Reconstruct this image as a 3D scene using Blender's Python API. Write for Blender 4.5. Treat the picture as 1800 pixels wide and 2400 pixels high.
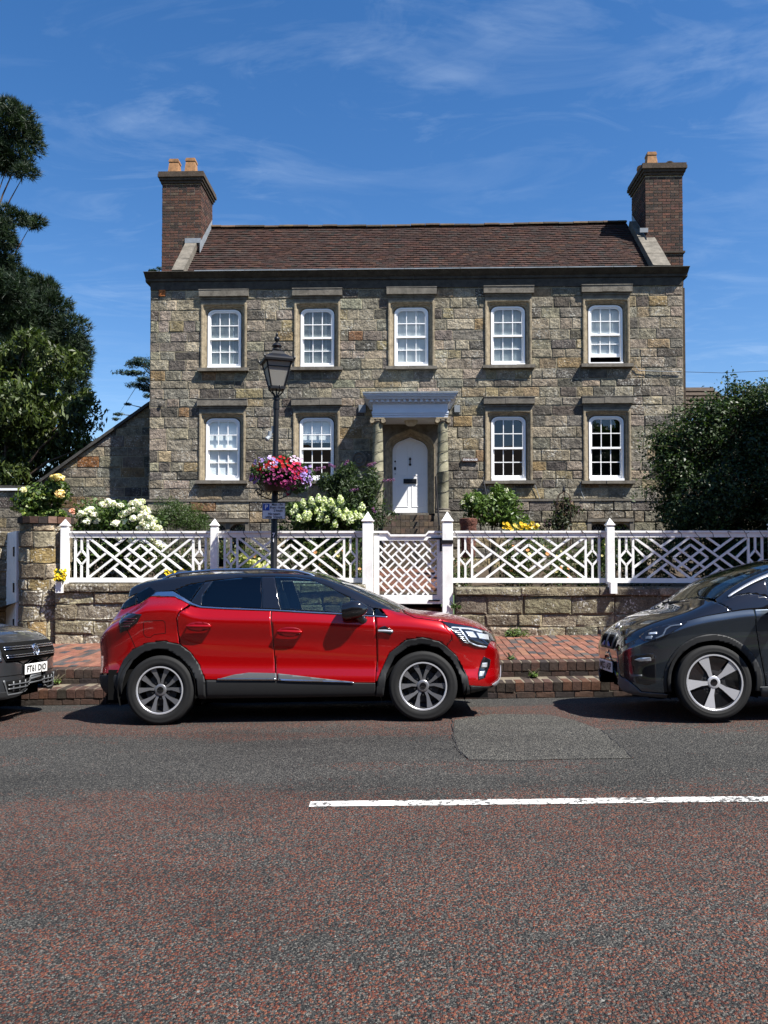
import bpy, bmesh, math, random
import numpy as np
from mathutils import Vector, Matrix, noise
from mathutils.bvhtree import BVHTree

for o in list(bpy.data.objects):
    bpy.data.objects.remove(o)
SC = bpy.context.scene
COL = SC.collection
RND = random.Random(11)

# ------------------------------------------------------------------ camera
F_PX, CX, CY, W_PX, H_PX = 1844.5, 900.0, 1251.0, 1800.0, 2400.0
CAM_H, YAW, PITCH = 1.66, 0.028, math.atan(51 / 1844.5)
cam_d = bpy.data.cameras.new('camera')
cam_d.sensor_fit = 'VERTICAL'; cam_d.sensor_height = 24.0
cam_d.lens = 24.0 * F_PX / H_PX
cam_d.shift_y = (CY - H_PX / 2) / H_PX
cam_d.clip_start = 0.1; cam_d.clip_end = 3000
cam = bpy.data.objects.new('camera', cam_d)
cam.location = (0, 0, CAM_H)
cam.rotation_euler = (math.pi / 2 + PITCH, 0, YAW)
COL.objects.link(cam)
SC.camera = cam

# ------------------------------------------------------------------ light
SUN_DIR = Vector((0.49, -0.305, 0.816)).normalized()      # towards the sun
sun_d = bpy.data.lights.new('sun', 'SUN')
sun_d.energy = 5.0; sun_d.angle = math.radians(0.53); sun_d.color = (1.0, 0.965, 0.905)
sun = bpy.data.objects.new('sun', sun_d)
sun.rotation_euler = SUN_DIR.to_track_quat('Z', 'Y').to_euler()
COL.objects.link(sun)
world = bpy.data.worlds.new('World'); SC.world = world
world.use_nodes = True
SC.view_settings.view_transform = 'Standard'; SC.view_settings.look = 'None'
SC.view_settings.exposure = 1.2; SC.view_settings.gamma = 1.0
SC.view_settings.use_curve_mapping = False
SC.cycles.max_bounces = 6; SC.cycles.transparent_max_bounces = 12
SC.cycles.caustics_reflective = False; SC.cycles.caustics_refractive = False
SC.cycles.use_denoising = True

def N(nt, typ, **kw):
    n = nt.nodes.new(typ)
    for k, v in kw.items():
        if k.startswith('i_'):
            n.inputs[k[2:].replace('_', ' ')].default_value = v
        else:
            setattr(n, k, v)
    return n
def L(nt, a, ao, b, bi):
    nt.links.new(a.outputs[ao], b.inputs[bi])
def ramp(nt, stops, interp='LINEAR'):
    r = nt.nodes.new('ShaderNodeValToRGB'); e = r.color_ramp.elements; r.color_ramp.interpolation = interp
    e[0].position, e[1].position = stops[0][0], stops[-1][0]
    for p, c in stops[1:-1]: e.new(p)
    for i, (p, c) in enumerate(stops):
        e[i].position = p
        e[i].color = (c, c, c, 1) if not isinstance(c, (tuple, list)) else (c[0], c[1], c[2], 1)
    return r
def mixc(nt, fac, a, b, mode='MIX'):
    m = nt.nodes.new('ShaderNodeMix'); m.data_type = 'RGBA'; m.blend_type = mode
    m.clamp_factor = True
    for sock, v in ((m.inputs[0], fac), (m.inputs[6], a), (m.inputs[7], b)):
        if isinstance(v, tuple) and len(v) == 2 and hasattr(v[0], 'outputs'): nt.links.new(v[0].outputs[v[1]], sock)
        elif isinstance(v, (int, float)): sock.default_value = v
        else: sock.default_value = (v[0], v[1], v[2], 1)
    return (m, 2)

def build_world():
    nt = world.node_tree; nt.nodes.clear()
    out = N(nt, 'ShaderNodeOutputWorld'); bg = N(nt, 'ShaderNodeBackground', i_Strength=0.05)
    sky = N(nt, 'ShaderNodeTexSky', sky_type='NISHITA', sun_disc=False)
    sky.sun_elevation = math.asin(SUN_DIR.z); sky.sun_rotation = math.atan2(SUN_DIR.x, SUN_DIR.y)
    sky.altitude = 100; sky.air_density = 1.0; sky.dust_density = 0.35; sky.ozone_density = 2.2
    tc = N(nt, 'ShaderNodeTexCoord')
    hs = N(nt, 'ShaderNodeHueSaturation', i_Saturation=1.34, i_Value=1.45)
    tw = mixc(nt, 1.0, (sky, 0), (1.05, 0.985, 1.0), 'MULTIPLY'); L(nt, tw[0], 2, hs, 'Color')
    # cirrus: wispy streaks on a high flat layer (direction / height)
    sep = N(nt, 'ShaderNodeSeparateXYZ'); L(nt, tc, 'Generated', sep, 0)
    mx = N(nt, 'ShaderNodeMath', operation='MAXIMUM'); mx.inputs[1].default_value = 0.06; L(nt, sep, 2, mx, 0)
    dv = N(nt, 'ShaderNodeVectorMath', operation='DIVIDE'); L(nt, tc, 'Generated', dv, 0)
    cmb = N(nt, 'ShaderNodeCombineXYZ')
    for i in range(3): L(nt, mx, 0, cmb, i)
    L(nt, cmb, 0, dv, 1)
    def layer(rot, sc, nscale, lo, hi, seed):
        mp = N(nt, 'ShaderNodeMapping'); mp.inputs['Rotation'].default_value = (0, 0, rot); mp.inputs['Scale'].default_value = sc
        mp.inputs['Location'].default_value = (seed, seed * 0.7, 0)
        L(nt, dv, 0, mp, 0)
        n1 = N(nt, 'ShaderNodeTexNoise', i_Scale=nscale, i_Detail=9.0, i_Roughness=0.62, i_Distortion=0.9)
        L(nt, mp, 0, n1, 'Vector')
        r = ramp(nt, [(lo, 0.0), (lo + (hi - lo) * 0.5, 0.30), (hi, 1.0)]); L(nt, n1, 0, r, 0)
        return r
    a = layer(0.95, (0.9, 1.9, 1), 1.7, 0.50, 0.84, 3.1)
    b = layer(-0.8, (1.0, 1.7, 1), 2.4, 0.53, 0.88, 8.3)
    cov = N(nt, 'ShaderNodeTexNoise', i_Scale=0.9, i_Detail=4.0); L(nt, dv, 0, cov, 'Vector')
    cr = ramp(nt, [(0.40, 0.05), (0.66, 1.0)]); L(nt, cov, 0, cr, 0)
    ad = N(nt, 'ShaderNodeMath', operation='ADD'); L(nt, a, 0, ad, 0); L(nt, b, 0, ad, 1)
    ml = N(nt, 'ShaderNodeMath', operation='MULTIPLY'); L(nt, ad, 0, ml, 0); L(nt, cr, 0, ml, 1)
    fin = N(nt, 'ShaderNodeMath', operation='MULTIPLY'); fin.inputs[1].default_value = 0.43; L(nt, ml, 0, fin, 0)
    m = mixc(nt, (fin, 0), (hs, 0), (6.6, 8.0, 9.8))
    L(nt, m[0], 2, bg, 'Color'); L(nt, bg, 0, out, 0)
build_world()

# ------------------------------------------------------------------ pixel helper (full-view coordinates 1659 x 2212)
_fw = Vector((-math.sin(YAW) * math.cos(PITCH), math.cos(YAW) * math.cos(PITCH), math.sin(PITCH)))
_rt = Vector((math.cos(YAW), math.sin(YAW), 0))
_up = _rt.cross(_fw)
def P(dx, dy, Y):
    k = 1800 / 1659
    d = _fw + _rt * ((dx * k - CX) / F_PX) + _up * ((CY - dy * k) / F_PX)
    return Vector((0, 0, CAM_H)) + d * (Y / d.y)
def PX(dx, Y, dy=1200): return P(dx, dy, Y).x
def PZ(dy, Y, dx=830): return P(dx, dy, Y).z

# ------------------------------------------------------------------ objects
def tag(o, label=None, cat=None, group=None, kind=None):
    if label: o['label'] = label
    if cat: o['category'] = cat
    if group: o['group'] = group
    if kind: o['kind'] = kind
    return o
def empty(name, loc=(0, 0, 0), rz=0, parent=None):
    o = bpy.data.objects.new(name, None); COL.objects.link(o)
    o.empty_display_size = 0.1
    o.location = loc; o.rotation_euler = (0, 0, rz); o.parent = parent
    return o
def put(name, me, mat=None, parent=None, smooth=False, loc=None):
    o = bpy.data.objects.new(name, me); COL.objects.link(o)
    if mat is not None and not me.materials: me.materials.append(mat)
    if parent: o.parent = parent
    if loc is not None: o.location = loc
    if smooth: me.polygons.foreach_set('use_smooth', [True] * len(me.polygons))
    return o
def setcol(me, cols):
    a = me.color_attributes.new('col', 'FLOAT_COLOR', 'POINT')
    a.data.foreach_set('color', np.asarray(cols, dtype=np.float32).ravel())
def copy_tree(o, parent=None):
    c = o.copy(); COL.objects.link(c)
    if parent: c.parent = parent
    for ch in o.children: copy_tree(ch, c)
    return c

class MB:
    """collects shapes into one mesh"""
    def __init__(s): s.v = []; s.f = []; s.c = []; s.m = []; s.mi = 0; s.col = None
    def add(s, vs, fs):
        b = len(s.v); s.v += [tuple(p) for p in vs]
        s.f += [tuple(b + i for i in f) for f in fs]; s.m += [s.mi] * len(fs)
        if s.col is not None: s.c += [(*s.col, 1)] * len(vs)
        else: s.c += [(1, 1, 1, 1)] * len(vs)
        return s
    def box(s, c, d, M=None, taper=1.0):
        hx, hy, hz = d[0] / 2, d[1] / 2, d[2] / 2
        vs = []
        for z in (-1, 1):
            t = taper if z > 0 else 1
            for x, y in ((-1, -1), (1, -1), (1, 1), (-1, 1)): vs.append(Vector((x * hx * t, y * hy * t, z * hz)))
        if M is not None: vs = [M @ v for v in vs]
        vs = [v + Vector(c) for v in vs]
        return s.add(vs, [(0, 3, 2, 1), (4, 5, 6, 7), (0, 1, 5, 4), (1, 2, 6, 5), (2, 3, 7, 6), (3, 0, 4, 7)])
    def b2(s, x0, x1, y0, y1, z0, z1):
        return s.box(((x0 + x1) / 2, (y0 + y1) / 2, (z0 + z1) / 2), (x1 - x0, y1 - y0, z1 - z0))
    def bar(s, p, q, w, t, up=(0, -1, 0)):
        """rectangular bar from p to q, w across, t along 'up'"""
        p, q = Vector(p), Vector(q); d = (q - p).normalized(); u = Vector(up); sd = d.cross(u).normalized(); u = sd.cross(d).normalized()
        vs = []
        for e in (p, q):
            for a, b in ((-1, -1), (1, -1), (1, 1), (-1, 1)): vs.append(e + sd * (a * w / 2) + u * (b * t / 2))
        return s.add(vs, [(0, 3, 2, 1), (4, 5, 6, 7), (0, 1, 5, 4), (1, 2, 6, 5), (2, 3, 7, 6), (3, 0, 4, 7)])
    def tube(s, pts, r, n=8, cap=True):
        pts = [Vector(p) for p in pts]; k = len(pts)
        rs = r if isinstance(r, (list, tuple)) else [r] * k
        vs = []; fs = []; prev = None
        for i, p in enumerate(pts):
            d = (pts[min(i + 1, k - 1)] - pts[max(i - 1, 0)])
            if d.length < 1e-9: d = Vector((0, 0, 1))
            d.normalize()
            if prev is None:
                a = Vector((1, 0, 0)) if abs(d.x) < 0.8 else Vector((0, 1, 0))
                u = d.cross(a).normalized()
            else:
                u = prev - d * prev.dot(d)
                u = u.normalized() if u.length > 1e-6 else d.cross(Vector((1, 0.3, 0))).normalized()
            prev = u; w = d.cross(u)
            for j in range(n):
                t = 2 * math.pi * j / n
                vs.append(p + (u * math.cos(t) + w * math.sin(t)) * rs[i])
        for i in range(k - 1):
            for j in range(n):
                a = i * n + j; b = i * n + (j + 1) % n
                fs.append((a, b, b + n, a + n))
        if cap:
            fs.append(tuple(range(n - 1, -1, -1))); fs.append(tuple((k - 1) * n + j for j in range(n)))
        return s.add(vs, fs)
    def lathe(s, prof, c=(0, 0, 0), n=24, M=None, closed=False, cap=True):
        """prof: (r, h) pairs round the z axis"""
        vs = []; fs = []; k = len(prof)
        for r, h in prof:
            for j in range(n):
                t = 2 * math.pi * j / n
                v = Vector((r * math.cos(t), r * math.sin(t), h))
                if M is not None: v = M @ v
                vs.append(v + Vector(c))
        for i in range(k if closed else k - 1):
            for j in range(n):
                a = i * n + j; b = i * n + (j + 1) % n; i2 = (i + 1) % k
                fs.append((a, b, i2 * n + (j + 1) % n, i2 * n + j))
        if not closed and cap:
            if prof[0][0] > 1e-5: fs.append(tuple(range(n - 1, -1, -1)))
            if prof[-1][0] > 1e-5: fs.append(tuple((k - 1) * n + j for j in range(n)))
        return s.add(vs, fs)
    def prism(s, poly, fn0, fn1):
        """poly 2-D list; fn0/fn1 map (a,b) to the two end faces"""
        n = len(poly); vs = [fn0(*p) for p in poly] + [fn1(*p) for p in poly]
        fs = [tuple(range(n - 1, -1, -1)), tuple(range(n, 2 * n))]
        fs += [(i, (i + 1) % n, n + (i + 1) % n, n + i) for i in range(n)]
        return s.add(vs, fs)
    def xz(s, poly, y0, y1):
        return s.prism(poly, lambda a, b: Vector((a, y0, b)), lambda a, b: Vector((a, y1, b)))
    def sphere(s, c, r, n=10, m=7, sc=(1, 1, 1)):
        prof = [(math.sin(math.pi * i / m) * r, -math.cos(math.pi * i / m) * r) for i in range(m + 1)]
        return s.lathe(prof, c, n, Matrix.Diagonal(sc))
    def mesh(s, name, mats=None, fix=True):
        me = bpy.data.meshes.new(name); me.from_pydata(s.v, [], s.f)
        if mats:
            for m in (mats if isinstance(mats, (list, tuple)) else [mats]): me.materials.append(m)
            if isinstance(mats, (list, tuple)) and len(mats) > 1: me.polygons.foreach_set('material_index', s.m)
        if s.col is not None: setcol(me, s.c)
        if fix:
            bm = bmesh.new(); bm.from_mesh(me); bmesh.ops.recalc_face_normals(bm, faces=bm.faces); bm.to_mesh(me); bm.free()
        me.update(); return me
    def build(s, name, mats, parent=None, smooth=False, fix=True, auto=None):
        me = s.mesh(name, mats, fix); o = put(name, me, None, parent, smooth)
        if auto:
            me.polygons.foreach_set('use_smooth', [True] * len(me.polygons)); me.set_sharp_from_angle(angle=math.radians(auto))
        return o

def bevel(o, w=0.006, seg=1):
    m = o.modifiers.new('edge', 'BEVEL'); m.width = w; m.segments = seg; m.limit_method = 'ANGLE'
    return o
def text_mesh(txt, size, depth=0.002, align='CENTER', sx=1.0, bold=0.0):
    cu = bpy.data.curves.new('lettering', 'FONT'); cu.body = txt; cu.size = size; cu.extrude = depth; cu.align_x = align; cu.align_y = 'CENTER'
    cu.resolution_u = 3; cu.offset = bold; cu.space_line = 0.95
    o = bpy.data.objects.new('lettering', cu); COL.objects.link(o)
    dg = bpy.context.evaluated_depsgraph_get(); me = bpy.data.meshes.new_from_object(o.evaluated_get(dg))
    bpy.data.objects.remove(o); bpy.data.curves.remove(cu)
    me.transform(Matrix.Diagonal((sx, 1, 1, 1))); return me
def pchip(pts):
    """monotone cubic through (x, y) pairs"""
    xs = [p[0] for p in pts]; ys = [p[1] for p in pts]; n = len(xs)
    h = [xs[i + 1] - xs[i] for i in range(n - 1)]; d = [(ys[i + 1] - ys[i]) / h[i] for i in range(n - 1)]
    m = [0] * n; m[0] = d[0]; m[-1] = d[-1]
    for i in range(1, n - 1):
        if d[i - 1] * d[i] > 0:
            w1, w2 = 2 * h[i] + h[i - 1], h[i] + 2 * h[i - 1]
            m[i] = (w1 + w2) / (w1 / d[i - 1] + w2 / d[i])
    def f(x):
        if x <= xs[0]: return ys[0]
        if x >= xs[-1]: return ys[-1]
        lo, hi = 0, n - 1
        while hi - lo > 1:
            mid = (lo + hi) // 2
            if xs[mid] <= x: lo = mid
            else: hi = mid
        t = (x - xs[lo]) / h[lo]; t2 = t * t; t3 = t2 * t
        return (2*t3-3*t2+1)*ys[lo] + (t3-2*t2+t)*h[lo]*m[lo] + (-2*t3+3*t2)*ys[hi] + (t3-t2)*h[lo]*m[hi]
    return f
# ------------------------------------------------------------------ materials
def base_mat(name, color=(0.5, 0.5, 0.5), rough=0.6, metal=0.0, coat=0.0, spec=0.5):
    m = bpy.data.materials.new(name); m.use_nodes = True
    b = m.node_tree.nodes['Principled BSDF']
    b.inputs['Base Color'].default_value = (*color, 1); b.inputs['Roughness'].default_value = rough
    b.inputs['Metallic'].default_value = metal; b.inputs['Specular IOR Level'].default_value = spec
    if coat:
        b.inputs['Coat Weight'].default_value = coat; b.inputs['Coat Roughness'].default_value = 0.03
    return m
def nodes(m): return m.node_tree, m.node_tree.nodes['Principled BSDF']
def bumpn(nt, b, src, strength, dist, chain=None):
    bp = N(nt, 'ShaderNodeBump', i_Strength=strength, i_Distance=dist)
    nt.links.new(src[0].outputs[src[1]], bp.inputs['Height'])
    if chain: nt.links.new(chain.outputs[0], bp.inputs['Normal'])
    nt.links.new(bp.outputs[0], b.inputs['Normal']); return bp
def weathered(name, color, rough=0.7, var=0.25, scale=6, bump=0.25, bscale=60, dirt=None, dirt_amt=0.4, dist=0.004, spec=0.3):
    """plain colour with tonal drift, optional dirt patches and fine relief"""
    m = base_mat(name, color, rough, spec=spec); nt, b = nodes(m)
    g = N(nt, 'ShaderNodeNewGeometry')
    n1 = N(nt, 'ShaderNodeTexNoise', i_Scale=scale, i_Detail=6.0, i_Roughness=0.6); L(nt, g, 'Position', n1, 'Vector')
    r = ramp(nt, [(0.25, 1 - var), (0.75, 1 + var)]); L(nt, n1, 0, r, 0)
    c = mixc(nt, 1.0, color, (r, 0), 'MULTIPLY')
    if dirt:
        n2 = N(nt, 'ShaderNodeTexNoise', i_Scale=scale * 1.7, i_Detail=8.0, i_Roughness=0.7, i_Distortion=0.4); L(nt, g, 'Position', n2, 'Vector')
        r2 = ramp(nt, [(0.5, 0.0), (0.72, dirt_amt)]); L(nt, n2, 0, r2, 0)
        c = mixc(nt, (r2, 0), c, dirt)
    nt.links.new(c[0].outputs[c[1]], b.inputs['Base Color'])
    n3 = N(nt, 'ShaderNodeTexNoise', i_Scale=bscale, i_Detail=5.0); L(nt, g, 'Position', n3, 'Vector')
    bumpn(nt, b, (n3, 0), bump, dist)
    return m
def pieces(name, tints, bump=0.5, bscale=45, dist=0.012, rough=0.9, lichen=0.0, mott=0.35, dark=(0.035, 0.033, 0.03), darkamt=0.5, wscale=1.0):
    """colour per piece from the 'col' attribute, mottled, with soot and lichen"""
    m = base_mat(name, (0.3, 0.3, 0.3), rough, spec=0.2); nt, b = nodes(m)
    at = N(nt, 'ShaderNodeAttribute', attribute_name='col')
    g = N(nt, 'ShaderNodeNewGeometry')
    n1 = N(nt, 'ShaderNodeTexNoise', i_Scale=7.0 * wscale, i_Detail=8.0, i_Roughness=0.68); L(nt, g, 'Position', n1, 'Vector')
    r = ramp(nt, [(0.28, 1 - mott), (0.5, 1.0), (0.74, 1 + mott)]); L(nt, n1, 0, r, 0)
    c = mixc(nt, 1.0, (at, 0), (r, 0), 'MULTIPLY')
    n2 = N(nt, 'ShaderNodeTexNoise', i_Scale=3.1 * wscale, i_Detail=9.0, i_Roughness=0.72, i_Distortion=0.5); L(nt, g, 'Position', n2, 'Vector')
    r2 = ramp(nt, [(0.47, 0.0), (0.68, darkamt)]); L(nt, n2, 0, r2, 0)
    c = mixc(nt, (r2, 0), c, dark)
    n7 = N(nt, 'ShaderNodeTexNoise', i_Scale=55.0 * wscale, i_Detail=5.0, i_Roughness=0.7); L(nt, g, 'Position', n7, 'Vector')
    r7 = ramp(nt, [(0.3, 1 - mott * 1.1), (0.7, 1 + mott * 1.1)]); L(nt, n7, 0, r7, 0)
    c = mixc(nt, 1.0, c, (r7, 0), 'MULTIPLY')
    if lichen:
        n4 = N(nt, 'ShaderNodeTexNoise', i_Scale=2.3 * wscale, i_Detail=7.0, i_Roughness=0.7); n4.noise_dimensions = '4D'; n4.inputs['W'].default_value = 4.2
        L(nt, g, 'Position', n4, 'Vector')
        n5 = N(nt, 'ShaderNodeTexNoise', i_Scale=26.0 * wscale, i_Detail=4.0); L(nt, g, 'Position', n5, 'Vector')
        mu = N(nt, 'ShaderNodeMath', operation='MULTIPLY'); L(nt, n4, 0, mu, 0); L(nt, n5, 0, mu, 1)
        r4 = ramp(nt, [(0.31, 0.0), (0.36, lichen)]); L(nt, mu, 0, r4, 0)
        c = mixc(nt, (r4, 0), c, (0.50, 0.48, 0.42))
    nt.links.new(c[0].outputs[c[1]], b.inputs['Base Color'])
    n3 = N(nt, 'ShaderNodeTexNoise', i_Scale=bscale, i_Detail=7.0, i_Roughness=0.65); L(nt, g, 'Position', n3, 'Vector')
    bp = bumpn(nt, b, (n3, 0), bump, dist)
    n6 = N(nt, 'ShaderNodeTexNoise', i_Scale=bscale * 0.3, i_Detail=3.0); L(nt, g, 'Position', n6, 'Vector')
    bumpn(nt, b, (n6, 0), bump * 0.8, dist * 2.5, bp)
    return m
def glass_mat(name, tint=(0.8, 0.85, 0.85), refl=1.0, rough=0.01, ior=1.5, wavy=0.0):
    m = bpy.data.materials.new(name); m.use_nodes = True; nt = m.node_tree; nt.nodes.clear()
    out = N(nt, 'ShaderNodeOutputMaterial'); tr = N(nt, 'ShaderNodeBsdfTransparent'); tr.inputs[0].default_value = (*tint, 1)
    gl = N(nt, 'ShaderNodeBsdfGlossy'); gl.inputs['Roughness'].default_value = rough; gl.inputs['Color'].default_value = (1, 1, 1, 1)
    lw = N(nt, 'ShaderNodeLayerWeight', i_Blend=0.5)   # same reflectance from either face
    pw = N(nt, 'ShaderNodeMath', operation='POWER'); pw.inputs[1].default_value = 5; L(nt, lw, 'Facing', pw, 0)
    f0 = ((ior - 1) / (ior + 1)) ** 2 * 1.6 * refl
    mu = N(nt, 'ShaderNodeMath', operation='MULTIPLY_ADD'); mu.inputs[1].default_value = 1 - f0; mu.inputs[2].default_value = f0; mu.use_clamp = True; L(nt, pw, 0, mu, 0)
    mx = N(nt, 'ShaderNodeMixShader'); L(nt, mu, 0, mx, 0); L(nt, tr, 0, mx, 1); L(nt, gl, 0, mx, 2); L(nt, mx, 0, out, 0)
    if wavy:
        g = N(nt, 'ShaderNodeNewGeometry'); n = N(nt, 'ShaderNodeTexNoise', i_Scale=2.5, i_Detail=1.0); L(nt, g, 'Position', n, 'Vector')
        bp = N(nt, 'ShaderNodeBump', i_Strength=wavy, i_Distance=0.02); L(nt, n, 0, bp, 'Height'); L(nt, bp, 0, gl, 'Normal')
    return m
def leaf_mat(name, rough=0.5, trans=0.35, spec=0.3):
    m = bpy.data.materials.new(name); m.use_nodes = True; nt, b = nodes(m)
    at = N(nt, 'ShaderNodeAttribute', attribute_name='col')
    L(nt, at, 0, b, 'Base Color'); b.inputs['Roughness'].default_value = rough; b.inputs['Specular IOR Level'].default_value = spec
    tl = N(nt, 'ShaderNodeBsdfTranslucent')
    c = mixc(nt, 1.0, (at, 0), (1.0, 1.25, 0.45), 'MULTIPLY'); nt.links.new(c[0].outputs[2], tl.inputs[0])
    mx = N(nt, 'ShaderNodeMixShader'); mx.inputs[0].default_value = trans
    out = nt.nodes['Material Output']; L(nt, b, 0, mx, 1); L(nt, tl, 0, mx, 2); L(nt, mx, 0, out, 0)
    return m
def speckled(name, base, rows, rough=0.85, bump=1.0, big=None, red=True, gain=1.0):
    """chip surfacing: coloured stone chips in a dark binder; rows = [(colour, share at full wear)]"""
    m = base_mat(name, base, rough, spec=0.25); nt, b = nodes(m)
    g = N(nt, 'ShaderNodeNewGeometry')
    v = N(nt, 'ShaderNodeTexVoronoi', i_Scale=76.0); v.feature = 'F1'; L(nt, g, 'Position', v, 'Vector')
    v2 = N(nt, 'ShaderNodeTexVoronoi', i_Scale=150.0); L(nt, g, 'Position', v2, 'Vector')
    sep = N(nt, 'ShaderNodeSeparateColor'); L(nt, v, 'Color', sep, 0)
    sep2 = N(nt, 'ShaderNodeSeparateColor'); L(nt, v2, 'Color', sep2, 0)
    # fine grey grit
    gr = ramp(nt, [(0.0, (0.011, 0.011, 0.011)), (0.5, (0.036, 0.036, 0.034)), (0.8, (0.085, 0.081, 0.072)), (1.0, (0.19, 0.178, 0.155))]); L(nt, sep2, 0, gr, 0)
    # where red chips survive: broad wear pattern, stretched along the street
    mp = N(nt, 'ShaderNodeMapping'); mp.inputs['Scale'].default_value = (0.32, 1.0, 1); L(nt, g, 'Position', mp, 0)
    w1 = N(nt, 'ShaderNodeTexNoise', i_Scale=1.3, i_Detail=10.0, i_Roughness=0.78); L(nt, mp, 0, w1, 'Vector')
    sy = N(nt, 'ShaderNodeSeparateXYZ'); L(nt, g, 'Position', sy, 0)
    mr = N(nt, 'ShaderNodeMapRange'); mr.inputs[1].default_value = 0; mr.inputs[2].default_value = 10; L(nt, sy, 1, mr, 0)
    lane = ramp(nt, [(0.0, 0.64), (0.27, 0.62), (0.34, 0.52), (0.43, 0.58), (0.505, 0.52), (0.545, 0.30), (0.60, 0.20), (0.68, 0.18), (0.725, 0.36), (0.77, 0.56), (0.85, 0.62), (0.885, 0.60), (0.91, 0.20), (1.0, 0.12)]); L(nt, mr, 0, lane, 0)
    sc_ = N(nt, 'ShaderNodeMath', operation='MULTIPLY_ADD'); sc_.inputs[1].default_value = 2.1; sc_.inputs[2].default_value = -0.55; L(nt, w1, 0, sc_, 0)
    ad = N(nt, 'ShaderNodeMath', operation='ADD'); L(nt, sc_, 0, ad, 0); L(nt, lane, 0, ad, 1)
    wr = ramp(nt, [(0.78, 0.0), (1.40, 0.72)]); L(nt, ad, 0, wr, 0)
    lt = N(nt, 'ShaderNodeMath', operation='LESS_THAN'); L(nt, sep, 0, lt, 0); L(nt, wr, 0, lt, 1)
    rd = ramp(nt, [(0.0, (0.07, 0.018, 0.012)), (0.45, (0.145, 0.042, 0.025)), (0.75, (0.21, 0.072, 0.038)), (0.92, (0.08, 0.07, 0.062)), (1.0, (0.26, 0.11, 0.055))]); L(nt, sep, 1, rd, 0)
    core = ramp(nt, [(0.35, 1.0), (0.62, 0.0)]); L(nt, v, 'Distance', core, 0)
    dn = N(nt, 'ShaderNodeMath', operation='MULTIPLY'); L(nt, lt, 0, dn, 0); L(nt, core, 0, dn, 1)
    c = mixc(nt, (dn, 0), (gr, 0), (rd, 0))
    # odd pale grit
    gt = N(nt, 'ShaderNodeMath', operation='GREATER_THAN'); gt.inputs[1].default_value = 0.9993; L(nt, sep, 2, gt, 0)
    c = mixc(nt, (gt, 0), c, (0.22, 0.21, 0.19))
    # bitumen stains and polish
    st = N(nt, 'ShaderNodeTexNoise', i_Scale=0.8, i_Detail=7.0, i_Roughness=0.65); L(nt, mp, 0, st, 'Vector')
    sr = ramp(nt, [(0.30, 0.46), (0.5, 0.80), (0.75, 1.02)]); L(nt, st, 0, sr, 0)
    c = mixc(nt, 1.0, c, (sr, 0), 'MULTIPLY')
    if not red: c = mixc(nt, 1.0, (gr, 0), (sr, 0), 'MULTIPLY'); c = mixc(nt, 1.0, c, (gain, gain, gain * 0.97), 'MULTIPLY')
    nt.links.new(c[0].outputs[c[1]], b.inputs['Base Color'])
    hv = N(nt, 'ShaderNodeMath', operation='MULTIPLY'); L(nt, v, 'Distance', hv, 0); hv.inputs[1].default_value = -1
    hb = N(nt, 'ShaderNodeMath', operation='MULTIPLY_ADD'); L(nt, v2, 'Distance', hb, 0); hb.inputs[1].default_value = -0.6; L(nt, hv, 0, hb, 2)
    bumpn(nt, b, (hb, 0), bump, 0.012)
    return m

M = {}
M['road'] = speckled('worn red chip asphalt', (0.05, 0.05, 0.05), None)
M['asphalt_patch'] = speckled('asphalt repair', (0.05, 0.05, 0.05), None, red=False, gain=1.42)
M['line'] = None
M['stone'] = pieces('sandstone', None, 1.0, 30, 0.022, lichen=0.5, mott=0.5, darkamt=0.7)
M['wall_stone'] = pieces('garden wall stone', None, 0.9, 34, 0.02, lichen=0.9, mott=0.5, darkamt=0.6, dark=(0.03, 0.026, 0.022))
M['trim_stone'] = weathered('dressed stone', (0.14, 0.125, 0.102), 0.9, 0.4, 5, 0.5, 50, (0.045, 0.04, 0.033), 0.75, 0.012)
M['pale_stone'] = weathered('pale dressed stone', (0.27, 0.222, 0.15), 0.9, 0.4, 9, 0.6, 45, (0.09, 0.07, 0.045), 0.8, 0.012)
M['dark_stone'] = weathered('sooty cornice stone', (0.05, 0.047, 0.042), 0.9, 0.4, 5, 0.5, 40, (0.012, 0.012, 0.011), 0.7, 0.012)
M['mortar'] = weathered('lime mortar', (0.26, 0.225, 0.15), 0.95, 0.3, 8, 0.5, 80, (0.10, 0.09, 0.06), 0.6)
M['brick'] = pieces('brick', None, 0.5, 70, 0.006, mott=0.3, darkamt=0.5, wscale=2)
M['paver'] = pieces('paver', None, 0.45, 90, 0.004, mott=0.25, darkamt=0.25, wscale=2, rough=0.85)
M['tile'] = pieces('clay tile', None, 0.5, 60, 0.006, mott=0.3, darkamt=0.55, wscale=0.7)
M['brick_mortar'] = weathered('brick mortar', (0.27, 0.225, 0.165), 0.95, 0.25, 8, 0.4, 80)
M['dark_mortar'] = weathered('dark jointing', (0.06, 0.05, 0.04), 0.95, 0.3, 8, 0.4, 80)
M['white_paint'] = weathered('white painted timber', (0.82, 0.81, 0.785), 0.5, 0.05, 3, 0.12, 35, (0.42, 0.42, 0.37), 0.4, 0.003)
M['sash_paint'] = base_mat('white gloss paint', (0.83, 0.82, 0.805), 0.35)
M['porch_paint'] = weathered('grey white porch paint', (0.60, 0.64, 0.70), 0.5, 0.06, 3, 0.1, 30)
M['black_iron'] = base_mat('black iron', (0.006, 0.006, 0.007), 0.42, spec=0.35)
M['lead'] = weathered('lead', (0.20, 0.22, 0.24), 0.5, 0.25, 5, 0.2, 30)
M['terracotta'] = weathered('terracotta', (0.30, 0.155, 0.07), 0.85, 0.45, 7, 0.3, 40, (0.10, 0.07, 0.04), 0.9)
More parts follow.
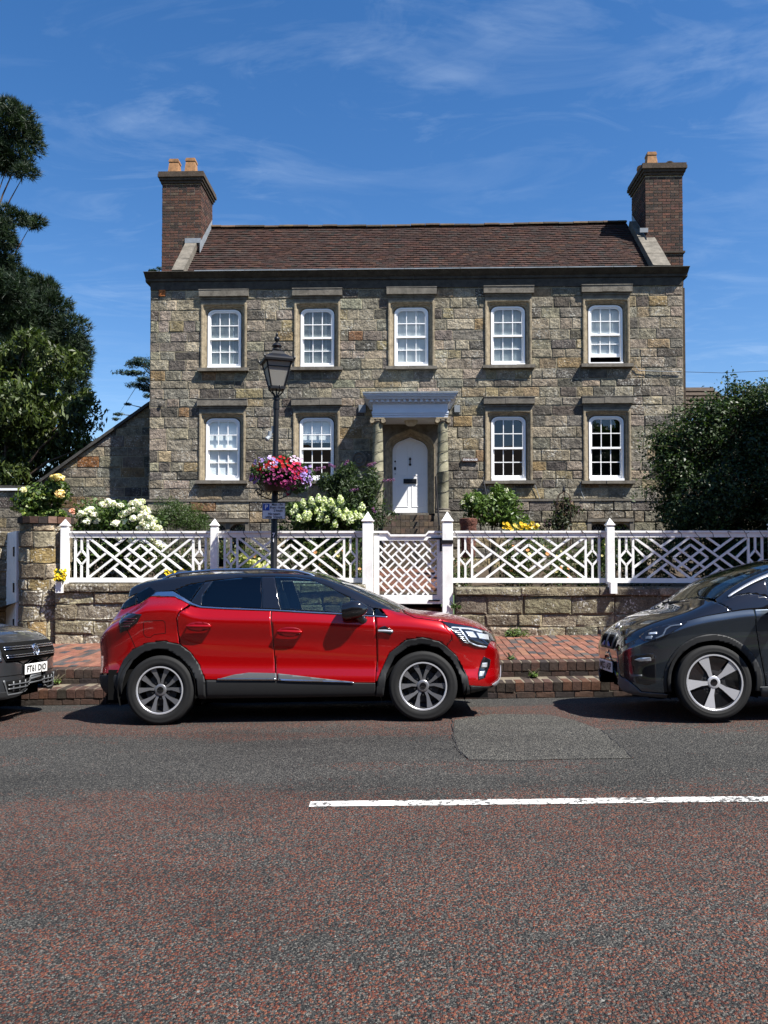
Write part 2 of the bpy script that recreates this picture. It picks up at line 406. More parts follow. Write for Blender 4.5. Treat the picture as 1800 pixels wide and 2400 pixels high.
M['rust'] = weathered('rust', (0.30, 0.10, 0.03), 0.9, 0.5, 14, 0.5, 50)
M['pane'] = glass_mat('window glass', (0.86, 0.90, 0.91), 1.1, 0.005, 1.52, 0.06)
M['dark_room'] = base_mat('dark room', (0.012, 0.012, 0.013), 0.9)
M['blind'] = base_mat('blind', (0.86, 0.88, 0.88), 0.6)
M['blind_grey'] = base_mat('grey blind', (0.66, 0.70, 0.70), 0.6)
M['soil'] = weathered('soil', (0.05, 0.035, 0.022), 0.95, 0.4, 5, 0.8, 40)
M['leaf'] = leaf_mat('leaf')
M['leaf_gloss'] = leaf_mat('glossy leaf', 0.45, 0.22, 0.3)
M['needle'] = leaf_mat('needle', 0.55, 0.15, 0.3)
M['petal'] = leaf_mat('petal', 0.6, 0.3, 0.2)
M['bark'] = weathered('bark', (0.075, 0.05, 0.035), 0.95, 0.4, 6, 0.9, 25, (0.02, 0.016, 0.012), 0.6, 0.02)
M['twig'] = weathered('twig', (0.06, 0.05, 0.03), 0.9, 0.3, 10, 0.3, 40)

def line_paint():
    m = base_mat('worn road paint', (0.72, 0.71, 0.68), 0.7); nt, b = nodes(m)
    g = N(nt, 'ShaderNodeNewGeometry')
    mp = N(nt, 'ShaderNodeMapping'); mp.inputs['Scale'].default_value = (1, 1.6, 1); L(nt, g, 'Position', mp, 0)
    n = N(nt, 'ShaderNodeTexNoise', i_Scale=26.0, i_Detail=7.0, i_Roughness=0.7); L(nt, mp, 0, n, 'Vector')
    n2 = N(nt, 'ShaderNodeTexNoise', i_Scale=2.2, i_Detail=3.0); L(nt, mp, 0, n2, 'Vector')
    ad = N(nt, 'ShaderNodeMath', operation='MULTIPLY_ADD'); L(nt, n2, 0, ad, 0); ad.inputs[1].default_value = 0.35; L(nt, n, 0, ad, 2)
    r = ramp(nt, [(0.665, 1.0), (0.72, 0.0)]); L(nt, ad, 0, r, 0)
    r2 = ramp(nt, [(0.3, 0.8), (0.7, 1.05)]); L(nt, n, 0, r2, 0)
    c = mixc(nt, 1.0, (0.74, 0.73, 0.69), (r2, 0), 'MULTIPLY'); c = mixc(nt, (r, 0), (0.06, 0.058, 0.055), c)
    nt.links.new(c[0].outputs[2], b.inputs['Base Color'])
    bumpn(nt, b, (r, 0), 0.5, 0.003)
    return m
M['line'] = line_paint()

def setting_slope(x): return 0.02 * (x + 0.9)
def road_z(x, y):
    c = 0.055 - 0.0095 * (y - 5.3) ** 2 if y > 1.0 else 0.055 - 0.0095 * 4.3 ** 2
    return setting_slope(x) + c

# ------------------------------------------------------------------ coursed pieces
def piece_mesh(name, fmap, u0, u1, v0, v1, proud, col, rnd, mat, jit=0.004, back=0.05, nu=4, nv=3, rough=0.006, edge=0.018):
    """one stone: irregular outline, slightly pillowed face.  fmap(u, v, d) -> point, d = out of the wall"""
    us = [u0, u0 + edge, *[u0 + (u1 - u0) * k / (nu - 2) for k in range(1, nu - 2)], u1 - edge, u1]
    vs = [v0, v0 + edge, *[v0 + (v1 - v0) * k / (nv - 2) for k in range(1, nv - 2)], v1 - edge, v1]
    nu, nv = len(us), len(vs); V = []; F = []
    for j, v in enumerate(vs):
        for i, u in enumerate(us):
            rim = i in (0, nu - 1) or j in (0, nv - 1)
            d = proud * (0.25 if rim else 1) + rnd.uniform(-rough, rough)
            V.append(fmap(u + rnd.uniform(-jit, jit), v + rnd.uniform(-jit, jit), d))
    for j in range(nv - 1):
        for i in range(nu - 1):
            a = j * nu + i; F.append((a, a + 1, a + nu + 1, a + nu))
    ringi = list(range(nu)) + [j * nu + nu - 1 for j in range(1, nv)] + [(nv - 1) * nu + i for i in range(nu - 2, -1, -1)] + [j * nu for j in range(nv - 2, 0, -1)]
    b0 = len(V)
    coords = {}
    for j, v in enumerate(vs):
        for i, u in enumerate(us): coords[j * nu + i] = (u, v)
    for k in ringi: V.append(fmap(*coords[k], -back))
    n = len(ringi)
    for k in range(n):
        F.append((ringi[k], b0 + k, b0 + (k + 1) % n, ringi[(k + 1) % n]))
    return V, F
def lay_courses(u0, u1, v0, v1, ch, cw, rnd, holes=(), top=None):
    """random ashlar: list of (u0,u1,v0,v1) rectangles; holes = rects to leave out; top(u) = height limit"""
    out = []; v = v0
    while v < v1 - 0.05:
        h = rnd.uniform(*ch)
        if v + h > v1 - ch[0] * 0.6: h = v1 - v
        segs = [(u0, u1, v, v + h)]
        for (a, b, c, d) in holes:
            ns = []
            for (p, q, r, s) in segs:
                if q <= a or p >= b or s <= c or r >= d: ns.append((p, q, r, s)); continue
                if p < a: ns.append((p, a, r, s))
                if q > b: ns.append((b, q, r, s))
                if r < c - 0.05: ns.append((max(p, a), min(q, b), r, c))
                if s > d + 0.05: ns.append((max(p, a), min(q, b), d, s))
            segs = ns
        for (p, q, r, s) in segs:
            x = p
            while x < q - 0.01:
                w = rnd.uniform(*cw)
                if x == p: w *= rnd.uniform(0.5, 1)
                if x + w > q - cw[0] * 0.55: w = q - x
                if top is None or r < min(top(x), top(x + w)) - 0.06: out.append((x, x + w, r, s))
                x += w
        v += h
    return out
def place_pieces(rects, fmap, parent, mat, rnd, tint, joint=0.02, proud=(0.0, 0.02), limit=300, name='stone', stuff='stones', key=None, **kw):
    """the largest 'limit' pieces become objects; the rest one joined part"""
    rects = sorted(rects, key=key or (lambda r: -(r[1] - r[0]) * (r[3] - r[2])))
    V = []; F = []; C = []
    for i, (a, b, c, d) in enumerate(rects):
        col = tint(rnd, (a + b) / 2, (c + d) / 2)
        jn = joint / 2
        vv, ff = piece_mesh(name, fmap, a + jn, b - jn, c + jn, d - jn, rnd.uniform(*proud), col, rnd, mat, **kw)
        if i < limit:
            me = bpy.data.meshes.new(name); me.from_pydata([tuple(p) for p in vv], [], ff); me.materials.append(mat)
            setcol(me, [(*col, 1)] * len(vv)); put(name, me, None, parent)
        else:
            o = len(V); V += [tuple(p) for p in vv]; F += [tuple(o + k for k in f) for f in ff]; C += [(*col, 1)] * len(vv)
    if V:
        me = bpy.data.meshes.new(stuff); me.from_pydata(V, [], F); me.materials.append(mat); setcol(me, C)
        o = put(stuff, me, None, parent); o['kind'] = 'stuff'
def pick(rnd, opts):
    t = rnd.random() * sum(w for w, c in opts)
    for w, c in opts:
        t -= w
        if t <= 0: break
    k = rnd.uniform(0.82, 1.18)
    return tuple(max(0.004, x * k * rnd.uniform(0.95, 1.05)) for x in c)
HOUSE_T = [(30, (0.192, 0.163, 0.121)), (22, (0.145, 0.127, 0.10)), (16, (0.25, 0.212, 0.152)), (10, (0.215, 0.168, 0.10)), (14, (0.085, 0.074, 0.06)),
           (4, (0.21, 0.145, 0.075)), (1.2, (0.17, 0.10, 0.05)), (5, (0.20, 0.178, 0.135)), (.4, (0.22, 0.09, 0.03))]
WALL_T = [(30, (0.235, 0.197, 0.132)), (20, (0.175, 0.147, 0.10)), (10, (0.29, 0.248, 0.17)), (3, (0.23, 0.165, 0.075)), (8, (0.13, 0.108, 0.08))]
# ------------------------------------------------------------------ the setting
def sheet(name, mat, xs, ys, zf, kind='structure'):
    V = [(x, y, zf(x, y)) for y in ys for x in xs]; n = len(xs)
    F = [(j * n + i, j * n + i + 1, (j + 1) * n + i + 1, (j + 1) * n + i) for j in range(len(ys) - 1) for i in range(n - 1)]
    me = bpy.data.meshes.new(name); me.from_pydata(V, [], F); me.materials.append(mat)
    o = put(name, me, None, None, True); o['kind'] = kind; return o
M['grass'] = weathered('distant grass', (0.06, 0.09, 0.03), 0.95, 0.4, 0.4, 0.8, 8)
sheet('ground', M['grass'], [-1500, -60, 60, 1500], [-1500, -30, 60, 2000], lambda x, y: -1.7)
frange = lambda a, b, n: [a + (b - a) * i / n for i in range(n + 1)]
sheet('road', M['road'], [-80, -20, -8, 8, 20, 80], frange(0.55, 9.76, 40), road_z)
sheet('pavement_opposite', M['asphalt_patch'], [-80, 80], [-4.6, 0.6], lambda x, y: setting_slope(x) + 0.02)

def on_road(dx, dy, lift=0.0):
    Y = 7.0
    for _ in range(30):
        p = P(dx, dy, Y); z = road_z(p.x, p.y) + lift
        # scale along the ray so that the height agrees
        Y *= (CAM_H - z) / (CAM_H - p.z) if abs(CAM_H - p.z) > 1e-6 else 1
    return P(dx, dy, Y)
def strip_on_road(name, pts, width, mat, lift, n=1):
    V = []; F = []
    for i, p in enumerate(pts):
        a = pts[max(i - 1, 0)]; b = pts[min(i + 1, len(pts) - 1)]
        d = Vector((b[0] - a[0], b[1] - a[1], 0)).normalized(); s = Vector((-d.y, d.x, 0)) * width / 2
        for q in (-1, 1):
            x, y = p[0] + s.x * q, p[1] + s.y * q; V.append((x, y, road_z(x, y) + lift))
    F = [(2 * i, 2 * i + 2, 2 * i + 3, 2 * i + 1) for i in range(len(pts) - 1)]
    me = bpy.data.meshes.new(name); me.from_pydata(V, [], F); me.materials.append(mat)
    o = put(name, me); o['kind'] = 'structure'; return o
LY = on_road(1100, 1733).y
lx = on_road(668, 1741).x
for x0, x1 in ((lx, lx + 4.3), (lx + 6.6, lx + 10.9), (lx - 7.5, lx - 3.2), (lx - 14, lx - 9.8)):
    pts = [(x, LY + RND.uniform(-0.004, 0.004)) for x in frange(x0, x1, 30)]
    strip_on_road('road_marking', pts, 0.105, M['line'], 0.004)

# asphalt repair with cracked edges
def patch():
    edge = [on_road(*q) for q in ((982, 1556), (980, 1590), (990, 1618), (1012, 1641), (1120, 1643), (1240, 1640), (1368, 1639), (1338, 1612), (1300, 1578), (1240, 1556), (1180, 1544), (1060, 1543))]
    bm = bmesh.new(); vs = [bm.verts.new((p.x, p.y, 0)) for p in edge]; bm.faces.new(vs)
    bmesh.ops.triangulate(bm, faces=bm.faces)
    for _ in range(2): bmesh.ops.subdivide_edges(bm, edges=bm.edges, cuts=2, use_grid_fill=True)
    for v in bm.verts: v.co.z = road_z(v.co.x, v.co.y) + 0.004
    me = bpy.data.meshes.new('road_patch'); bm.to_mesh(me); bm.free(); me.materials.append(M['asphalt_patch'])
    put('road_patch', me)['kind'] = 'structure'
    for q in (((978, 1556), (979, 1592), (988, 1618), (1012, 1643)), ((1012, 1643), (1120, 1645), (1180, 1644)), ((1300, 1578), (1332, 1606), (1372, 1642))):
        pts = []
        for a, b in zip(q[:-1], q[1:]):
            for k in range(8):
                t = k / 8; p = on_road(a[0] + (b[0] - a[0]) * t, a[1] + (b[1] - a[1]) * t); pts.append((p.x + RND.uniform(-0.012, 0.012), p.y + RND.uniform(-0.012, 0.012)))
        strip_on_road('road_crack', pts, 0.008, M['dark_room'], 0.008)
patch()

M['step_mortar'] = weathered('step mortar', (0.15, 0.125, 0.09), 0.95, 0.3, 8, 0.4, 80)
# brick-edged double step and paved footway
K1, K2, WALL_Y = 9.70, 10.13, 12.60
def z_gut(x): return road_z(x, K1)
def z_t1(x): return setting_slope(x) + 0.07
def z_pav(x, y): return setting_slope(x) + 0.256 + 0.075 * max(0, (y - K2)) / (WALL_Y - K2)
STEP_T = [(6, (0.048, 0.031, 0.024)), (4, (0.036, 0.026, 0.021)), (2, (0.062, 0.035, 0.026)), (1, (0.09, 0.042, 0.028)), (3, (0.028, 0.022, 0.02))]
def brick_mesh(sx, sy, sz, col, rnd, mat, ch=0.006):
    b = MB(); b.col = col
    x, y, z = sx / 2, sy / 2, sz
    V = []
    for (h, k) in ((0, 0), (z - ch, 0), (z, ch)):
        for a, c in ((-1, -1), (1, -1), (1, 1), (-1, 1)):
            V.append((a * (x - k) + rnd.uniform(-.0025, .0025), c * (y - k) + rnd.uniform(-.0025, .0025), h + rnd.uniform(-.002, .002)))
    Fq = [(0, 3, 2, 1), (8, 9, 10, 11)]
    for r in (0, 4):
        for i in range(4): Fq.append((r + i, r + (i + 1) % 4, r + 4 + (i + 1) % 4, r + 4 + i))
    b.add(V, Fq)
    return b.mesh('brick', mat)
def kerb(Yf, zb, ztop, depth, xs):
    root = empty('kerb'); root['kind'] = 'structure'; root['label'] = 'brick on edge step beside the road' if Yf < 10 else 'upper brick on edge step edging the paved footway'
    heads = [brick_mesh(0.104, 0.222, 0.112, pick(RND, STEP_T), RND, M['brick'], 0.009) for _ in range(14)]
    strs = [brick_mesh(0.222, 0.10, 0.066, pick(RND, STEP_T), RND, M['brick'], 0.006) for _ in range(10)]
    x = xs[0]
    while x < xs[1]:
        o = put('brick', RND.choice(heads), None, root); o.location = (x + 0.056, Yf + 0.111 + RND.uniform(-.006, .006), ztop(x) - 0.112 + RND.uniform(-.003, .003)); o.rotation_euler.z = RND.uniform(-.02, .02)
        x += 0.1155
    x = xs[0] - 0.07
    while x < xs[1]:
        o = put('brick', RND.choice(strs), None, root); o.location = (x + 0.115, Yf + 0.054, ztop(x) - 0.112 - 0.012 - 0.066); o.rotation_euler.z = RND.uniform(-.01, .01)
        x += 0.234
    V = []; b = MB()
    for x in (-40.0, 40.0):
        V += [(x, Yf + 0.012, zb(x) - 0.3), (x, Yf + 0.012, ztop(x) - 0.006), (x, Yf + depth, ztop(x) - 0.006), (x, Yf + depth, zb(x) - 0.3)]
    b.add(V, [(0, 1, 5, 4), (1, 2, 6, 5), (2, 3, 7, 6)])
    b.build('bedding', M['step_mortar'], root)
kerb(K1, z_gut, z_t1, 0.6, (-5.6, 5.6))
kerb(K2, z_t1, lambda x: z_pav(x, K2), 0.4, (-5.8, 5.8))
# second row of the lower tread
pv = empty('footpath'); pv['kind'] = 'structure'; pv['label'] = 'raised red and blue-grey brick paved footway in front of the garden wall'
PAV_T = [(9, (0.19, 0.082, 0.055)), (6, (0.155, 0.071, 0.05)), (4, (0.22, 0.102, 0.068)), (3, (0.125, 0.064, 0.048))]
PAV_D = [(1, (0.05, 0.047, 0.048)), (1, (0.075, 0.06, 0.055))]
pmesh = [brick_mesh(0.1065, 0.213, 0.065, pick(RND, PAV_T), RND, M['paver'], 0.005) for _ in range(26)]
dmesh = [brick_mesh(0.1065, 0.213, 0.065, pick(RND, PAV_D), RND, M['paver'], 0.005) for _ in range(8)]
spots = []
nx = int(13.0 / 0.112)
for i in range(nx):
    x = -6.5 + 0.112 * i + 0.056
    y = K2 + 0.228 + (0.0 if i % 2 else -0.1)
    while y < WALL_Y - 0.05:
        y0 = max(y, K2 + 0.228)
        if y + 0.216 - y0 > 0.06: spots.append((x, y0, min(y + 0.2165, WALL_Y + 0.03)))
        y += 0.2165
def vis(s):
    d = (s[0] + 0.028 * s[1]) / s[1] * 1700 + 830
    return (0 if (100 < d < 255 or 1075 < d < 1345) else 1, s[1])
spots.sort(key=vis)
far = MB(); far.col = (0, 0, 0)
for k, (x, y0, y1) in enumerate(spots):
    blob = noise.noise((x * 2.3, y0 * 2.3, 0.0))
    me = RND.choice(dmesh) if (RND.random() < 0.13 + 0.22 * (blob > 0.12)) else RND.choice(pmesh)
    zz = z_pav(x, (y0 + y1) / 2) - 0.065 + RND.uniform(-.003, .003); sy = (y1 - y0 - 0.005) / 0.213
    if k < 300:
        o = put('brick', me, None, pv); o.location = (x, (y0 + y1) / 2, zz); o.scale = (1, sy, 1); o.rotation_euler.x = math.atan(0.075 / 2.47)
    else:
        far.col = tuple(me.color_attributes['col'].data[0].color[:3])
        far.add([(v.co.x + x, v.co.y * sy + (y0 + y1) / 2, v.co.z + zz) for v in me.vertices], [tuple(p.vertices) for p in me.polygons])
far.build('bricks', M['paver'], pv, fix=False)['kind'] = 'stuff'
b = MB()
V = []
for x in (-60.0, 60.0): V += [(x, K2 + 0.02, z_pav(x, K2) - 0.012), (x, WALL_Y + 0.3, z_pav(x, WALL_Y + 0.3) - 0.010)]
b.add(V, [(0, 1, 3, 2)]); b.build('jointing', M['dark_mortar'], pv)
# lower tread paving behind the edge bricks
b = MB(); b.col = (0.1, 0.06, 0.045)
x = -5.6
while x < 5.6:
    b.col = pick(RND, STEP_T); b.box((x + 0.056, K1 + 0.33, z_t1(x) - 0.035 + RND.uniform(-.003, .003)), (0.106, 0.20, 0.06)); x += 0.1155
b.build('tread_bricks', M['brick'], pv)['kind'] = 'stuff'
# raised front garden
def garden_z(x, y):
    return 1.02 + 0.35 * min(1, max(0, (y - 14) / 5)) - (0.0 if x > -7.0 else min(0.6, (-7.0 - x) * 0.6))
sheet('garden_ground', M['soil'], frange(-40, 40, 40), [12.85] + frange(13.5, 40, 20), garden_z)
# ------------------------------------------------------------------ the stone house
HY = 20.0
HX0, HX1 = PX(323, HY, 900), PX(1477, HY, 900)
Z_CORN, Z_BASE = PZ(604, HY), 1.0
house = empty('stone_house', ((HX0 + HX1) / 2, HY, Z_BASE))
tag(house, 'two storey coursed stone house with brown tiled roof and two brick chimneys', 'house')
HO = Vector(house.location)
def hp(name, mb, mat, parent=None, **kw):
    """build in world coordinates, parent to the house (or one of its parts, all at the house origin)"""
    o = mb.build(name, mat, parent or house, **kw); o.data.transform(Matrix.Translation(-HO)); return o
def fwall(y0):
    return lambda u, v, d: Vector((u, y0 - d, v)) - HO
UP = [481, 684, 889, 1100, 1313]; LOW = [479, 683, None, 1100, 1313]
WINS = []   # (centre x, width, z0 glass frame bottom, z1 top, row)
for i, c in enumerate(UP):
    k = (c - 481) / 832
    WINS.append((PX(c, HY), 0.865, PZ(795 - 9 * k, HY, c), PZ(668 - 10 * k, HY, c), 'up', i))
for i, c in enumerate(LOW):
    if c is None: continue
    k = (c - 481) / 832
    WINS.append((PX(c, HY), 0.875, PZ(1037 - 0 * k, HY, c), PZ(903 - 5 * k, HY, c), 'low', i))
SUR = 0.142
holes = []
for (cx, w, z0, z1, row, i) in WINS:
    holes.append((cx - w / 2 - SUR, cx + w / 2 + SUR, z0 - 0.10, z1 + 0.47))
DCX = PX(886, HY + 0.2); DZ0, DZ1 = PZ(1108, HY), PZ(944, HY); DW = 0.90
holes.append((DCX - 0.84, DCX + 0.80, DZ0 - 1.9, DZ1 + 0.42))
BW = [(PX(492, HY), 1.12), (PX(1318, HY), 1.16)]
Z_PL = PZ(1079, HY)
for cx, w in BW: holes.append((cx - w / 2, cx + w / 2, Z_BASE + 0.2, PZ(1121, HY)))
rnd = random.Random(5)
rects = lay_courses(HX0, HX1, Z_PL, Z_CORN, (0.205, 0.325), (0.27, 0.74), rnd, holes)
low = lay_courses(HX0 - 0.03, HX1 + 0.03, Z_BASE, Z_PL, (0.26, 0.36), (0.4, 0.95), rnd, holes)
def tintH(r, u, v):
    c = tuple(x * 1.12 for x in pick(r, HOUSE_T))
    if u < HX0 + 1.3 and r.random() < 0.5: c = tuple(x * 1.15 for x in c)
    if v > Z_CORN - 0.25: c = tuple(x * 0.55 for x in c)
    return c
key = lambda r: (0 if r[2] > 2.6 else 1, -(r[1] - r[0]) * (r[3] - r[2]))
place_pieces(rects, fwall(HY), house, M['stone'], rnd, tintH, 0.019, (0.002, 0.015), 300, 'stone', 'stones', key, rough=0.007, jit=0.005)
place_pieces(low, fwall(HY - 0.055), house, M['stone'], rnd, lambda r, u, v: pick(r, HOUSE_T), 0.02, (0.004, 0.022), 0, 'stone', 'plinth_stones', rough=0.007)
# mortar face with openings, and the body of the walls
def pierced(mb, x0, x1, z0, z1, y, hs):
    xs = sorted({x0, x1, *[v for h in hs for v in h[:2] if x0 < v < x1]}); zs = sorted({z0, z1, *[v for h in hs for v in h[2:] if z0 < v < z1]})
    for i in range(len(xs) - 1):
        for j in range(len(zs) - 1):
            mx_, mz = (xs[i] + xs[i + 1]) / 2, (zs[j] + zs[j + 1]) / 2
            if any(h[0] < mx_ < h[1] and h[2] < mz < h[3] for h in hs): continue
            mb.add([(xs[i], y, zs[j]), (xs[i + 1], y, zs[j]), (xs[i + 1], y, zs[j + 1]), (xs[i], y, zs[j + 1])], [(0, 1, 2, 3)])
HD = 4.9
b = MB(); pierced(b, HX0, HX1, Z_BASE, Z_CORN + 0.1, HY + 0.004, holes)
b.b2(HX0 - 0.03, HX1 + 0.03, HY - 0.05, HY + 0.003, Z_BASE, Z_BASE + 0.15)
hp('wall_mortar', b, M['mortar'], fix=False)
b = MB(); b.b2(HX0 + .01, HX0 + 0.4, HY + 0.01, HY + HD, Z_BASE, Z_CORN); b.b2(HX1 - 0.4, HX1 - .01, HY + 0.01, HY + HD, Z_BASE, Z_CORN)
b.b2(HX0 + 0.4, HX1 - 0.4, HY + HD - 0.3, HY + HD, Z_BASE, Z_CORN)
hp('side_wall', b, M['stone'])
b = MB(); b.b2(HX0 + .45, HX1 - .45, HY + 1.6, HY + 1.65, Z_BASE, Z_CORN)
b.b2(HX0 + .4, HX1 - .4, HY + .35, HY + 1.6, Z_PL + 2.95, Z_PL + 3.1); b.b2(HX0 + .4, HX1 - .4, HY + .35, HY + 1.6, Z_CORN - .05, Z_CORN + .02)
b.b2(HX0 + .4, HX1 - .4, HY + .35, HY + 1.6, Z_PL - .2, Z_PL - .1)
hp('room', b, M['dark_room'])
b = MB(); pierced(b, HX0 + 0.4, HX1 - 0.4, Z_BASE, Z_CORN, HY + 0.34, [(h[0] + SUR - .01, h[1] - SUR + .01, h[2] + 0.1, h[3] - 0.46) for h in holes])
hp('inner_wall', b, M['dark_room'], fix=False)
# weathering course over the plinth
b = MB(); x = HX0 - 0.05
while x < HX1:
    w = min(rnd.uniform(0.6, 1.2), HX1 + 0.05 - x)
    if not (DCX - 1.0 < x + w / 2 < DCX + 1.0): b.b2(x, x + w - 0.006, HY - 0.085 + rnd.uniform(-.006, .006), HY, Z_PL - 0.05, Z_PL - 0.001)
    x += w
hp('plinth_course', b, M['trim_stone'])['kind'] = 'stuff'

def arch_path(cx, w, z0, z1, r, n=7):
    """opening outline from bottom left over the rounded head to bottom right, with the matching square outline"""
    x0, x1 = cx - w / 2, cx + w / 2; pts = [(x0, z0), (x0, (z0 + z1) / 2), (x0, z1 - r)]; sq = [(0, 0), (0, .5), (0, 1 - r / (z1 - z0))]
    for k in range(1, n + 1):
        a = math.pi - math.pi / 2 * k / n; pts.append((x0 + r + r * math.cos(a), z1 - r * 0.8 + r * 0.8 * math.sin(a)))
        sq.append((0, 1) if k < n / 2 else ((0.0, 1.0) if abs(k - n / 2) < 0.6 else (r / w * (k - n / 2) / (n / 2), 1)))
    m = [(2 * cx - p[0], p[1]) for p in reversed(pts)]; sm = [(1 - s, t) for s, t in reversed(sq)]
    return pts + m, sq + sm
def sweep(mb, cx, w, z0, z1, r, prof, y):
    """prof: (offset outward, depth in front of y) rings; outline goes from rounded to square"""
    pts, sq = arch_path(cx, w, z0, z1, r); n = len(pts); mo = max(p[0] for p in prof); V = []
    for o, d in prof:
        t = o / mo if mo else 0; t = t ** 0.8
        for p, (s, tt) in zip(pts, sq):
            rp = Vector((p[0], p[1])); c = Vector((cx, (z0 + z1) / 2))
            # rounded offset
            dx = -o if s < 0.5 else o
            q = Vector((cx - w / 2 - o + (w + 2 * o) * s, z0 + (z1 + o - z0) * tt))
            rr = Vector((p[0] + dx * min(1, abs(p[0] - cx) / (w / 2)), p[1] + (o if tt > 0.6 else 0) * (1 if tt >= 1 else 0)))
            v = rr.lerp(q, t); V.append((v.x, y - d, v.y))
    F = []
    for k in range(len(prof) - 1):
        for i in range(n - 1): F.append((k * n + i, k * n + i + 1, (k + 1) * n + i + 1, (k + 1) * n + i))
    mb.add(V, F)
def rounded_frame(mb, cx, w, z0, z1, r, th, y0, y1):
    """a sash/frame: rounded-top outline of thickness th between depths y0 (front) and y1"""
    po, _ = arch_path(cx, w, z0, z1, r); pi_, _ = arch_path(cx, w - 2 * th, z0, z1 - th, max(0.02, r - th * 0.6)); n = len(po)
    V = [(p[0], y0, p[1]) for p in po] + [(p[0], y0, p[1]) for p in pi_] + [(p[0], y1, p[1]) for p in po] + [(p[0], y1, p[1]) for p in pi_]
    F = []
    for i in range(n - 1):
        F += [(i, i + 1, n + i + 1, n + i), (2 * n + i, 3 * n + i, 3 * n + i + 1, 2 * n + i + 1), (i, 2 * n + i, 2 * n + i + 1, i + 1), (n + i, n + i + 1, 3 * n + i + 1, 3 * n + i)]
    mb.add(V, F)
PANE_MESH = {}
def window(cx, w, z0, z1, row, i):
    win = empty('window', Vector((cx, HY, z0)) - HO, 0, house)
    WO = Vector((cx, HY, z0))
    def wp(name, mb, mat, **kw):
        o = mb.build(name, mat, win, **kw); o.data.transform(Matrix.Translation(-WO)); return o
    ytop = z1 + 0.03
    # moulded stone surround
    b = MB(); sweep(b, cx, w + 0.03, z0 - 0.02, z1 + 0.015, 0.20, [(0.0, -0.12), (0.010, -0.055), (0.04, -0.05), (0.05, -0.01), (0.082, 0.0), (0.094, 0.04), (0.118, 0.045), (0.142, 0.04), (0.146, -0.02)], HY)
    o = wp('surround', b, M['pale_stone'], fix=False)
    # lintel above the arched head, hood stone, sill
    b = MB(); b.b2(cx - w / 2 - 0.165, cx + w / 2 + 0.165, HY - 0.03, HY + 0.1, z1 + 0.157, z1 + 0.30); b.b2(cx - w / 2 - 0.16, cx + w / 2 + 0.16, HY - 0.055, HY + 0.1, z1 + 0.245, z1 + 0.303)
    wp('lintel', b, M['trim_stone'])
    rr = random.Random(i * 7 + (row == 'up') * 31)
    b = MB(); hx0, hx1 = cx - w / 2 - 0.20, cx + w / 2 + 0.215; cuts = [hx0, cx - rr.uniform(0.05, .3), cx + rr.uniform(0.05, 0.3), hx1]
    for p, q in zip(cuts[:-1], cuts[1:]):
        dd = rr.uniform(-0.006, 0.006); b.b2(p + 0.002, q - 0.002, HY - 0.115 + dd, HY + 0.05, z1 + 0.305 + rr.uniform(-.006, .006), z1 + 0.465)
    b.b2(hx0 - .005, hx1 + .005, HY - 0.125, HY + 0.05, z1 + 0.467, z1 + 0.488)
    wp('hood', b, M['trim_stone'])
    b = MB(); sx = cx + rr.uniform(-.2, .2)
    for p, q in ((cx - w / 2 - 0.225, sx), (sx, cx + w / 2 + 0.225)): b.b2(p + .002, q - .002, HY - 0.13 + rr.uniform(-.01, .01), HY + 0.3, z0 - 0.10, z0 - 0.018 + rr.uniform(-.006, .006))
    wp('sill', b, M['trim_stone'])
    # painted box frame
    yf = HY + 0.055
    b = MB(); rounded_frame(b, cx, w, z0, z1, 0.19, 0.045, yf, yf + 0.10); b.b2(cx - w / 2 + .002, cx + w / 2 - .002, yf - 0.045, yf + 0.1, z0 - 0.015, z0 + 0.045)
    wp('frame', b, M['sash_paint'])
    zm = (z0 + z1) / 2 + 0.01; gi = w / 2 - 0.045
    lift = 0.0
    if row == 'up' and i == 4: lift = 0.16
    # upper sash (outer), lower sash (inner)
    def sash(name, a, c, y, top):
        b = MB(); st = 0.036
        if top: rounded_frame(b, cx, 2 * gi, a, c, 0.15, st, y, y + 0.04); b.b2(cx - gi + .002, cx + gi - .002, y - .003, y + 0.045, a - 0.005, a + 0.045)
        else:
            b.b2(cx - gi, cx - gi + st, y, y + .04, a, c); b.b2(cx + gi - st, cx + gi, y, y + .04, a, c)
            b.b2(cx - gi + st, cx + gi - st, y + .001, y + .041, a, a + 0.085); b.b2(cx - gi + st, cx + gi - st, y + .001, y + .041, c - 0.045, c)
        for k in (-1, 1): b.b2(cx + k * gi * 0.315 - 0.0095, cx + k * gi * 0.315 + 0.0095, y + 0.004, y + 0.034, a + .02, c - .02)
        mz = (a + c) / 2 + (0.02 if not top else 0.0)
        b.b2(cx - gi + .02, cx + gi - .02, y + 0.002, y + 0.036, mz - 0.011, mz + 0.011)
        wp(name, b, M['sash_paint'])
        g = gi - st; xs = [-g, -gi * .315, gi * .315, g]
        zs = [a + (0.085 if not top else 0.045), mz, c - (0.045 if not top else st)]
        for r_ in range(2):
            for c_ in range(3):
                p = [(xs[c_], zs[r_]), (xs[c_ + 1], zs[r_]), (xs[c_ + 1], zs[r_ + 1]), (xs[c_], zs[r_ + 1])]
                if top and r_ == 1 and c_ == 0: p = p[:3] + [(xs[0] + .12, zs[2]), (xs[0] + .05, zs[2] - .04), (xs[0], zs[2] - .12)]
                if top and r_ == 1 and c_ == 2: p = [p[0], p[1], (xs[3], zs[2] - .12), (xs[3] - .05, zs[2] - .04), (xs[3] - .12, zs[2]), p[3]]
                # old glass: every pane tilts a hair
                tx, tz = rr.uniform(-.004, .004), rr.uniform(-.004, .004)
                pb = MB(); pb.add([(cx + u, y + 0.02 + u * tx + (v - z0) * tz, v) for u, v in p], [tuple(range(len(p)))])
                wp('pane', pb, M['pane'], fix=False)
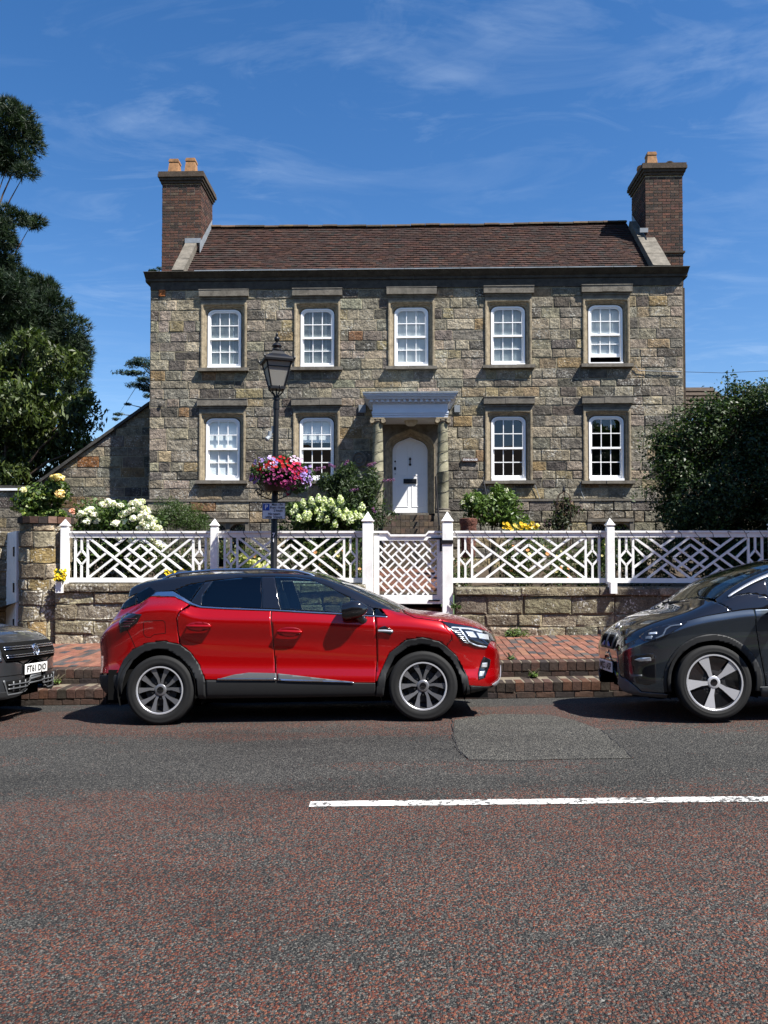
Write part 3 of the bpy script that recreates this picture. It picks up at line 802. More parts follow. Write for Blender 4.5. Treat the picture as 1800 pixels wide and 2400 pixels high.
    sash('sash', zm - 0.02, z1 - 0.045, yf + 0.018, True)
    sash('sash', z0 + 0.045 + lift, zm + 0.025 + lift * 0.2, yf + 0.060, False)
    # blinds and curtains
    yb = yf + 0.105
    style = {('up', 0): (1.0, 'blind_grey', .031, .5), ('up', 1): (1.0, 'blind_grey', .031, .15), ('up', 2): (1.0, 'blind', .030, .95), ('up', 3): (1.0, 'blind_grey', .030, .65), ('up', 4): (0.82, 'blind', .030, .9),
             ('low', 0): (0.94, 'blind', 0, 1), ('low', 1): (0.36, 'blind', 0, 1)}.get((row, i))
    if style:
        cov, mt, pitch, tilt = style; zt = z1 - 0.06; zb = zt - (z1 - z0 - 0.1) * cov; b = MB()
        if pitch:
            z = zt
            while z > zb:
                hh = pitch * (0.35 + 0.6 * tilt)
                b.add([(cx - gi, yb, z), (cx + gi, yb, z), (cx + gi, yb + 0.022, z - hh), (cx - gi, yb + 0.022, z - hh)], [(0, 1, 2, 3)]); z -= pitch
            for k in (-.55, .55): b.b2(cx + k * gi - .004, cx + k * gi + .004, yb - .004, yb - .002, zb, zt)
            b.b2(cx - gi, cx + gi, yb - .002, yb + .025, zb - .03, zb - .005)
        else:
            b.b2(cx - gi, cx + gi, yb, yb + 0.006, zb, zt); b.b2(cx - gi, cx + gi, yb - .01, yb + .012, zb - .025, zb + .001)
        wp('blind', b, M[mt], fix=False)
    return win
for wdef in WINS: window(*wdef)

# basement lights behind the fence
for cx, w in BW:
    win = empty('basement_window', Vector((cx, HY, Z_BASE)) - HO, 0, house)
    zt = PZ(1121, HY); b = MB()
    def bp_(name, mb, mat, **kw):
        o = mb.build(name, mat, win, **kw); o.data.transform(Matrix.Translation(-Vector((cx, HY, Z_BASE)))); return o
    b.b2(cx - w / 2, cx + w / 2, HY - 0.10, HY + .1, zt - 0.08, zt - .001)
    for k in (-1, 1): b.b2(cx + k * (w / 2 - .05) - .05, cx + k * (w / 2 - .05) + .05, HY - .08, HY + .15, Z_BASE, zt - .08)
    b.b2(cx - .05, cx + .05, HY - .03, HY + .15, Z_BASE, zt - .08)
    bp_('surround', b, M['trim_stone'])
    for k in (-1, 1):
        c2 = cx + k * (w / 4 - .015); hw = w / 4 - .04; b = MB()
        arc = [(c2 + hw * math.cos(a), zt - .36 + 0.24 * math.sin(a)) for a in frange(0, math.pi, 10)]
        poly = [(c2 + hw + .02, zt - .36), (c2 + hw + .02, zt - .08), (c2 - hw - .02, zt - .08), (c2 - hw - .02, zt - .36)] + list(reversed(arc))
        b.xz(poly, HY - .02, HY + .10); bp_('arch_head', b, M['pale_stone'])
        b = MB(); b.b2(c2 - hw, c2 + hw, HY + .12, HY + .125, Z_BASE, zt - .1); bp_('pane', b, M['pane'])
        b = MB()
        for q in frange(-hw, hw, 7): b.bar((c2 + q - .15, HY + .11, zt - .6), (c2 + q + .15, HY + .11, zt - .1), .006, .006)
        for q in frange(-hw, hw, 7): b.bar((c2 + q + .15, HY + .112, zt - .6), (c2 + q - .15, HY + .112, zt - .1), .006, .006)
        bp_('leading', b, M['lead'])

# cornice, gutter stones, roof
ZC1 = PZ(583, HY - 0.2)
b = MB(); prof = [(0.0, Z_CORN - .02), (0.05, Z_CORN), (0.05, Z_CORN + 0.06), (0.10, Z_CORN + 0.09), (0.20, Z_CORN + 0.17), (0.235, Z_CORN + .19)]
x = HX0 - 0.12
segs = []
while x < HX1 + 0.11:
    w = min(rnd.uniform(0.9, 1.5), HX1 + 0.12 - x); segs.append((x, x + w)); x += w
for x0, x1 in segs:
    j = rnd.uniform(-.006, .006); pr = [(d, z) for d, z in prof] + [(0.24, ZC1), (-0.6, ZC1), (-0.6, Z_CORN - .02)]
    b.prism(pr, lambda d, z: Vector((x0 + .002, HY - d + j, z + j * .5)), lambda d, z: Vector((x1 - .002, HY - d + j, z + j * .5)))
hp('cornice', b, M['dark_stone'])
b = MB(); x = HX0 + 1.2
while x < HX1 - 1.3:
    w = rnd.uniform(0.8, 1.6); b.b2(x, min(x + w, HX1 - 1.2) - .01, HY - 0.245, HY - 0.02, ZC1 + .001, ZC1 + 0.026 + rnd.uniform(-.004, .004)); x += w
hp('gutter_flashing', b, M['lead'])
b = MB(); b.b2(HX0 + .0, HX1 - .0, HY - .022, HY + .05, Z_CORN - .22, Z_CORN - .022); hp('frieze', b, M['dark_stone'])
RY0, RY1 = HY + 0.12, HY + 2.35
RZ0 = ZC1 + 0.03; RZ1 = PZ(489, RY1)
RX0, RX1 = PX(400, RY0, 590), PX(1407, RY0, 580)
roof = empty('roof', (0, 0, 0), 0, house)
slope = Vector((0, RY1 - RY0, RZ1 - RZ0)); RL = slope.length; su = slope.normalized(); sn = Vector((0, -su.z, su.y))
TT = [(10, (0.036, 0.018, 0.014)), (6, (0.029, 0.016, 0.013)), (4, (0.046, 0.021, 0.015)), (2, (0.024, 0.018, 0.015)), (1, (0.055, 0.026, 0.017))]
V = []; F = []; C = []; nrow = int(RL / 0.128)
sag = lambda x: -0.035 * math.sin((x - RX0) / (RX1 - RX0) * math.pi) + 0.012 * noise.noise((x * .6, 0, 0))
for r_ in range(nrow + 1):
    x = RX0 - (0.08 if r_ % 2 else 0.0)
    while x < RX1:
        a, c = max(x, RX0), min(x + 0.162, RX1)
        if c - a > 0.02:
            col = pick(rnd, TT); t0 = r_ * RL / nrow; t1 = min(t0 + 0.20, RL); lf = 0.035 + rnd.uniform(-.004, .008); tw = rnd.uniform(-.004, .004)
            o = len(V)
            base = Vector((0, RY0, RZ0))
            def q(xx, t, h): return tuple(base + su * t + sn * h + Vector((xx, 0, sag(xx) * t / RL)) - HO)
            V += [q(a + .002, t0, lf + tw), q(c - .002, t0, lf - tw), q(c - .002, t1, 0.006), q(a + .002, t1, 0.006), q(a + .002, t0, lf - 0.015 + tw), q(c - .002, t0, lf - .015 - tw)]
            F += [(o, o + 1, o + 2, o + 3), (o + 4, o + 5, o + 1, o), (o + 5, o + 2, o + 1), (o + 4, o, o + 3)]; C += [(*col, 1)] * 6
        x += 0.165
me = bpy.data.meshes.new('tiles'); me.from_pydata(V, [], F); me.materials.append(M['tile']); setcol(me, C)
put('tiles', me, None, roof)['kind'] = 'stuff'
b = MB(); b.add([(RX0, RY0, RZ0 - .02), (RX1, RY0, RZ0 - .02), (RX1, RY1, RZ1 - .02), (RX0, RY1, RZ1 - .02), (RX0, RY1 + 2.2, RZ0), (RX1, RY1 + 2.2, RZ0)], [(0, 1, 2, 3), (3, 2, 5, 4)])
hp('roof_deck', b, M['dark_room'], roof, fix=False)
b = MB(); b.col = (0, 0, 0); x = RX0
while x < RX1 - .05:
    w = min(0.42, RX1 - x); b.col = pick(rnd, [(1, (0.07, 0.05, 0.035)), (1, (0.09, 0.065, 0.04)), (1, (0.05, 0.04, 0.03))]); z = RZ1 + .015 + sag(x + w / 2) + rnd.uniform(-.01, .01)
    arc = [(RY1 + 0.13 * math.cos(a), z - .02 + 0.085 * math.sin(a)) for a in frange(0, math.pi, 6)]
    b.prism(arc, lambda p, q_: Vector((x, p, q_)), lambda p, q_: Vector((x + w - .012, p, q_))); x += w
hp('ridge_tiles', b, M['tile'], roof)
# gable copings
def coping(xa, xb):
    b = MB(); n = 4
    for k in range(n):
        t0, t1 = k / n * 0.93, (k + 1) / n * 0.93 - .004; base = Vector((0, RY0 - .12, RZ0 - .05))
        vs = []
        for t in (t0, t1):
            for x in (xa, xb):
                for h in (-.1, 0.15 + rnd.uniform(-.006, .006)): vs.append(base + su * (t * RL) + sn * h + Vector((x, 0, 0)))
        b.add(vs, [(0, 2, 3, 1), (4, 5, 7, 6), (0, 1, 5, 4), (2, 6, 7, 3), (1, 3, 7, 5), (0, 4, 6, 2)])
    return hp('coping', b, M['trim_stone'], roof)
coping(PX(376, RY0, 590), RX0 + .02); coping(RX1 - .02, PX(1443, RY0, 575))

# chimneys of brick
BT = [(8, (0.088, 0.046, 0.034)), (5, (0.065, 0.038, 0.030)), (4, (0.11, 0.052, 0.036)), (4, (0.045, 0.032, 0.027)), (2, (0.10, 0.068, 0.05))]
CHY, CHD = HY + 1.15, 1.28
def chimney(x0, x1, zb, zt, side):
    ch = empty('chimney', (0, 0, 0), 0, house); r2 = random.Random(side)
    core = MB(); core.b2(x0 + .012, x1 - .012, CHY + .012, CHY + CHD - .012, zb, zt); hp('core', core, M['brick_mortar'], ch)
    V = []; F = []; C = []
    def face(u0, u1, fm):
        z = zb; k = 0
        while z < zt - .05:
            u = u0 - (0.115 if k % 2 else 0)
            while u < u1:
                w = 0.225 if k % 4 != 1 else 0.1125
                a, c = max(u, u0), min(u + w, u1)
                if c - a > .03:
                    col = pick(r2, BT); d = r2.uniform(-.003, .004); o = len(V); e = .0085
                    for (p, q, h) in ((a + e, z + e, -.02), (c - e, z + e, -.02), (c - e, z + .0755 - e, -.02), (a + e, z + .0755 - e, -.02), (a + e, z + e, d), (c - e, z + e, d), (c - e, z + .0755 - e, d), (a + e, z + .0755 - e, d)): V.append(tuple(fm(p, q, h) - HO))
                    F.extend([tuple(o + i for i in f) for f in ((4, 5, 6, 7), (0, 1, 5, 4), (1, 2, 6, 5), (2, 3, 7, 6), (3, 0, 4, 7))]); C.extend([(*col, 1)] * 8)
                u += w
            z += .0755; k += 1
    face(x0, x1, lambda u, v, d: Vector((u, CHY - d, v)))
    face(CHY, CHY + CHD, (lambda u, v, d: Vector((x1 + d, u, v))) if side < 0 else (lambda u, v, d: Vector((x0 - d, u, v))))
    face(CHY, CHY + CHD, (lambda u, v, d: Vector((x0 - d, u, v))) if side < 0 else (lambda u, v, d: Vector((x1 + d, u, v))))
    me = bpy.data.meshes.new('bricks'); me.from_pydata(V, [], F); me.materials.append(M['brick']); setcol(me, C)
    put('bricks', me, None, ch)['kind'] = 'stuff'
    for k, (o, h) in enumerate(((.03, .075), (.065, .08), (.10, .085), (.085, .07))):
        z0 = zt + sum((.075, .08, .085, .07)[:k]); b = MB(); b.b2(x0 - o, x1 + o, CHY - o, CHY + CHD + o, z0 + .003, z0 + h); hp('corbel_course', b, M['brick_dark'], ch)
    return ch, zt + .31
M['brick_dark'] = weathered('sooty brick', (0.062, 0.046, 0.034), 0.95, 0.4, 9, 0.6, 40, (0.015, 0.014, 0.012), 0.6, 0.01)
cl0, cl1 = PX(350, CHY, 450), PX(434, CHY, 450); ztl = PZ(397, CHY, 390)
chl, zl = chimney(cl0, cl1, ZC1 - .1, ztl, -1)
cr0, cr1 = PX(1394, CHY, 450), PX(1475, CHY, 450); ztr = PZ(379, CHY, 1430)
chr_, zr = chimney(cr0, cr1, Z_BASE, ztr, 1)
def pot(ch, c, r0, r1, h, rot=0, square=True):
    b = MB(); n = 4 if square else 14; Mx = Matrix.Rotation(math.pi / 4 + rot, 3, 'Z') if square else None; k = 1.35 if square else 1
    b.lathe([(r0 * k * 1.1, 0), (r0 * k * 1.1, .06), (r0 * k, .07), (r1 * k, h - .1), (r1 * k * 1.12, h - .09), (r1 * k * 1.12, h - .04), (r1 * k, h - .035), (r1 * k, h), (r1 * k * .75, h), (r1 * k * .7, h - .3)], c, n, Mx)
    hp('pot', b, M['terracotta'], ch)
w = cl1 - cl0
for x, y, h in ((cl0 + .27 * w, .2, .44), (cl0 + .70 * w, .2, .46), (cl0 + .28 * w, .95, .42), (cl0 + .72 * w, .95, .4)): pot(chl, (x, CHY + y, zl - .01), .16, .13, h)
w = cr1 - cr0
for x, y, h, s in ((cr0 + .22 * w, .2, .40, True), (cr0 + .15 * w, .8, .34, False)): pot(chr_, (x, CHY + y, zr - .01), .15, .12, h, 0, s)
b = MB(); b.lathe([(.17, 0), (.17, .1), (.15, .12), (.12, .13)], (cr0 + .5 * w, CHY + .55, zr), 14); hp('pot_stub', b, M['terracotta'], chr_)
b = MB()
arc = [(cr0 + .70 * w + .14 * math.cos(a), zr + .14 * math.sin(a)) for a in frange(0, math.pi, 8)]; arc2 = [(cr0 + .70 * w + .115 * math.cos(a), zr + .115 * math.sin(a)) for a in frange(math.pi, 0, 8)]
b.xz(arc + arc2, CHY + .1, CHY + .6); hp('half_round_cowl', b, M['brick_dark'], chr_)
b = MB(); b.b2(cr0 - .04, cr1 + .04, CHY - .04, CHY + CHD, PZ(551, CHY) - .03, PZ(551, CHY) + .02); hp('string_course', b, M['brick_dark'], chr_)
# lead at the chimney feet
b = MB(); zf = PZ(517, CHY); b.b2(PX(395, CHY), cl1 + .01, CHY - .03, CHY - .008, zf - .05, zf + .08); b.b2(PX(1388, CHY), PX(1406, CHY), CHY - .03, CHY - .008, zf + .1, zf + .22)
for xx, s in ((cl1, 1), (cr0, -1)):
    vs = [];
    for t, h0, h1 in ((0.40, .0, .34), (0.72, .0, .3), (1.0, .0, .25)):
        for h in (h0, h1): p = Vector((xx + s * .012, RY0, RZ0)) + su * (t * RL) + Vector((0, 0, h)); vs.append(p)
    b.add(vs, [(0, 2, 3, 1), (2, 4, 5, 3)])
hp('flashing', b, M['lead'], roof, fix=False)['kind'] = 'stuff'
# rusty tie plates, vent, wall relief
b = MB(); p = P(351, 634, HY); b.box((p.x, HY - .03, p.z), (.16, .03, .16)); b.bar((p.x - .05, HY - .05, p.z - .05), (p.x + .05, HY - .05, p.z + .05), .02, .02); hp('tie_plate', b, M['rust'])
b = MB(); p = P(347, 876, HY); b.lathe([(.05, 0), (.05, .03), (.02, .04)], (p.x, HY - .02, p.z), 12, Matrix.Rotation(math.pi / 2, 3, 'X')); hp('tie_boss', b, M['dark_stone'])
b = MB(); p = P(848, 1079, HY)
p = P(845, 1078, HY); b = MB(); q = P(286 / 5.53 * 0.9217 + 765, 1000, HY)
cxp, czp = PX(842, HY) - .0, PZ(1083, HY)
p = P(776, 993, HY)
b = MB(); b.lathe([(.20, 0), (.20, .03), (.165, .045), (.14, .02), (.12, .02), (.09, .05), (.05, .03), (0.0, .05)], (p.x, HY - .02, p.z), 20, Matrix.Rotation(math.pi / 2, 3, 'X')); hp('round_relief', b, M['trim_stone'], auto=40)

# house-name board
p = P(1015, 994, HY); b = MB(); b.b2(p.x - .205, p.x + .205, HY - .06, HY - .03, p.z - .045, p.z + .05)
sgn = hp('name_board', b, weathered('brown board', (0.07, 0.03, 0.018), 0.6, 0.2)); sgn['label'] = 'small brown name board lettered STONE HOUSE'
me = text_mesh('STONE HOUSE', .068, .002, sx=.82, bold=.0015); me.materials.append(M['sash_paint']); me.transform(Matrix.Translation(Vector((p.x, HY - .063, p.z + .002)) - HO) @ Matrix.Rotation(math.pi / 2, 4, 'X')); put('lettering', me, None, sgn)

# ---- door and porch
door = empty('door', Vector((0, 0, 0)), 0, house)
dy = HY + 0.20
def pointed(cx, w, z0, z1, r, n=8):
    """flat four-centred head"""
    pts = [(cx - w / 2, z0), (cx - w / 2, z1 - r)]
    for k in range(1, n + 1):
        a = math.pi - (math.pi / 2) * k / n * .82; pts.append((cx - w / 2 + r * .9 + r * .9 * math.cos(a), z1 - r + r * .80 * math.sin(a)))
    pts.append((cx, z1))
    return pts + [(2 * cx - p[0], p[1]) for p in reversed(pts[:-1])]
def ring2(mb, A, B, yA, yB):
    n = len(A); V = [(p[0], yA, p[1]) for p in A] + [(p[0], yB, p[1]) for p in B]
    mb.add(V, [(i, i + 1, n + i + 1, n + i) for i in range(n - 1)])
b = MB(); b.xz(pointed(DCX, DW - .04, DZ0 + .01, DZ1, .36), dy + .05, dy + .09); hp('leaf', b, M['door_paint'] if 'door_paint' in M else M['sash_paint'], door)
b = MB(); A = pointed(DCX, DW, DZ0, DZ1 + .02, .37); Bq = pointed(DCX, DW - .07, DZ0, DZ1 - .03, .34); ring2(b, A, Bq, dy, dy); ring2(b, Bq, Bq, dy, dy + .06); hp('frame', b, M['sash_paint'], door, fix=False)
b = MB()
for k in (-1, 1):
    c = DCX + k * .205
    # lower panels (raised border) and tall upper panels with rounded heads
    for (z0, z1, rnded) in ((DZ0 + .17, DZ0 + .72, False), (DZ0 + .98, DZ1 - .12, True)):
        hw = .155
        out = [(c - hw, z0), (c + hw, z0), (c + hw, z1), (c - hw, z1)] if not rnded else [(c - hw, z0), (c + hw, z0)] + [(c + hw * math.cos(a), z1 - .15 + .15 * math.sin(a)) for a in frange(0, math.pi, 8)]
        inn = [(c + (x - c) * .86, (z0 + z1) / 2 + (z - (z0 + z1) / 2) * (.94 if not rnded else .97)) for x, z in out]
        n = len(out); V = [(x, dy + .049, z) for x, z in out] + [(x, dy + .062, z) for x, z in inn]
        V2 = [(x, dy + .048, z) for x, z in inn]
        b.add([(x, dy + .04, z) for x, z in out] + [(x, dy + .046, z) for x, z in inn], [(i, (i + 1) % n, n + (i + 1) % n, n + i) for i in range(n)])
        b.add([(x, dy + .05, z) for x, z in out] + [(x, dy + .04, z) for x, z in out], [(i, (i + 1) % n, n + (i + 1) % n, n + i) for i in range(n)])
        b.add([(x, dy + .046, z) for x, z in inn] + [(x, dy + .052, z) for x, z in inn], [(i, (i + 1) % n, n + (i + 1) % n, n + i) for i in range(n)])
hp('panel_moulding', b, M['sash_paint'], door, fix=False)
b = MB(); zl_ = DZ0 + .83; b.b2(DCX - .17, DCX + .17, dy + .02, dy + .05, zl_ - .06, zl_ + .06); hp('letter_plate', b, M['black_iron'], door)
b = MB(); b.b2(DCX - .10, DCX + .13, dy + .008, dy + .021, zl_ - .02, zl_ + .025); hp('letter_flap', b, M['black_iron'], door)
b = MB(); zk = DZ0 + 1.40; Mx = Matrix.Rotation(math.pi / 2, 3, 'X')
b.sphere((DCX, dy + .03, zk), .032, 10, 6); b.tube([(DCX, dy + .02, zk), (DCX, dy + .0, zk - .07), (DCX, dy + .02, zk - .13)], .014, 8); b.sphere((DCX, dy + .03, zk - .14), .034, 10, 6); b.box((DCX, dy + .03, zk + .035), (.02, .02, .03)); hp('knocker', b, M['black_iron'], door)
b = MB(); b.sphere((DCX - .385, dy + .03, DZ0 + 1.34), .022, 8, 5); b.sphere((DCX - .385, dy + .03, DZ0 + 1.02), .012, 8, 5); b.xz([(DCX - .415, DZ0 + 1.12), (DCX - .36, DZ0 + 1.12), (DCX - .36, DZ0 + 1.18), (DCX - .385, DZ0 + 1.205), (DCX - .415, DZ0 + 1.18)], dy + .02, dy + .05); hp('lock', b, M['black_iron'], door)
# stone doorcase
b = MB(); A = pointed(DCX, DW + .0, DZ0 - .02, DZ1 + .03, .37); prev = (A, dy + .01)
for o, d in ((.015, .09), (.07, .11), (.085, .17), (.13, .19), (.16, .225), (.20, .23)):
    q = pointed(DCX, DW + 2 * o, DZ0 - .02, DZ1 + .03 + o * .9, .37 + o * .8); ring2(b, prev[0], q, prev[1], HY + .2 - d + .01); prev = (q, HY + .2 - d + .01)
hp('doorcase', b, M['pale_stone'], fix=False)
b = MB(); out = [(DCX - .85, DZ0 - .02), (DCX - .85, DZ1 + .43), (DCX + .81, DZ1 + .43), (DCX + .81, DZ0 - .02)]; inn = pointed(DCX, DW + .39, DZ0 - .02, DZ1 + .03 + .175, .37 + .155)
b.xz(out + list(reversed(inn)), HY - .02, HY + .1); hp('doorcase_panel', b, M['trim_stone'])
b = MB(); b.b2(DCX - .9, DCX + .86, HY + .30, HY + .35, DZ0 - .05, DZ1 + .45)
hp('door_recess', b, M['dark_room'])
# porch: columns, entablature
PYF = HY - 1.02
z_ent0, z_ent1 = PZ(902, PYF), PZ(857, PYF - .22)
px0, px1 = PX(805, PYF), PX(968, PYF)
porch = empty('porch', (0, 0, 0), 0, house)
b = MB(); ze = z_ent0
b.b2(px0, px1, PYF, HY + .02, ze, ze + .05); b.b2(px0 - .012, px1 + .012, PYF - .012, HY + .02, ze + .053, ze + .10); b.b2(px0 - .024, px1 + .024, PYF - .024, HY + .02, ze + .103, ze + .15)
b.b2(px0 + .0, px1 - .0, PYF - .004, HY + .02, ze + .153, ze + .33)
hp('architrave', b, M['porch_paint'], porch)
b = MB()
for k, (o, z0, z1) in enumerate(((.03, .333, .355), (.055, .357, .42), (.14, .423, .445), (.16, .447, .475), (.19, .478, .51), (.215, .512, .545))):
    b.b2(px0 - o, px1 + o, PYF - o, HY + .02, ze + z0, ze + z1)
hp('cornice', b, M['porch_paint'], porch)
for k in range(15):
    b = MB(); x = px0 - .03 + (px1 - px0 + .06) * k / 14; b.b2(x - .033, x + .033, PYF - .115, PYF - .054, ze + .362, ze + .418); hp('dentil', b, M['porch_paint'], porch)
b = MB()
for k in range(6):
    for xx, s in ((px0, -1), (px1, 1)): y = PYF + .1 + k * .15; b.b2(*sorted((xx + s * .054, xx + s * .115)), y - .033, y + .033, ze + .362, ze + .418)
hp('side_dentils', b, M['porch_paint'], porch)['kind'] = 'stuff'
b = MB(); b.b2(px0 - .235, px1 + .235, PYF - .235, HY + .02, ze + .548, ze + .585); hp('lead_roof', b, M['lead'], porch)
b = MB(); b.b2(px0 - .40, px0 - .22, HY - .05, HY + .03, ze + .30, ze + .50); b.b2(px1 + .22, px1 + .36, HY - .05, HY + .03, ze + .30, ze + .48); hp('side_block', b, M['lead'], porch)
b = MB(); b.lathe([(.05, .03), (.16, .03), (.17, .02), (.165, -.01), (.145, -.03), (.14, -.06), (.09, -.10), (0, -.11)], ((px0 + px1) / 2 + .02, PYF + .5, ze - .02), 20); hp('porch_lamp', b, weathered('lamp glass', (.5, .48, .40), .4, .05), porch, auto=40)
def column(cx):
    col = empty('column', (0, 0, 0), 0, house); cy = PYF + .12; zt = z_ent0; zb = PZ(1098, PYF)
    b = MB(); H = zt - zb; b.lathe([(.135, 0), (.135, .02), (.14, .3), (.138, H * .38), (.145, H * .385), (.145, H * .40), (.137, H * .405), (.125, H * .8), (.118, H - .14), (.125, H - .135), (.125, H - .12)], (cx, cy, zb), 20)
    o = hp('shaft', b, M['pale_green_stone'], col, auto=35)
    b = MB(); b.b2(cx - .17, cx + .17, cy - .15, cy + .15, zt - .035, zt - .001); b.lathe([(.12, 0), (.14, .02), (.15, .05), (.13, .085)], (cx, cy, zt - .12), 18)
    for s in (-1, 1): b.lathe([(.015, -.15), (.05, -.155), (.058, -.14), (.045, -.1), (.045, .1), (.058, .14), (.05, .155), (.015, .15)], (cx + s * .135, cy, zt - .085), 14, Matrix.Rotation(math.pi / 2, 3, 'X'))
    hp('capital', b, M['pale_stone'], col, auto=40)
    b = MB(); b.lathe([(.16, .12), (.165, .10), (.15, .085), (.155, .07), (.19, .05), (.195, .02), (.18, 0)], (cx, cy, zb - .12), 20); b.b2(cx - .20, cx + .20, cy - .20, cy + .2, zb - .19, zb - .121)
    hp('base', b, M['trim_stone'], col, auto=40)
    b = MB(); b.b2(cx - .22, cx + .22, cy - .22, HY, Z_BASE, zb - .191); hp('pedestal', b, M['stone_plain'], col)
    b = MB(); pts = []
    for k in range(140):
        t = k / 139; a = t * math.pi * 2 * 7.3; r = .15; pts.append((cx + r * math.cos(a), cy + r * math.sin(a), zb + .2 + (H - .4) * t + rnd.uniform(-.012, .012)))
    b.tube(pts, .006, 4, False); hp('fairy_light_wire', b, M['black_iron'], col)
M['pale_green_stone'] = weathered('lichened column stone', (0.205, 0.19, 0.13), 0.92, 0.45, 5, 0.5, 40, (0.09, 0.09, 0.05), 0.8, 0.01)
M['stone_plain'] = weathered('coursed stone', (0.14, 0.12, 0.09), 0.95, 0.4, 4, 0.8, 30, (0.05, 0.04, 0.035), 0.7, 0.015)
column(PX(816, PYF + .12)); column(PX(957, PYF + .12))
# door step and brick flight down to the garden
b = MB(); b.b2(DCX - .47, DCX + .47, HY - .1, HY + .2, DZ0 - .10, DZ0 - .005); hp('door_sill', b, M['trim_stone'])
flight = empty('steps', (0, 0, 0), 0, house)
sx0, sx1 = DCX - .68, DCX + .64
for k in range(8):
    zt = DZ0 - .10 - k * .175; y0 = HY - .9 - k * .30
    if zt < 1.15: break
    core = MB(); core.b2(sx0, sx1, y0 + .01, HY - .05, Z_BASE, zt - .004 - k * .0005); hp('core', core, M['dark_mortar'], flight)
    x = sx0
    while x < sx1 - .03:
        b = MB(); b.col = pick(rnd, [(3, (.105, .078, .056)), (2, (.08, .062, .046)), (2, (.13, .09, .06)), (1, (.07, .058, .048))]); b.box((x + .056, y0 + .105, zt - .055), (.104, .215, .11)); hp('brick', b, M['brick'], flight); x += .1115
    x = sx0
    while x < sx1 - .05:
        b = MB(); b.col = pick(rnd, [(3, (.095, .07, .05)), (2, (.075, .058, .044))]); b.box((x + .11, y0 + .05, zt - .11 - .036), (.212, .10, .058)); hp('brick', b, M['brick'], flight); x += .222
# iron handrails
for xx, s in ((sx0 + .06, -1), (sx1 - .03, 1)):
    b = MB(); top = PZ(1030, HY - .9, 940)
    pts = [(xx, HY - .95, DZ0 - .15), (xx, HY - .95, DZ0 + .82), (xx, HY - 3.0, DZ0 - .45), (xx, HY - 3.0, DZ0 - 1.4)]
    b.tube(pts, .022, 6); hp('handrail', b, M['black_iron'])
# service cable and pipe on the wall
b = MB()
for pl in (((1253, 1040), (1255, 1060), (1262, 1078), (1270, 1081)), ((1372, 790), (1380, 800), (1420, 802), (1472, 803)), ((1153, 1043), (1160, 1060), (1166, 1078), (1172, 1082))):
    b.tube([P(q[0], q[1], HY - .045) for q in pl], .008, 5)
hp('cable', b, M['lead'])
# brick patches of the right return
b = MB(); b.b2(HX1 - .02, cr1 + .02, CHY - .02, CHY + CHD, Z_BASE, Z_CORN + .1)
hp('gable_stack', b, M['brick_dark'])
# neighbouring roof to the right
nb = empty('outbuilding', (PX(1500, 26), 26, 1)); tag(nb, 'low tiled outbuilding roof peeping out behind the right bush', 'outbuilding')
b = MB(); zt = PZ(846, 27); x0, x1 = PX(1430, 27), PX(1540, 27)
for r_ in range(7):
    z = zt - .17 * r_; b.box(((x0 + x1) / 2 + .1, 27 - .13 * r_, z), (x1 - x0 + .3 * r_, .25, .05), Matrix.Rotation(.7, 3, 'X'))
b.build('roof', M['tile_flat'] if 'tile_flat' in M else M['brick_dark'], nb).data.transform(Matrix.Translation(-Vector(nb.location)))
b = MB(); b.b2(x0, x1 + 1.5, 26.4, 30, 1, zt - 1.2); b.build('wall', M['stone_plain'], nb).data.transform(Matrix.Translation(-Vector(nb.location)))
# ------------------------------------------------------------------ garden walls
def local(o, root):
    o.data.transform(Matrix.Translation(-Vector(root.location))); return o
def garden_wall(x0, x1, zt, label, seed, skip=None):
    rn = random.Random(seed); zb = z_pav((x0 + x1) / 2, WALL_Y) - 0.1
    root = empty('garden_wall', ((x0 + x1) / 2, WALL_Y, zb)); tag(root, label, 'wall'); O = Vector(root.location)
    fm = lambda u, v, d: Vector((u, WALL_Y - d, v)) - O
    rects = lay_courses(x0, x1, zb, zt - 0.14, (0.17, 0.30), (0.38, 0.95), rn)
    place_pieces(rects, fm, root, M['wall_stone'], rn, lambda r, u, v: pick(r, WALL_T), 0.018, (0.0, 0.03), 300, rough=0.011, jit=0.010, edge=0.025)
    x = x0
    while x < x1 - 0.05:
        w = min(rn.uniform(0.7, 1.3), x1 - x)
        vv, ff = piece_mesh('c', lambda u, v, d: Vector((u, WALL_Y - 0.045 - d, v)) - O, x + .004, x + w - .004, zt - 0.138, zt - .02, 0.012, None, rn, None, jit=.006, back=.40, rough=.006)
        me = bpy.data.meshes.new('coping_stone'); me.from_pydata([tuple(p) for p in vv], [], ff); c = pick(rn, WALL_T); setcol(me, [(*c, 1)] * len(vv)); put('coping_stone', me, M['wall_stone'], root)
        b = MB(); b.b2(x + .006, x + w - .006, WALL_Y - .03, WALL_Y + .40, zt - .03, zt - .012 + rn.uniform(-.004, .004)); b.col = c
        b.c = [(*c, 1)] * len(b.v); o = local(b.build('coping_top', M['wall_stone'], root), root)
        x += w
    b = MB(); b.b2(x0, x1, WALL_Y + .006, WALL_Y + .38, zb, zt - .04); local(b.build('core', M['mortar_dark'], root), root)
    return root
M['mortar_dark'] = weathered('weathered mortar', (0.17, 0.145, 0.10), 0.95, 0.35, 6, 0.6, 60, (0.06, 0.05, 0.04), 0.7)
WX0, WXG0, WXG1, WX1 = PX(120, WALL_Y), PX(790, WALL_Y), PX(984, WALL_Y), 7.2
garden_wall(WX0, WXG0, 1.215, 'low stone garden wall under the fence behind the red car', 3)
garden_wall(WXG1, WX1, 1.165, 'low stone garden wall under the fence right of the white gate', 8)

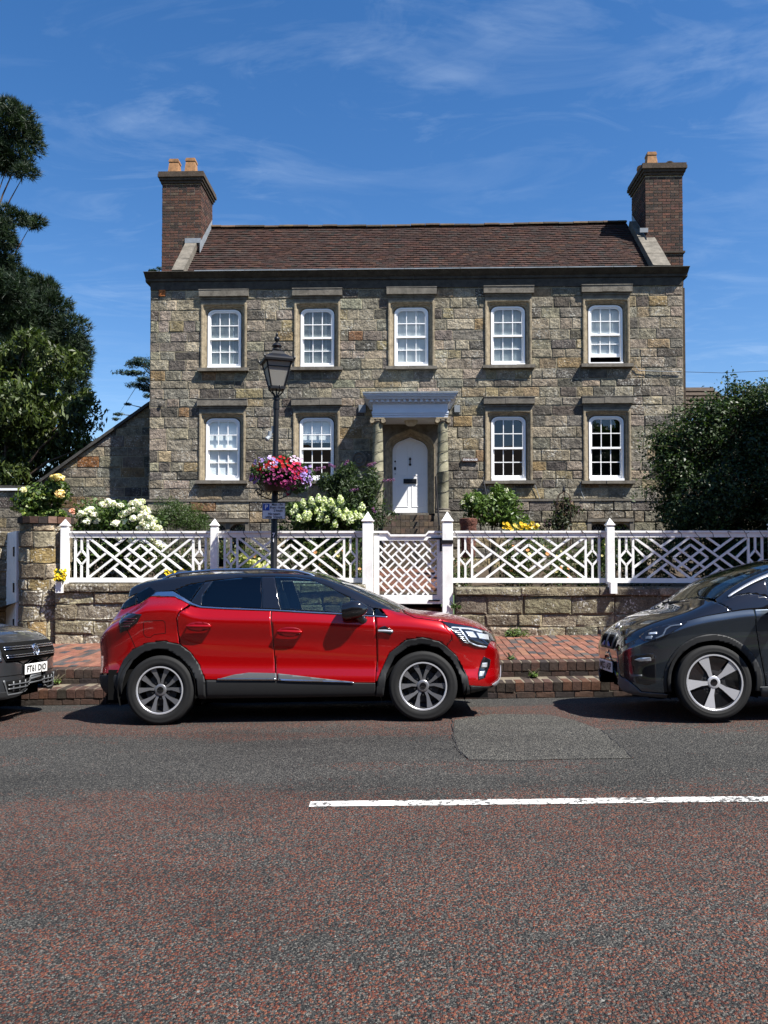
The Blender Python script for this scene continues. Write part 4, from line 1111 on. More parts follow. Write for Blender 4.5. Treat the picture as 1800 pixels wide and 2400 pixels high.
# round pier with a brick cap
def pier():
    rn = random.Random(4); c = Vector((PX(97, 12.95), 12.98, 0.15)); r = 0.395
    root = empty('gate_pier', c); tag(root, 'round stone pier with a brick rim at the left end of the fence', 'pier')
    zt = PZ(1129, 12.6) - c.z
    fm = lambda u, v, d: Vector(((r + d) * math.sin(u / r), -(r + d) * math.cos(u / r), v))
    rects = lay_courses(-1.05, 1.05, 0.0, zt, (0.17, 0.27), (0.28, 0.55), rn)
    place_pieces(rects, fm, root, M['wall_stone'], rn, lambda q, u, v: pick(q, WALL_T), 0.016, (0.0, 0.022), 300, rough=0.010, jit=0.008, edge=.022, nu=6)
    b = MB(); b.lathe([(r - .005, 0), (r - .005, zt)], (0, 0, 0), 28); b.build('core', M['mortar_dark'], root)
    n = 19
    for k in range(n):
        a = 2 * math.pi * k / n; b = MB(); b.col = pick(rn, STEP_T + [(6, (.16, .10, .075))])
        b.box((math.sin(a) * (r - .07), -math.cos(a) * (r - .07), zt + .055 + rn.uniform(-.004, .004)), (.132, .215, .108), Matrix.Rotation(a, 3, 'Z'))
        b.build('brick', M['brick'], root)
    b = MB(); b.lathe([(r - .1, zt), (r - .1, zt + .09), (0, zt + .10)], (0, 0, 0), 20); b.build('cap_mortar', M['mortar_dark'], root)
pier()
# left-hand wall and the white boarded gate standing open beside it
def left_wall():
    rn = random.Random(14); Y = 13.35; x1 = PX(34, Y); x0 = x1 - 3.0; O = Vector((x1, Y, 0.1))
    root = empty('side_wall', O); tag(root, 'stone wall at the left edge behind the open white gate', 'wall')
    fm = lambda u, v, d: Vector((u, Y - d, v)) - O
    place_pieces(lay_courses(x0, x1, 0.1, PZ(1147, Y), (.18, .28), (.3, .7), rn), fm, root, M['wall_stone'], rn, lambda q, u, v: pick(q, WALL_T), .018, (0, .03), 300, rough=.01, jit=.008)
    b = MB(); b.b2(x0, x1, Y + .006, Y + .4, .1, PZ(1147, Y)); local(b.build('core', M['mortar_dark'], root), root)
    h = Vector((PX(44, 12.95) + .02, 12.85, .18)); zt = PZ(1146, 12.9) - h.z
    g = empty('side_gate', h); tag(g, 'white vertical boarded gate standing open beside the round pier', 'gate'); g.rotation_euler = (0, 0.035, math.radians(131))
    for k in range(6):
        b = MB(); b.b2(k * .125 + .002, k * .125 + .123, -.02, .02, .0, zt); b.build('board', M['white_paint'], g)
    b = MB(); b.b2(0, .75, -.045, -.021, zt - .10, zt - .0); b.build('ledge', M['white_paint'], g)
    for z in (.35, .95, 1.55):
        b = MB(); b.box((.13, .03, z), (.03, .02, .16)); b.build('hinge', M['black_iron'], g)
left_wall()

# wing wall running down from the house to the left
def wing():
    rn = random.Random(21); Y = HY + 0.85; xa = HX0 + .02; xk = PX(66, Y, 1050); x0 = -16.0
    za, zk = PZ(858, Y, 322), PZ(1058, Y, 66); top = lambda u: zk if u < xk else zk + (za - zk) * (u - xk) / (xa - xk)
    O = Vector((xa, Y, 1.0)); root = empty('wing_wall', O); tag(root, 'sloping stone wing wall dropping away left of the house', 'wall')
    fm = lambda u, v, d: Vector((u, Y - d, min(v, top(u) - .02))) - O
    place_pieces(lay_courses(x0, xa, 1.0, za, (.22, .33), (.4, .85), rn, (), lambda u: top(u) + .28), fm, root, M['stone'], rn, lambda q, u, v: tuple(.85 * t for t in pick(q, HOUSE_T)), .018, (0, .015), 300, rough=.006)
    b = MB(); poly = [(x0, 1.0), (xa, 1.0), (xa, za), (xk, zk), (x0, zk)]; b.xz(poly, Y + .006, Y + .4); local(b.build('core', M['mortar'], root), root)
    d = Vector((xa - xk, 0, za - zk)); n = 24
    for k in range(n):
        a = Vector((xk, Y + .16, zk)) + d * (k / n); e = Vector((xk, Y + .16, zk)) + d * ((k + .98) / n); b = MB(); b.bar(a + Vector((0, 0, .03)), e + Vector((0, 0, .03)), .075 + rn.uniform(-.008, .008), .50, (0, 1, 0)); local(b.build('coping_stone', M['dark_stone'], root), root)
    x = x0
    while x < xk - .1:
        w = min(.6, xk - x); b = MB(); b.b2(x, x + w - .01, Y - .06, Y + .42, zk, zk + .11 + rn.uniform(-.01, .01)); local(b.build('coping_stone', M['dark_stone'], root), root); x += w
    b = MB(); b.b2(x0, xk, Y - .075, Y - .061, zk - .02, zk + .035); local(b.build('lead_strip', M['blind'], root), root)
wing()

# ------------------------------------------------------------------ white Chinese-pattern fence and gate
FY = 12.74
ZT, ZB = PZ(1147, FY), PZ(1258.5, FY)
def fence_post(root, x, w, zb, zt, foot):
    O = Vector(root.location); b = MB(); y = FY - .045
    b.b2(x - w / 2, x + w / 2, y - w / 2, y + w / 2, zb, zt); h = w / 2
    post = bevel(local(b.build('post', M['white_paint'], root), root), .005)
    b = MB(); b.box((x, y, zt + .012), (w * .8, w * .8, .024)); b.box((x, y, zt + .03), (w * 1.0, w * 1.0, .014)); b.box((x, y, zt + .044), (w * 1.16, w * 1.16, .018))
    t = zt + .053; b.add([(x - h, y - h, t), (x + h, y - h, t), (x + h, y + h, t), (x - h, y + h, t), (x, y, t + w * .82)], [(0, 1, 4), (1, 2, 4), (2, 3, 4), (3, 0, 4), (0, 3, 2, 1)])
    local(b.build('finial', M['white_paint'], root), root)
    if foot:
        b = MB(); b.xz([(x - w * .42, ZB - .16), (x + w * .42, ZB - .16), (x + w * .42, ZB + .02), (x - w * .42, ZB + .02)], WALL_Y - .14, FY - .1); local(b.build('foot', M['white_paint'], root), root)
def fence_panel(root, x0, x1):
    O = Vector(root.location)
    def bar(a, b_, w=.034, name='bar', y=FY):
        m = MB(); m.bar((a[0], y, a[1]), (b_[0], y, b_[1]), w, .030); return local(m.build(name, M['white_paint'], root), root)
    m = MB(); m.b2(x0, x1, FY - .05, FY + .05, ZT - .032, ZT); local(m.build('cap_rail', M['white_paint'], root), root)
    m = MB(); m.b2(x0, x1, FY - .028, FY + .028, ZT - .105, ZT - .033); local(m.build('top_rail', M['white_paint'], root), root)
    m = MB(); m.b2(x0, x1, FY - .035, FY + .035, ZB, ZB + .075); local(m.build('bottom_rail', M['white_paint'], root), root)
    za, zb = ZB + .075, ZT - .105; zm, hh = (za + zb) / 2, (zb - za) / 2; W = x1 - x0
    e = 0.0
    for s in (0, 1):
        f = (lambda t: x0 + t * W) if s == 0 else (lambda t: x1 - t * W)
        v0, vc, v1 = f(.041), f(.085), f(.129)
        bar((v0, za), (v0, zb)); bar((v1, za), (v1, zb))
        hw = abs(v1 - v0) / 2; dh = hw * 1.15
        bar((vc, zm + dh), (vc, zb), .032, y=FY + .001); bar((vc, za), (vc, zm - dh), .032, y=FY + .001)
        for p, q in (((v0, zm), (vc, zm + dh)), ((vc, zm + dh), (v1, zm)), ((v1, zm), (vc, zm - dh)), ((vc, zm - dh), (v0, zm))): bar(p, q, .03, y=FY + .002)
    c = (x0 + x1) / 2; hu = W * (.5 - .129)
    U = lambda u, v: (c + u * hu, zm + v * hh)
    B = []
    for s in (-1, 1):
        B += [((s * .985, 1), (s * .01, -1), 0), ((s * .985, -1), (s * .01, 1), .004)]
        B += [((s * .74, 1), (s * .40, .30), 0), ((s * .51, .55), (s * .28, 1), .004)]
        B += [((s * .75, -1), (s * .41, -.28), .004), ((s * .50, -.53), (s * .27, -1), 0)]
        B += [((s * 1.0, -.50), (s * .645, .24), .004), ((s * 1.0, .58), (s * .79, .02), 0)]
        B += [((s * .25, .52), (-s * .25, -.52), .002 * s)]
        B += [((s * .30, 0), (0, .64), .006), ((s * .30, 0), (0, -.64), .006)]
    for p, q, dy_ in B: bar(U(*p), U(*q), .034, y=FY + dy_ - .003)
fl = empty('garden_fence', (PX(465, FY), FY, ZB)); tag(fl, 'white lattice fence of diamonds and diagonals left of the garden gate', 'fence')
fr = empty('garden_fence', (PX(1316, FY), FY, ZB)); tag(fr, 'white lattice fence of diamonds and diagonals right of the garden gate', 'fence')
xs_l = [PX(143, FY), PX(465, FY), PX(795, FY)]; xs_r = [PX(966, FY), PX(1316, FY), PX(1668, FY), PX(2020, FY)]
zp, zg = PZ(1140, FY), PZ(1131, FY)
fence_post(fl, xs_l[0], .115, ZB - .02, zp, True); fence_post(fl, xs_l[1], .118, ZB - .02, zp, False); fence_post(fl, xs_l[2], .172, z_pav(0, WALL_Y), zg, False)
fence_post(fr, xs_r[0], .168, z_pav(0, WALL_Y), zg, False); fence_post(fr, xs_r[1], .122, ZB - .02, zp, True); fence_post(fr, xs_r[2], .118, ZB - .02, zp, True); fence_post(fr, xs_r[3], .118, ZB - .02, zp, True)
fence_panel(fl, xs_l[0] + .0575, xs_l[1] - .059); fence_panel(fl, xs_l[1] + .059, xs_l[2] - .086)
fence_panel(fr, xs_r[0] + .084, xs_r[1] - .061); fence_panel(fr, xs_r[1] + .061, xs_r[2] - .059); fence_panel(fr, xs_r[2] + .059, xs_r[3] - .059)
# fairy-light wire wound along the rails
for xa, xb, lab in ((xs_l[0], xs_l[2], 'dark fairy light wire wound along the top rail left of the gate'), (xs_r[0], xs_r[3], 'dark fairy light wire wound along the top rail right of the gate')):
    b = MB(); rn = random.Random(int(xa * 100)); x = xa; pts = []; a = 0
    while x < xb:
        pts.append((x + rn.uniform(-.02, .02), FY + .066 * math.cos(a), ZT - .05 + .072 * math.sin(a) + rn.uniform(-.01, .01))); a += math.pi / 4; x += .032
    b.tube(pts, .0045, 4, False)
    for k in range(4, len(pts), 9):
        p = Vector(pts[k]); b.tube([p, p + Vector((rn.uniform(-.05, .05), -.03, rn.uniform(-.05, .03)))], .004, 4, False)
    tag(b.build('string_lights', M['black_iron']), lab, 'string lights')
# the gate
gx0, gx1 = PX(808, FY), PX(955, FY); gzb, gzt = PZ(1304, FY), PZ(1147, FY)
gate = empty('garden_gate', ((gx0 + gx1) / 2, FY, gzb)); tag(gate, 'white garden gate with basket weave lattice and shaped top rail', 'gate')
gw = gx1 - gx0
def gp(name, m, mat='white_paint'): return local(m.build(name, M[mat], gate), gate)
m = MB(); m.b2(gx0, gx0 + .085, FY - .03, FY + .03, gzb, gzt - .06); gp('stile', m)
m = MB(); m.b2(gx1 - .085, gx1, FY - .03, FY + .03, gzb, gzt - .06); gp('stile', m)
m = MB(); m.b2(gx0 + .085, gx1 - .085, FY - .028, FY + .028, gzb, gzb + .14); gp('bottom_rail', m)
t0, t1 = gx0 + .20 * gw, gx1 - .20 * gw; dz = .055
m = MB(); m.xz([(gx0 + .085, gzt - .14 - .015), (gx1 - .085, gzt - .14 - .015), (gx1 - .085, gzt - .035), (t1, gzt - .035), (t1 - .05, gzt - .035 - dz), (t0 + .05, gzt - .035 - dz), (t0, gzt - .035), (gx0 + .085, gzt - .035)], FY - .028, FY + .028); gp('top_rail', m)
prof = [(gx0 - .01, gzt - .035), (t0, gzt - .035), (t0 + .05, gzt - .035 - dz), (t1 - .05, gzt - .035 - dz), (t1, gzt - .035), (gx1 + .01, gzt - .035)]
m = MB(); m.xz(prof + [(x, z + .035) for x, z in reversed(prof)], FY - .05, FY + .05); gp('cap_rail', m)
lx0, lx1, lz0, lz1 = gx0 + .085, gx1 - .085, gzb + .14, gzt - .155
hd = (lx1 - lx0) / 7.6; cxg = (lx0 + lx1) / 2 - hd * .2; top = lz1 - hd * .25
def clipped(a, b_, nm, w, y):
    a, b_ = Vector(a), Vector(b_); d = b_ - a; ta, tb = 0.0, 1.0
    for ax, lo, hi in ((0, lx0 + .004, lx1 - .004), (1, lz0 + .004, lz1 - .004)):
        if abs(d[ax]) < 1e-9: continue
        u, v = (lo - a[ax]) / d[ax], (hi - a[ax]) / d[ax]; ta, tb = max(ta, min(u, v)), min(tb, max(u, v))
    if tb - ta < .02: return
    p, q = a + d * ta, a + d * tb
    if (q - p).length < .03: return
    m = MB(); m.bar((p.x, y, p.y), (q.x, y, q.y), w, .022); gp(nm, m)
for i in range(-9, 10):
    c = cxg + 2 * hd * i
    clipped((c - 3, top + 3), (c + 3, top - 3), 'lattice_bar', .029, FY - .004); clipped((c - 3, top - 3), (c + 3, top + 3), 'lattice_bar', .029, FY + .004)
for j in range(0, 9):
    for i in range(-5, 6):
        cx_ = cxg + hd * (2 * i + (j % 2)) ; cz_ = top - hd * j
        # cell centres sit half way between crossings
        ccx, ccz = cx_ + hd, cz_
        s = 1 if j % 2 else -1; q = hd / 2 + .004
        clipped((ccx - q, ccz - s * q), (ccx + q, ccz + s * q), 'lattice_bar', .027, FY)
m = MB(); m.b2(gx1 - .22, gx1 - .01, FY - .042, FY - .031, gzt - .135, gzt - .112); m.b2(gx1 - .04, gx1 + .02, FY - .043, FY - .031, gzt - .33, gzt - .136); gp('latch', m, 'black_iron')
m = MB(); m.b2(gx1 - .03, gx1 + .17, FY - .145, FY - .133, gzt - .21, gzt - .15); m.b2(gx1 - .22, gx1 - .04, FY - .043, FY - .031, gzb + .045, gzb + .065); gp('hinge', m, 'black_iron')
# brick steps and path behind the gate
gs = empty('garden_steps', ((gx0 + gx1) / 2, 12.7, .2)); tag(gs, 'brown brick steps climbing behind the white garden gate', 'steps'); GO = Vector(gs.location)
for k in range(5):
    zt = .46 + k * .16; y0 = 12.62 + k * .30
    m = MB(); m.b2(gx0 - .02, gx1 + .02, y0 + .02, y0 + 1.2 if k == 4 else y0 + .5, .2, zt - .012); local(m.build('core', M['dark_mortar'], gs), gs)
    x = gx0 - .02
    while x < gx1:
        for r_ in range(2):
            m = MB(); m.col = pick(RND, [(3, (.22, .10, .065)), (2, (.16, .085, .06)), (2, (.11, .075, .06))]); m.box((x + .055, y0 + .105 + r_ * .218, zt - .05), (.102, .21, .1)); local(m.build('brick', M['paver'], gs), gs)
            if r_ == 0 and k == 4: pass
        x += .110
gpth = empty('path'); gpth['kind'] = 'structure'
m = MB(); m.col = (0, 0, 0); y = 14.26
while y < 17.0:
    x = gx0 - .1 + (.1 if int(y * 10) % 2 else 0)
    while x < gx1 + .1:
        m.col = pick(RND, [(3, (.22, .10, .065)), (2, (.16, .085, .06)), (1, (.10, .07, .06))]); z = 1.09 + (y - 14.2) * .09; m.box((x, y, z), (.215, .104, .06)); x += .225
    y += .112
m.build('bricks', M['paver'], gpth)['kind'] = 'stuff'
# ------------------------------------------------------------------ planting
NR = np.random.default_rng(3)
def quads_mesh(name, V, C, mat, parent=None, per=4, smooth=False):
    n = len(V) // per
    me = bpy.data.meshes.new(name); me.vertices.add(len(V)); me.vertices.foreach_set('co', np.asarray(V, np.float32).ravel())
    me.loops.add(len(V)); me.loops.foreach_set('vertex_index', np.arange(len(V), dtype=np.int32))
    me.polygons.add(n); me.polygons.foreach_set('loop_start', np.arange(n, dtype=np.int32) * per); me.polygons.foreach_set('loop_total', np.full(n, per, np.int32))
    me.update(calc_edges=True); setcol(me, np.concatenate([C, np.ones((len(C), 1))], 1)); me.materials.append(mat)
    return put(name, me, None, parent)
def unit(a): return a / np.maximum(np.linalg.norm(a, axis=1, keepdims=True), 1e-9)
def palette(n, pal, var=0.25):
    w = np.array([p[0] for p in pal], float); idx = NR.choice(len(pal), n, p=w / w.sum()); c = np.array([p[1] for p in pal])[idx]
    return c * (1 + NR.uniform(-var, var, (n, 1)))
def lobe_points(lobes, n, shell=0.5, rough=0.28, freq=2.2):
    L_ = np.array([l[:6] for l in lobes], float); vol = L_[:, 3] * L_[:, 4] + L_[:, 4] * L_[:, 5]; idx = NR.choice(len(L_), n, p=vol / vol.sum())
    d = unit(NR.normal(size=(n, 3))); ph = NR.uniform(0, 6, 3)
    r = shell + (1 - shell) * NR.uniform(0, 1, n) ** 0.6
    p0 = L_[idx, :3] + d * L_[idx, 3:6]
    nz = np.array([noise.noise(Vector(q) * freq) for q in p0]); r = r * (1 + rough * nz * 1.6) + NR.normal(0, .035, n)
    return L_[idx, :3] + d * L_[idx, 3:6] * r[:, None], d, r
def leaves(name, parent, pts, d, size, pal, mat, asp=0.5, droop=0.2, out=0.6, var=0.25, org=None, sizevar=0.35, fold=.18, bend=.12):
    n = len(pts); nrm = unit(d * out + np.array([[0, 0, 0.35]]) + NR.normal(0, .55, (n, 3)))
    ax = unit(np.cross(nrm, NR.normal(size=(n, 3))) + np.array([[0, 0, -droop]])); sd = unit(np.cross(nrm, ax)); nn = np.cross(ax, sd)
    s = size * (1 + NR.uniform(-sizevar, sizevar, (n, 1)))
    a = pts - ax * s * .5; tip = pts + ax * s * .5 - nn * s * bend; l = pts + sd * s * asp * .5 + nn * s * fold * asp; r = pts - sd * s * asp * .5 + nn * s * fold * asp
    V = np.stack([a, r, tip, l], 1).reshape(-1, 3); C = np.repeat(palette(n, pal, var), 4, 0)
    if org is not None: V = V - np.array(org)
    return quads_mesh(name, V, C, mat, parent)
GREEN = [(4, (.055, .095, .022)), (3, (.075, .12, .03)), (2, (.04, .07, .018)), (1, (.10, .14, .04))]
SHADEG = [(4, (.018, .038, .012)), (3, (.026, .05, .014)), (2, (.012, .025, .01)), (1, (.045, .075, .02))]  # darker leaf greens with shade put into the colour
LIGHTG = [(4, (.10, .16, .035)), (3, (.14, .20, .05)), (2, (.06, .11, .025))]
def stems(root, base, tips, r0=.012, r1=.004, name='stem', mat='twig', bow=.08):
    b = MB(); base = Vector(base)
    for t in tips:
        t = Vector(t); mid = base.lerp(t, .55) + Vector((RND.uniform(-bow, bow), RND.uniform(-bow, bow), bow)); s0 = base + Vector((RND.uniform(-.05, .05), RND.uniform(-.05, .05), 0))
        b.tube([s0, s0.lerp(mid, .6), mid, mid.lerp(t, .6), t], [r0, r0 * .8, (r0 + r1) / 2, r1 * 1.2, r1], 5)
    o = b.build(name, M[mat], root); o.data.transform(Matrix.Translation(-Vector(root.location))); return o
def bush(name, label, cat, base, lobes, n, size, pal, mat='leaf', asp=.5, shell=.35, rough=.3, freq=3.0, droop=.2, nst=8, group=None, **kw):
    root = empty(name, base); tag(root, label, cat, group)
    p, d, r = lobe_points(lobes, n, shell, rough, freq)
    leaves('foliage', root, p, d, size, pal, M[mat], asp, droop, org=base, **kw)
    k = NR.choice(len(p), nst); stems(root, base, [tuple(p[i]) for i in k])
    return root, p, d
def blossoms(name, root, pts, nrm, r, pal, centre, sides=6, var=.2, cup=.3):
    """open five or six sided flowers, darker or paler in the throat"""
    n = len(pts); nrm = unit(nrm + NR.normal(0, .35, (n, 3))); ax = unit(np.cross(nrm, NR.normal(size=(n, 3)))); sd = np.cross(nrm, ax)
    rr = r * (1 + NR.uniform(-.3, .3, (n, 1))); col = palette(n, pal, var); V = []; C = []
    for k in range(sides):
        a, b_ = 2 * math.pi * k / sides, 2 * math.pi * (k + 1) / sides
        pa = pts + (ax * math.cos(a) + sd * math.sin(a)) * rr + nrm * rr * cup * (1.0 if k % 2 else .6); pb = pts + (ax * math.cos(b_) + sd * math.sin(b_)) * rr + nrm * rr * cup * (.6 if k % 2 else 1.0)
        V.append(np.stack([pts, pa, pb], 1)); cc = np.broadcast_to(np.array(centre), col.shape) if centre is not None else col * .8
        C.append(np.stack([cc, col, col], 1))
    V = np.stack(V, 1).reshape(-1, 3) - np.array(root.location); C = np.stack(C, 1).reshape(-1, 3)
    return quads_mesh(name, V, C, M['petal'], root, 3)
def clusters(name, root, centres, r, per, size, pal, sc=(1, 1, 1), top=None):
    """ball- or cone-shaped flower heads of many small petals"""
    V = []; D = []; TP = []
    for c in centres:
        d = unit(NR.normal(size=(per, 3))); k = r * NR.uniform(.8, 1.2); rad = k * NR.uniform(.75, 1.05, (per, 1)); p = d * rad * np.array(sc)
        if top: p[:, :2] *= np.clip(1.15 - .55 * (p[:, 2:3] / (k * sc[2]) + 1) * .5 * 1.3, .25, 1.2)
        V.append(p + np.array(c)); D.append(d)
    return leaves(name, root, np.concatenate(V), np.concatenate(D), size, pal, M['petal'], .9, 0, 1.2, .15, root.location, .3)
def px_lobe(x, y, rx, ry, Y, depth=None):
    c = P(x, y, Y); k = Y / 1700; return (c.x, c.y, c.z, rx * k, depth if depth else (rx + ry) / 2 * k, ry * k)
def px_base(x, Y): return (PX(x, Y), Y, garden_z(PX(x, Y), Y))

# yellow rose by the pier
Y = 13.9
root, p, d = bush('rose_bush', 'yellow rose bush growing above the round pier', 'rose bush', px_base(98, Y), [px_lobe(85, 1085, 42, 34, Y), px_lobe(122, 1062, 28, 36, Y), px_lobe(60, 1090, 25, 25, Y), px_lobe(100, 1115, 55, 25, Y)], 2600, .085, [(3, (.06, .10, .02)), (2, (.10, .15, .03)), (2, (.035, .06, .015)), (1, (.16, .19, .04))], 'leaf_gloss', .65, .2, .4)
clusters('flower', root, [P(119, 1031, Y - .2), P(128, 1033, Y - .2), P(124, 1029, Y - .25)], .07, 70, .06, [(3, (.85, .68, .32)), (2, (.85, .76, .5)), (1, (.8, .5, .15))], (1, 1, .55))
clusters('flower', root, [P(129, 1066, Y - .35)], .07, 60, .06, [(3, (.88, .62, .28)), (1, (.85, .7, .45))]); clusters('flower', root, [P(51, 1058, Y - .3)], .06, 60, .05, [(1, (.85, .78, .5))]); clusters('flower', root, [P(156, 1105, Y - .35)], .05, 40, .05, [(1, (.8, .42, .32))])
# white rose
Y = 13.75
lob = [px_lobe(200, 1112, 45, 30, Y), px_lobe(260, 1105, 62, 26, Y), px_lobe(318, 1130, 40, 22, Y), px_lobe(230, 1140, 95, 25, Y), px_lobe(250, 1190, 110, 45, Y + .2)]
root, p, d = bush('rose_bush', 'white rose bush in full flower behind the left fence', 'rose bush', px_base(245, Y), lob, 5200, .07, GREEN, 'leaf_gloss', .65, .25, .4)
hd = [(187, 1104), (178, 1110), (196, 1101), (201, 1112), (230, 1086), (224, 1090), (246, 1085), (262, 1088), (290, 1085), (303, 1086), (312, 1096), (298, 1090), (281, 1103), (268, 1110), (304, 1112), (318, 1108), (326, 1118), (308, 1126), (288, 1123), (273, 1127), (330, 1128), (338, 1138), (322, 1137), (300, 1140), (212, 1124), (186, 1127), (250, 1132), (286, 1165), (258, 1160), (310, 1168), (332, 1160), (340, 1175), (347, 1180), (348, 1146)]
clusters('flowers', root, [tuple(P(x + RND.uniform(-5, 5), y + RND.uniform(-4, 4), Y - RND.uniform(.25, .55))) for x, y in hd for _ in range(2)], .046, 42, .05, [(6, (.86, .84, .80)), (2, (.85, .72, .70)), (1, (.84, .80, .62))], (1.25, 1, .75))['kind'] = 'stuff'
# dark green shrub under the first window
Y = 15.5
bush('shrub', 'feathery green shrub below the first ground floor window', 'shrub', px_base(380, Y), [px_lobe(378, 1112, 52, 36, Y), px_lobe(340, 1125, 30, 22, Y), px_lobe(420, 1130, 40, 26, Y), px_lobe(440, 1118, 18, 10, Y)], 9000, .045, [(4, (.045, .075, .02)), (2, (.065, .10, .028)), (1, (.03, .05, .015))], 'leaf', .3, .3, .5)
# hydrangea
Y = 14.1
lob = [px_lobe(700, 1112, 78, 34, Y), px_lobe(655, 1105, 40, 28, Y), px_lobe(750, 1120, 45, 26, Y), px_lobe(700, 1170, 95, 55, Y + .3)]
root, p, d = bush('hydrangea', 'cream and lime flowered hydrangea behind the fence left of the gate', 'hydrangea', px_base(700, Y), lob, 5200, .085, [(4, (.035, .06, .016)), (2, (.05, .085, .02)), (1, (.02, .04, .012))], 'leaf', .6, .3, .35)
hy = [(638, 1095), (672, 1080), (688, 1076), (655, 1085), (631, 1106), (641, 1101), (662, 1104), (668, 1110), (660, 1112), (664, 1117), (684, 1103), (694, 1104), (690, 1118), (706, 1122), (715, 1085), (735, 1078), (725, 1100), (732, 1108), (748, 1106), (757, 1111), (768, 1113), (778, 1115), (742, 1118), (724, 1131), (700, 1082), (678, 1096), (645, 1118), (653, 1121), (758, 1121), (782, 1094), (735, 1079), (697, 1100)]
clusters('flower_heads', root, [tuple(P(x, y, Y - RND.uniform(.3, .6))) for x, y in hy], .062, 90, .034, [(4, (.72, .74, .50)), (3, (.80, .80, .66)), (2, (.55, .62, .22))], (1, 1, 1.15), True)['kind'] = 'stuff'
# buddleia at the porch
Y = 16.6
lob = [px_lobe(770, 1075, 50, 55, Y), px_lobe(735, 1055, 34, 34, Y), px_lobe(800, 1050, 26, 34, Y), px_lobe(740, 1030, 22, 22, Y), px_lobe(700, 1040, 18, 26, Y), px_lobe(790, 1115, 50, 35, Y), px_lobe(755, 1015, 14, 14, Y)]
root, p, d = bush('buddleia', 'tall dark green buddleia with purple spikes beside the porch column', 'shrub', px_base(770, Y), lob, 6500, .10, [(4, (.03, .05, .018)), (2, (.045, .07, .026)), (1, (.06, .085, .035))], 'leaf', .26, .15, .6, droop=.5)
clusters('flower_spikes', root, [tuple(Vector(P(x, y, Y - .3)) + Vector((k * .05 * sx_, 0, k * .03 * sz_))) for x, y, sx_, sz_ in ((700, 1010, -1, -.2), (690, 1013, -1, -.6), (745, 1003, .4, .8), (795, 1005, 1, .5), (830, 1038, 1.3, .2), (757, 1060, 1, .3), (806, 1098, .3, -1), (722, 1008, -.6, .4)) for k in range(4)], .03, 30, .02, [(2, (.22, .09, .26)), (1, (.32, .16, .36)), (1, (.30, .10, .16))], (1, 1, 1))['kind'] = 'stuff'
# bright green shrub right of the porch
Y = 15.6
root, p, d = bush('shrub', 'bright green leafy shrub right of the porch steps', 'shrub', px_base(1060, Y), [px_lobe(1055, 1100, 52, 36, Y), px_lobe(1090, 1085, 36, 34, Y), px_lobe(1020, 1085, 30, 26, Y), px_lobe(1075, 1065, 20, 16, Y), px_lobe(1100, 1125, 40, 22, Y)], 3400, .115, [(4, (.075, .125, .025)), (3, (.11, .17, .04)), (2, (.04, .07, .016))], 'leaf_gloss', .3, .2, .5, droop=.3)
clusters('blossom', root, [tuple(P(x, y, Y - .5)) for x, y in ((1020, 1078), (1000, 1085), (1060, 1070), (1095, 1060))], .05, 24, .03, [(1, (.6, .6, .45))])
Y = 14.2
root, p, d = bush('lily_clump', 'yellow lilies flowering just above the right fence rail', 'lilies', px_base(1130, Y), [px_lobe(1130, 1150, 42, 24, Y)], 700, .16, GREEN, 'leaf', .12, .2, .3)
bp_ = np.array([tuple(P(RND.uniform(1088, 1165), RND.uniform(1130, 1148), Y - .3)) for _ in range(34)]); blossoms('flowers', root, bp_, np.tile([[0, -1, .5]], (34, 1)), .038, [(3, (.72, .46, .03)), (1, (.75, .6, .15))], None, 6, .15, .5)['kind'] = 'stuff'
# rose obelisk of iron with a climber
Y = 15.0
ob = empty('obelisk', px_base(1219, Y)); tag(ob, 'rusty iron plant obelisk with round top below the fourth window', 'obelisk'); O = Vector(ob.location)
b = MB(); k = Y / 1700
zt = PZ(1082, Y); hw = 16 * k
for a in range(6):
    t = a * math.pi / 3 + .2; dx, dy = math.cos(t) * hw, math.sin(t) * hw
    pts = [(O.x + dx, Y + dy, O.z), (O.x + dx, Y + dy, zt)] + [(O.x + dx * math.cos(u), Y + dy * math.cos(u), zt + 18 * k * math.sin(u)) for u in frange(.2, math.pi / 2, 6)]
    b.tube(pts, .008, 5)
for z in (PZ(1113, Y), PZ(1090, Y), O.z + .5): b.tube([(O.x + math.cos(t) * hw, Y + math.sin(t) * hw, z) for t in frange(0, 2 * math.pi, 18)], .007, 5)
local(b.build('frame', M['rust_dark'] if 'rust_dark' in M else M['bark'], ob), ob)
b = MB(); b.lathe([(0.0, 0), (.02, .0), (.034, .04), (.02, .09), (.012, .12), (0, .14)], (O.x, Y, zt + 17 * k), 10); local(b.build('finial', M['black_iron'], ob), ob)
bush('clematis', 'dark climber twining up the iron obelisk', 'climber', px_base(1216, Y + .05), [px_lobe(1215, 1110, 26, 26, Y), px_lobe(1222, 1085, 12, 16, Y), px_lobe(1205, 1135, 40, 20, Y), px_lobe(1240, 1100, 20, 12, Y)], 1100, .07, [(3, (.025, .035, .014)), (1, (.05, .06, .025)), (1, (.06, .03, .04))], 'leaf', .45, .1, .5)
